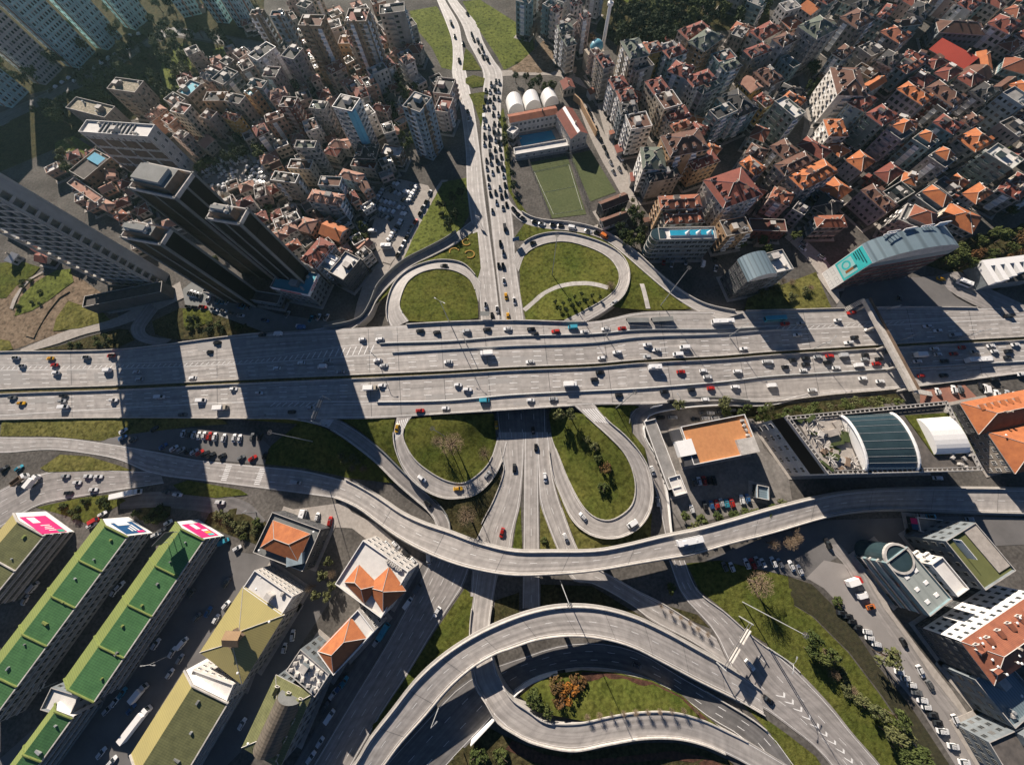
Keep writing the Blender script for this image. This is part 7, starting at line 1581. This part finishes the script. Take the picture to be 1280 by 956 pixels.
LM = dict(pine=leafmat('pine_needles', (.018,.030,.012), (.038,.055,.020)), leafy=leafmat('broad_leaves', (.040,.058,.016), (.085,.10,.03)), olive=leafmat('olive_leaves', (.075,.085,.035), (.12,.125,.05)),
 bare=leafmat('bare_twigs', (.16,.115,.075), (.25,.185,.125)), orange=leafmat('orange_leaves', (.30,.10,.015), (.20,.09,.02)), rust=leafmat('russet_leaves', (.13,.06,.025), (.09,.065,.025)))
bark = mat('bark', (.10,.075,.055), .95)
CR = {}
def crown(kind, v):
    k = (kind, v)
    if k in CR: return CR[k]
    rd = random.Random(v*97+len(kind)); b = MB()
    if kind == 'bare':
        for i in range(7):
            a = i*.9; d = Vector((math.cos(a)*.6, math.sin(a)*.6, .8)); b.tube([(0,0,-.3), tuple(d*.35), tuple(d*.75)], [.05,.03,.012], 4, 0, False)
        for i in range(1100):
            d = Vector((rd.gauss(0,1), rd.gauss(0,1), rd.gauss(.25,.8))).normalized(); p = d*rd.uniform(.25,.95); p.z *= .8; t = (d*.7+Vector((rd.gauss(0,.6), rd.gauss(0,.6), rd.gauss(.25,.5)))).normalized()*rd.uniform(.12,.3); s = t.orthogonal().normalized()*.011
            b.poly([tuple(p-s), tuple(p+s), tuple(p+t)], 0)
    else:
        ncl, per, sz = dict(pine=(16,34,.15), leafy=(20,34,.15), olive=(14,34,.16), orange=(14,36,.15), rust=(14,36,.15)).get(kind, (16,34,.15))
        for c in range(ncl):
            a, zz, rr = rd.uniform(0, 6.283), rd.uniform(-.55,.75), rd.uniform(.25,.78); rr *= math.sqrt(max(.1, 1-zz*zz*.8)); C = Vector((rr*math.cos(a), rr*math.sin(a), zz*.72)); R = rd.uniform(.2,.42)
            for j in range(per):
                d = Vector((rd.gauss(0,1), rd.gauss(0,1), rd.gauss(0,1))).normalized(); p = C+d*R*rd.uniform(.55,1.0); n = (d+Vector((rd.uniform(-.8,.8), rd.uniform(-.8,.8), rd.uniform(-.5,.9)))).normalized(); t = n.orthogonal().normalized(); u = n.cross(t); s = sz*rd.uniform(.5,1.0)
                b.poly([tuple(p-t*s), tuple(p-u*s*.6), tuple(p+t*s), tuple(p+u*s*.6)], 0)
    CR[k] = b.mesh(kind+'_crown', LM[kind]); return CR[k]
TR = {}
def trunk(v):
    if v not in TR:
        rd = random.Random(v); b = MB(); b.tube([(0,0,-.3),(.02,0,.5),(rd.uniform(-.06,.06),rd.uniform(-.06,.06),1.0)], [.09,.07,.05], 6)
        for k in range(5): a = k*1.26+v; b.tube([(0,0,.55+.07*k),(.35*math.cos(a),.35*math.sin(a),.9+.08*k),(.62*math.cos(a),.62*math.sin(a),1.15+.08*k)], [.045,.03,.012], 5, 0, False)
        TR[v] = b.mesh('trunk', bark)
    return TR[v]
TREES = []; rt = random.Random(21)
KN = dict(pine='pine_tree', leafy='leafy_tree', olive='olive_green_tree', bare='bare_tree', orange='orange_shrub', rust='russet_shrub')
def tree(x, y, r, kind, zone, shrub=False, z=0.0, label=None):
    h = r*(.35 if shrub else 1.25); b = G(x, y, z+h*.8)[:2]; z = ground_z(b[0], b[1]); b = G(x, y, z+h*.8)[:2]; nm = KN[kind] if not shrub or kind in ('orange','rust') else ('pine_shrub' if kind == 'pine' else 'bare_shrub' if kind == 'bare' else 'green_shrub')
    o = empty(nm, (b[0], b[1], z)); o['category'] = 'shrub' if shrub else 'tree'; v = rt.randrange(3)
    t = link('trunk', trunk(v), o, (0,0,0)); t.scale = (r*1.0, r*1.0, (h+r*.3)/1.2)
    c = link('crown', crown(kind, v), o, (0,0,h+(r*.1 if shrub else r*.25)), rt.random()*6.28); k = rt.uniform(.9,1.1); c.scale = (r*k, r*k, r*(.75 if shrub else .95))
    if label: o['label'] = label
    else: TREES.append((o, nm, zone, b))
    return o
def wood(poly, n, kinds, r, zone, seed, z=0, shrub=False, gap=1.3):
    rd = random.Random(seed); P = [p[:2] for p in poly]; X = [p[0] for p in P]; Y = [p[1] for p in P]; pts = []; t = 0
    while len(pts) < n and t < n*60:
        t += 1; q = (rd.uniform(min(X), max(X)), rd.uniform(min(Y), max(Y)))
        if not inpoly(q, P): continue
        w_ = G(*q)[:2]; rr = rd.uniform(*r)
        if any(np.linalg.norm(w_-a) < (rr+b_)*gap*.5 for a, b_ in pts): continue
        if any(np.linalg.norm(w_-sum(s)/4) < 40 and inpoly(w_, s) for s in RECTS): continue
        pts.append((w_, rr)); tree(q[0], q[1], rr, rd.choice(kinds), zone, shrub, z)
wood([(768,-30),(955,-30),(960,18),(900,30),(848,42),(832,58),(775,58),(752,40),(758,10)], 85, ['pine','pine','pine','leafy'], (4.2,6.5), 'the dark park at the top', 1)
wood([(185,62),(232,48),(242,95),(236,128),(200,132),(150,125),(60,160),(62,130),(130,98)], 48, ['leafy','olive','leafy','pine'], (3.5,5.5), 'the wooded slope by the slab towers', 2)
wood([(-40,90),(40,60),(100,20),(190,-15),(330,-20),(330,20),(215,15),(120,60),(40,100),(-40,140)], 40, ['leafy','pine','olive'], (4,6), 'the gardens between the slab towers', 44)
wood([(130,70),(170,45),(215,32),(300,50),(300,62),(215,50),(150,88),(60,130),(30,150)], 30, ['leafy','pine'], (3,5), 'the street below the slab towers', 3)
wood([(885,508),(960,509),(1040,503),(1120,496),(1120,506),(1040,514),(960,526),(915,522)], 24, ['leafy','olive','leafy'], (2.2,3.4), 'the planted strip before the shopping centre', 4, .4)
wood([(1160,330),(1205,302),(1285,285),(1285,335),(1240,360),(1205,340)], 18, ['leafy','rust'], (3,4.5), 'the scrub slope at the right edge', 5)
wood([(745,255),(790,262),(800,290),(812,312),(795,310),(765,295)], 9, ['pine','leafy'], (3.2,4.6), 'the trees behind the clubhouses', 6)
wood([(1002,790),(1028,800),(1040,815),(1030,830),(1008,812)], 7, ['leafy'], (2.6,4), 'the clump on the main road verge', 7)
wood([(1085,878),(1112,880),(1150,945),(1140,956),(1100,910)], 12, ['leafy','olive'], (2.8,4.2), 'the bank at the bottom right', 8)
wood([(1030,815),(1052,830),(1080,870),(1070,880),(1040,850)], 8, ['olive','bare'], (2,3), 'the thicket on the main road verge', 9, 0, True)
wood([(855,645),(985,628),(985,640),(865,660)], 10, ['leafy','olive'], (2.4,3.2), 'the hedge row above the curved flyover', 10)
wood([(165,642),(205,636),(215,648),(180,655)], 5, ['leafy'], (2.2,3.2), 'the shrubs above the market halls', 11, 0, True); wood([(50,634),(130,620),(135,635),(100,650)], 8, ['leafy'], (1.6,2.6), 'the bank above the market halls', 12, 0, True); wood([(262,640),(300,640),(325,655),(318,675),(285,665)], 8, ['leafy','olive'], (2,3), 'the bushes by the hall street', 13, 0, True)
wood([(265,195),(345,185),(348,200),(300,196),(250,215)], 9, ['leafy','pine'], (3.2,4.6), 'the trees above the bright car park', 14); wood([(345,110),(380,105),(400,125),(380,140),(350,130)], 8, ['leafy','pine'], (3,4.5), 'the gardens below the tan towers', 15); wood([(455,95),(520,100),(520,150),(480,150),(450,120)], 14, ['pine','leafy'], (3,4.8), 'the dark gardens between the towers', 16)
wood([(495,140),(530,145),(520,185),(500,190)], 7, ['leafy'], (3,4.2), 'the yard left of the upper road', 17); wood([(430,285),(455,280),(460,305),(440,310)], 5, ['leafy'], (2.8,4), 'the garden by the orange house', 18)
wood([(640,95),(690,98),(700,115),(660,110)], 8, ['leafy','pine'], (2.5,3.8), 'the plot north of the white tents', 19); wood([(628,140),(634,150),(638,190),(646,238),(640,240),(630,180)], 10, ['pine','leafy'], (2.0,3.0), 'the strip west of the pool', 20); wood([(1008,75),(1022,80),(1020,130),(1008,150)], 8, ['pine','leafy'], (2.8,3.6), 'the steep street of the hillside quarter', 21)
wood([(1185,180),(1280,150),(1285,270),(1230,260)], 4, ['leafy'], (2.5,3.5), 'the right edge gardens', 22); wood([(785,250),(800,250),(812,300),(804,305)], 8, ['olive','leafy'], (1.8,2.6), 'the lane east of the pitches', 23); wood([(545,258),(570,245),(582,225),(584,270),(560,290)], 7, ['pine','bare'], (2.4,3.6), 'the shaded lawn beside the upper road', 24)
wood([(420,560),(445,570),(460,590),(440,594),(415,575)], 6, ['olive','bare'], (2,3), 'the bank of the southwest slip road', 25, 1, True); wood([(235,395),(262,400),(300,408),(265,416),(235,410)], 9, ['pine','leafy'], (2,3.2), 'the shaded verge by the showroom', 26, .4, True); wood([(75,432),(110,424),(145,416),(148,432),(90,436)], 9, ['leafy','pine'], (1.4,2.2), 'the verge left of the tower shadow', 27, .3, True)
wood([(975,655),(1010,660),(985,680),(955,680)], 4, ['bare'], (2.6,3.6), 'the corner car park', 28); wood([(370,745),(405,755),(430,720),(410,700)], 8, ['bare','olive'], (2.2,3.2), 'the alley behind the villas', 29); wood([(930,340),(1010,350),(1020,372),(960,380)], 10, ['bare','olive'], (2,3.2), 'the dry slope beside the advertisement office', 30, .5, True)
wood([(20,340),(60,350),(80,350),(50,395),(15,380)], 7, ['leafy','olive'], (1.4,2.2), 'the green field at the left edge', 31, .3, True)
wood([(900,330),(940,290),(985,290),(1000,300),(950,320)], 6, ['pine','leafy'], (2.6,3.8), 'the dark lane behind the barrel roofed office', 32)
for x, y, r, k, sh, z, lb in [(566,556,6.2,'bare',0,1.5,'large bare brown tree casting twiggy shade inside the southwest loop'),(548,552,3.4,'bare',0,2,'smaller grey bare tree left of the big one inside the southwest loop'),(606,567,3.4,'bare',0,.5,'bare shrubby tree at the right end of the southwest loop'),(584,644,5.0,'bare',0,.2,'pale bare tree on the rough bank below the southwest loop'),
 (700,518,3.6,'olive',0,3,'grey-green tree at the top of the southeast loop lawn'),(714,519,3.4,'olive',0,3,'second grey-green tree beside it at the top of the southeast loop lawn'),(733,549,2.4,'olive',1,2,'grey shrub, highest of the row on the southeast loop lawn'),(743,559,2.8,'olive',1,2,'grey shrub, middle of the row on the southeast loop lawn'),(747,572,2.2,'leafy',1,2,'small green shrub, lowest of the upper row on the southeast loop lawn'),(758,586,3.8,'rust',1,1.6,'yellow and russet shrub near the middle of the southeast loop lawn'),(753,608,3.6,'leafy',1,1.4,'round dark green shrub lowest on the southeast loop lawn'),
 (681,675,2.2,'leafy',1,.2,'single round green bush on the dry strip between feeder roads'),(848,507,3.4,'olive',0,.6,'pale green tree at the kerb left of the terrace building'),(904,505,3.4,'olive',0,.8,'pale green tree at the kerb right of the terrace building'),(695,858,4.2,'rust',1,5,'tall russet shrub on the island lawn'),(712,864,4.0,'orange',1,5,'bright orange shrub on the island lawn'),(700,876,3.4,'rust',1,5,'russet shrub left of the orange one on the island lawn'),(722,852,3.6,'rust',1,4.5,'russet-green shrub at the top of the island lawn'),(669,872,4.0,'leafy',1,5,'round green shrub at the left tip of the island lawn'),(685,888,3.0,'leafy',1,5,'small green shrub below the others on the island lawn'),
 (597,943,4.4,'leafy',1,.4,'round dark green bush, left one at the bottom edge'),(628,945,3.8,'leafy',1,.4,'round dark green bush, right one at the bottom edge'),(945,728,5.5,'bare',0,.2,'reddish bare tree on the corner verge above the lamp'),(838,735,3.0,'leafy',1,.2,'green bush in the flyover shade beside the feeder road'),(1104,818,4.6,'olive',0,.2,'yellow-green tree overhanging the parked cars on the hillside street'),(1046,752,2.6,'leafy',1,.2,'green bush beside the parked cars at the top of the hillside street'),(1132,275,4.4,'bare',0,0,'bare brown tree in front of the blue-grey wall'),(736,52,4.6,'rust',0,0,'russet tree beside the white minaret'),(668,47,6,'bare',0,0,'dark round bare tree on the bright meadow'),(763,358,3.2,'bare',1,3.2,'bare brown bush inside the northeast loop'),
 (1075,300,2.2,'pine',1,0,None)]:
    if lb: tree(x, y, r, k, '', bool(sh), z, lb)
gl_ = [(694,378),(704,380),(712,376),(718,372),(727,368),(740,370),(700,386),(708,388),(716,382),(724,380),(733,376),(750,372)]
for x, y in gl_: tree(x, y, 1.5, 'pine', 'the lens lawn of the northeast loop', False, 1.8)
for k in range(10): tree(734+15*k, 893-1.0*k+.35*(k-4)**2*.3, 1.3, 'bare', 'the kerb of the lowest link road', False, 5.0 if k < 4 else 3.5-(k-4)*.4)
for x, y in [(826,757),(838,764),(850,771),(862,778),(872,785),(884,792)]: tree(x, y, 1.2, 'bare', 'the right feeder road under the flyover', False, .2)
wood([(60,180),(125,170),(150,215),(190,225),(140,230),(100,225),(70,200)], 10, ['leafy','olive'], (2.4,3.8), 'the small park behind the unfinished tower', 40)
wood([(190,300),(240,270),(290,330),(330,350),(280,340)], 6, ['leafy'], (2,3), 'the gardens under the black towers', 41)
wood([(225,240),(260,235),(330,260),(400,265),(380,285),(300,270)], 12, ['leafy','bare'], (2.4,3.6), 'the gardens below the bright car park', 42)
wood([(240,130),(300,150),(330,185),(290,190),(250,160)], 8, ['leafy','pine'], (2.6,3.8), 'the slope under the colourful houses', 43)
# ---------------------------------------------------------------- lamps, signs, shelters
LAMPS = []
def lamp(b, t, where, arms=2, zb=0.0, h=None):
    P = G(*b, zb); h = h or min(36, max(8, hgt(b, t, zb))); o = empty('street_lamp', (P[0], P[1], zb)); o['category'] = 'street lamp'; q = MB(); q.tube([(0,0,0),(0,0,h*.5),(0,0,h)], [.24,.19,.13], 8); q.build('pole', metal, o); a0 = rt.random()*3
    if h > 24:
        for k in range(8): a = k*.785; q = MB(); q.tube([(0,0,h),(.75*math.cos(a),.75*math.sin(a),h)], .06, 4); q.box((.85*math.cos(a),.85*math.sin(a),h-.15), (.35,.35,.2), a); q.build('floodlight', dkmetal, o)
    else:
        for k in range(arms):
            a = a0+math.pi*k; q = MB(); q.tube([(0,0,h-.2),(1.2*math.cos(a),1.2*math.sin(a),h+.5),(2.4*math.cos(a),2.4*math.sin(a),h+.6)], .08, 5); q.box((2.7*math.cos(a),2.7*math.sin(a),h+.52), (1.0,.4,.16), a); q.build('lamp_arm', metal, o)
    o['label'] = where
lamp((561,401), (551,376), 'tall lamp mast on the northern highway parapet below the northwest loop', 2, 5.8); lamp((825,383), (866,338), 'very tall floodlight mast on the lawn below the northeast slip road', 2, 3); lamp((690,344), (696,294), 'tall floodlight mast on the northeast loop lawn', 2, 1)
lamp((700,725), (712,757), 'tall floodlight mast rising between both flyovers', 2, 0); lamp((928,752), (1008,793), 'tall slanting white lamp mast on the corner verge', 1, 0); lamp((392,552), (337,541), 'white floodlight mast on the shaded slope above the car park', 2, 2); lamp((557,546), (540,536), 'white lamp mast inside the southwest loop', 2, 2.5)
lamp((1192,426), (1229,411), 'double armed lamp on the median at the right, nearest the edge', 2, .4); lamp((1122,427), (1141,418), 'double armed lamp on the median just right of the footbridge', 2, .4); lamp((211,819), (189,832), 'lamp post between the yellow-green and green halls', 2, 0); lamp((72,852), (58,854), 'lamp post beside the white flat roofed link hall', 1, 0); lamp((770,510), (797,493), 'lamp mast where the southeast loop leaves the collector lane', 1, 5)
lamp((472,448), (466,440), 'shorter lamp on the divider near the tower shadow', 1, 5.8, 11); lamp((1015,437), (1013,428), 'double armed lamp on the median left of the footbridge', 2, .5, 12)
lamp((548,885), (520,930), 'lamp on the outer edge of the arched flyover', 1, 10, 11); lamp((840,505), (853,498), 'lamp on the slip road kerb by the pale green tree', 1, 3, 10); lamp((960,809), (990,826), 'lamp between both streams of the main road', 2, .1, 14); lamp((320,640), (300,642), 'lamp at the bend of the shaded street', 1, .1, 9)
lamp((583,430), (580,424), 'small lamp on the northern divider over the underpass', 1, 6, 9); lamp((758,420), (760,412), 'small lamp on the northern divider right of the underpass', 1, 6, 9); lamp((912,420), (917,412), 'lamp on the northern divider near the white bus', 1, 4, 11)
def gantry(label, a, c, z, hb, f0, f1, board):
    A, C = G(*a, z), G(*c, z); o = empty('sign_gantry', (0,0,0)); tag(o, label, 'sign gantry'); d = C-A; L = np.linalg.norm(d); n = np.array([-d[1], d[0], 0])/L
    for P in (A, C): q = MB(); q.tube([P, P+np.array([0,0,hb+2.2])], .28, 8); q.build('post', metal, o)
    q = MB()
    for dz in (hb, hb+1.5): q.tube([A+np.array([0,0,dz]), C+np.array([0,0,dz])], .12, 5)
    q.build('truss', dkmetal, o)
    for p, r_ in ((f0, f0+.3), (f1, f1+.3)):
        q = MB(); s0, s1 = A+d*p+n*.35, A+d*r_+n*.35; q.prism([tuple(s0[:2]), tuple(s1[:2]), tuple((s1+n*.2)[:2]), tuple((s0+n*.2)[:2])], z+hb-.8, z+hb+2.4, 0, None, True); q.build('sign_board', board, o)
gantry('overhead sign gantry with two pale boards across the main road', (924,770), (892,824), .2, 7, .12, .52, conc_lt); gantry('overhead sign gantry spanning the southwest slip road exit', (402,530), (414,500), 5.2, 6.5, .1, .55, conc_lt)
def shelter(label, a, c, z):
    A, C = G(*a, z), G(*c, z); d = (C-A)/np.linalg.norm(C-A); n = np.array([-d[1], d[0], 0])*1.3; o = empty('bus_shelter', (0,0,0)); tag(o, label, 'bus shelter'); q = MB(); q.prism([tuple((p)[:2]) for p in (A+n, A-n, C-n, C+n)], z+2.6, z+2.8, 0, None, True); q.build('roof', conc_dk, o)
    q = MB(); q.prism([tuple(p[:2]) for p in (A+n, C+n, C+n*.92, A+n*.92)], z+.1, z+2.5); q.build('back_panel', teal_gl, o)
    for k in range(4): p = A+(C-A)*k/3-n*.8; q = MB(); q.tube([(p[0],p[1],z),(p[0],p[1],z+2.6)], .07, 5); q.build('post', metal, o)
shelter('long bus shelter on the collector lane, left of two', (782,403), (809,403), 5.2); shelter('long bus shelter on the collector lane, right of two', (813,402.5), (839,401), 4.9); shelter('bus shelter at the foot of the northwest loop', (601,395), (612,395), 6.0)
def sign(label, p, z, w_, h_, m, ang=0.0, ht=5):
    P = G(*p, z); o = empty('road_sign', (P[0], P[1], z)); o.rotation_euler[2] = ang; tag(o, label, 'road sign'); q = MB(); q.box((0,0,ht-h_), (w_,.12,h_)); q.build('board', m, o)
    for s_ in (-1, 1): q = MB(); q.tube([(s_*w_*.35,.1,0),(s_*w_*.35,.1,ht)], .08, 5); q.build('post', metal, o)
sign('blue direction sign on the lawn between upper road and slip road', (645,304), .2, 4, 3, blue_p, .3); sign('pale information board on the meadow side of the upper road', (598,278), .2, 3, 2, white, -.5); sign('white board at the start of the southeast slip road', (817,510), 4, 5, 3.4, white, .2, 5.5); sign('grey board on the bank right of the footbridge', (1110,388), .6, 5, 3, conc_lt, .2, 5)
# ---------------------------------------------------------------- labels: single out every thing
ORD = ['first','second','third','fourth','fifth','sixth','seventh','eighth','ninth','tenth','eleventh','twelfth','thirteenth','fourteenth','fifteenth','sixteenth','seventeenth','eighteenth','nineteenth','twentieth']
def ordinal(i):   # i counts from 0
    n = i+1
    if n <= 20: return ORD[n-1]
    t = {2:'twenty',3:'thirty',4:'forty',5:'fifty',6:'sixty',7:'seventy',8:'eighty'}[n//10]
    return {20:'twentieth',30:'thirtieth',40:'fortieth',50:'fiftieth',60:'sixtieth',70:'seventieth',80:'eightieth'}[n] if n % 10 == 0 else t+'-'+ORD[n % 10-1]
def assign(items, base):   # items: (object, key phrase, zone, image x); base(phrase, zone, ordinal or None) -> label
    g = {}
    for it in items: g.setdefault((it[1], it[2]), []).append(it)
    for (ph, zo), L in g.items():
        L.sort(key=lambda t: t[3])
        for i, it in enumerate(L): it[0]['label'] = base(ph, zo, None if len(L) == 1 else (ordinal(i), len(L)))
def shown(P): return inv((P[0], P[1], P[2]))
it = []
for o, nm, col, zone in OUT:
    it.append((o, f"{col} {nm.replace('_',' ')}", zone, shown(o.location)[0])); o['group'] = f"{'vehicles'} on {zone}"
assign(it, lambda ph, zo, n: f"{ph} on {zo}" if n is None else f"{n[0]} {ph} from the left on {zo}")
it = []
for o, zone, d, c, g in THINGS:
    it.append((o, d, zone, inv((c[0], c[1], 0))[0])); 
    if g: o['group'] = g
assign(it, lambda ph, zo, n: f"{ph} in {zo}" if n is None else f"{ph}, {n[0]} from left in {zo}")
it = []
for o, nm, zone, b in TREES:
    it.append((o, nm.replace('_',' '), zone, inv((b[0], b[1], 0))[0])); o['group'] = f"trees of {zone}"
assign(it, lambda ph, zo, n: f"only {ph} of {zo}" if n is None else f"{n[0]} {ph} from the left of {zo}")
for o in bpy.data.objects:
    if o.parent is None and o.get('category') and o.get('kind') is None and not o.get('label'): o['label'] = o.name.split('.')[0].replace('_', ' ')+' standing in the town below'
bpy.context.view_layer.update()
print('objects', len(bpy.data.objects))
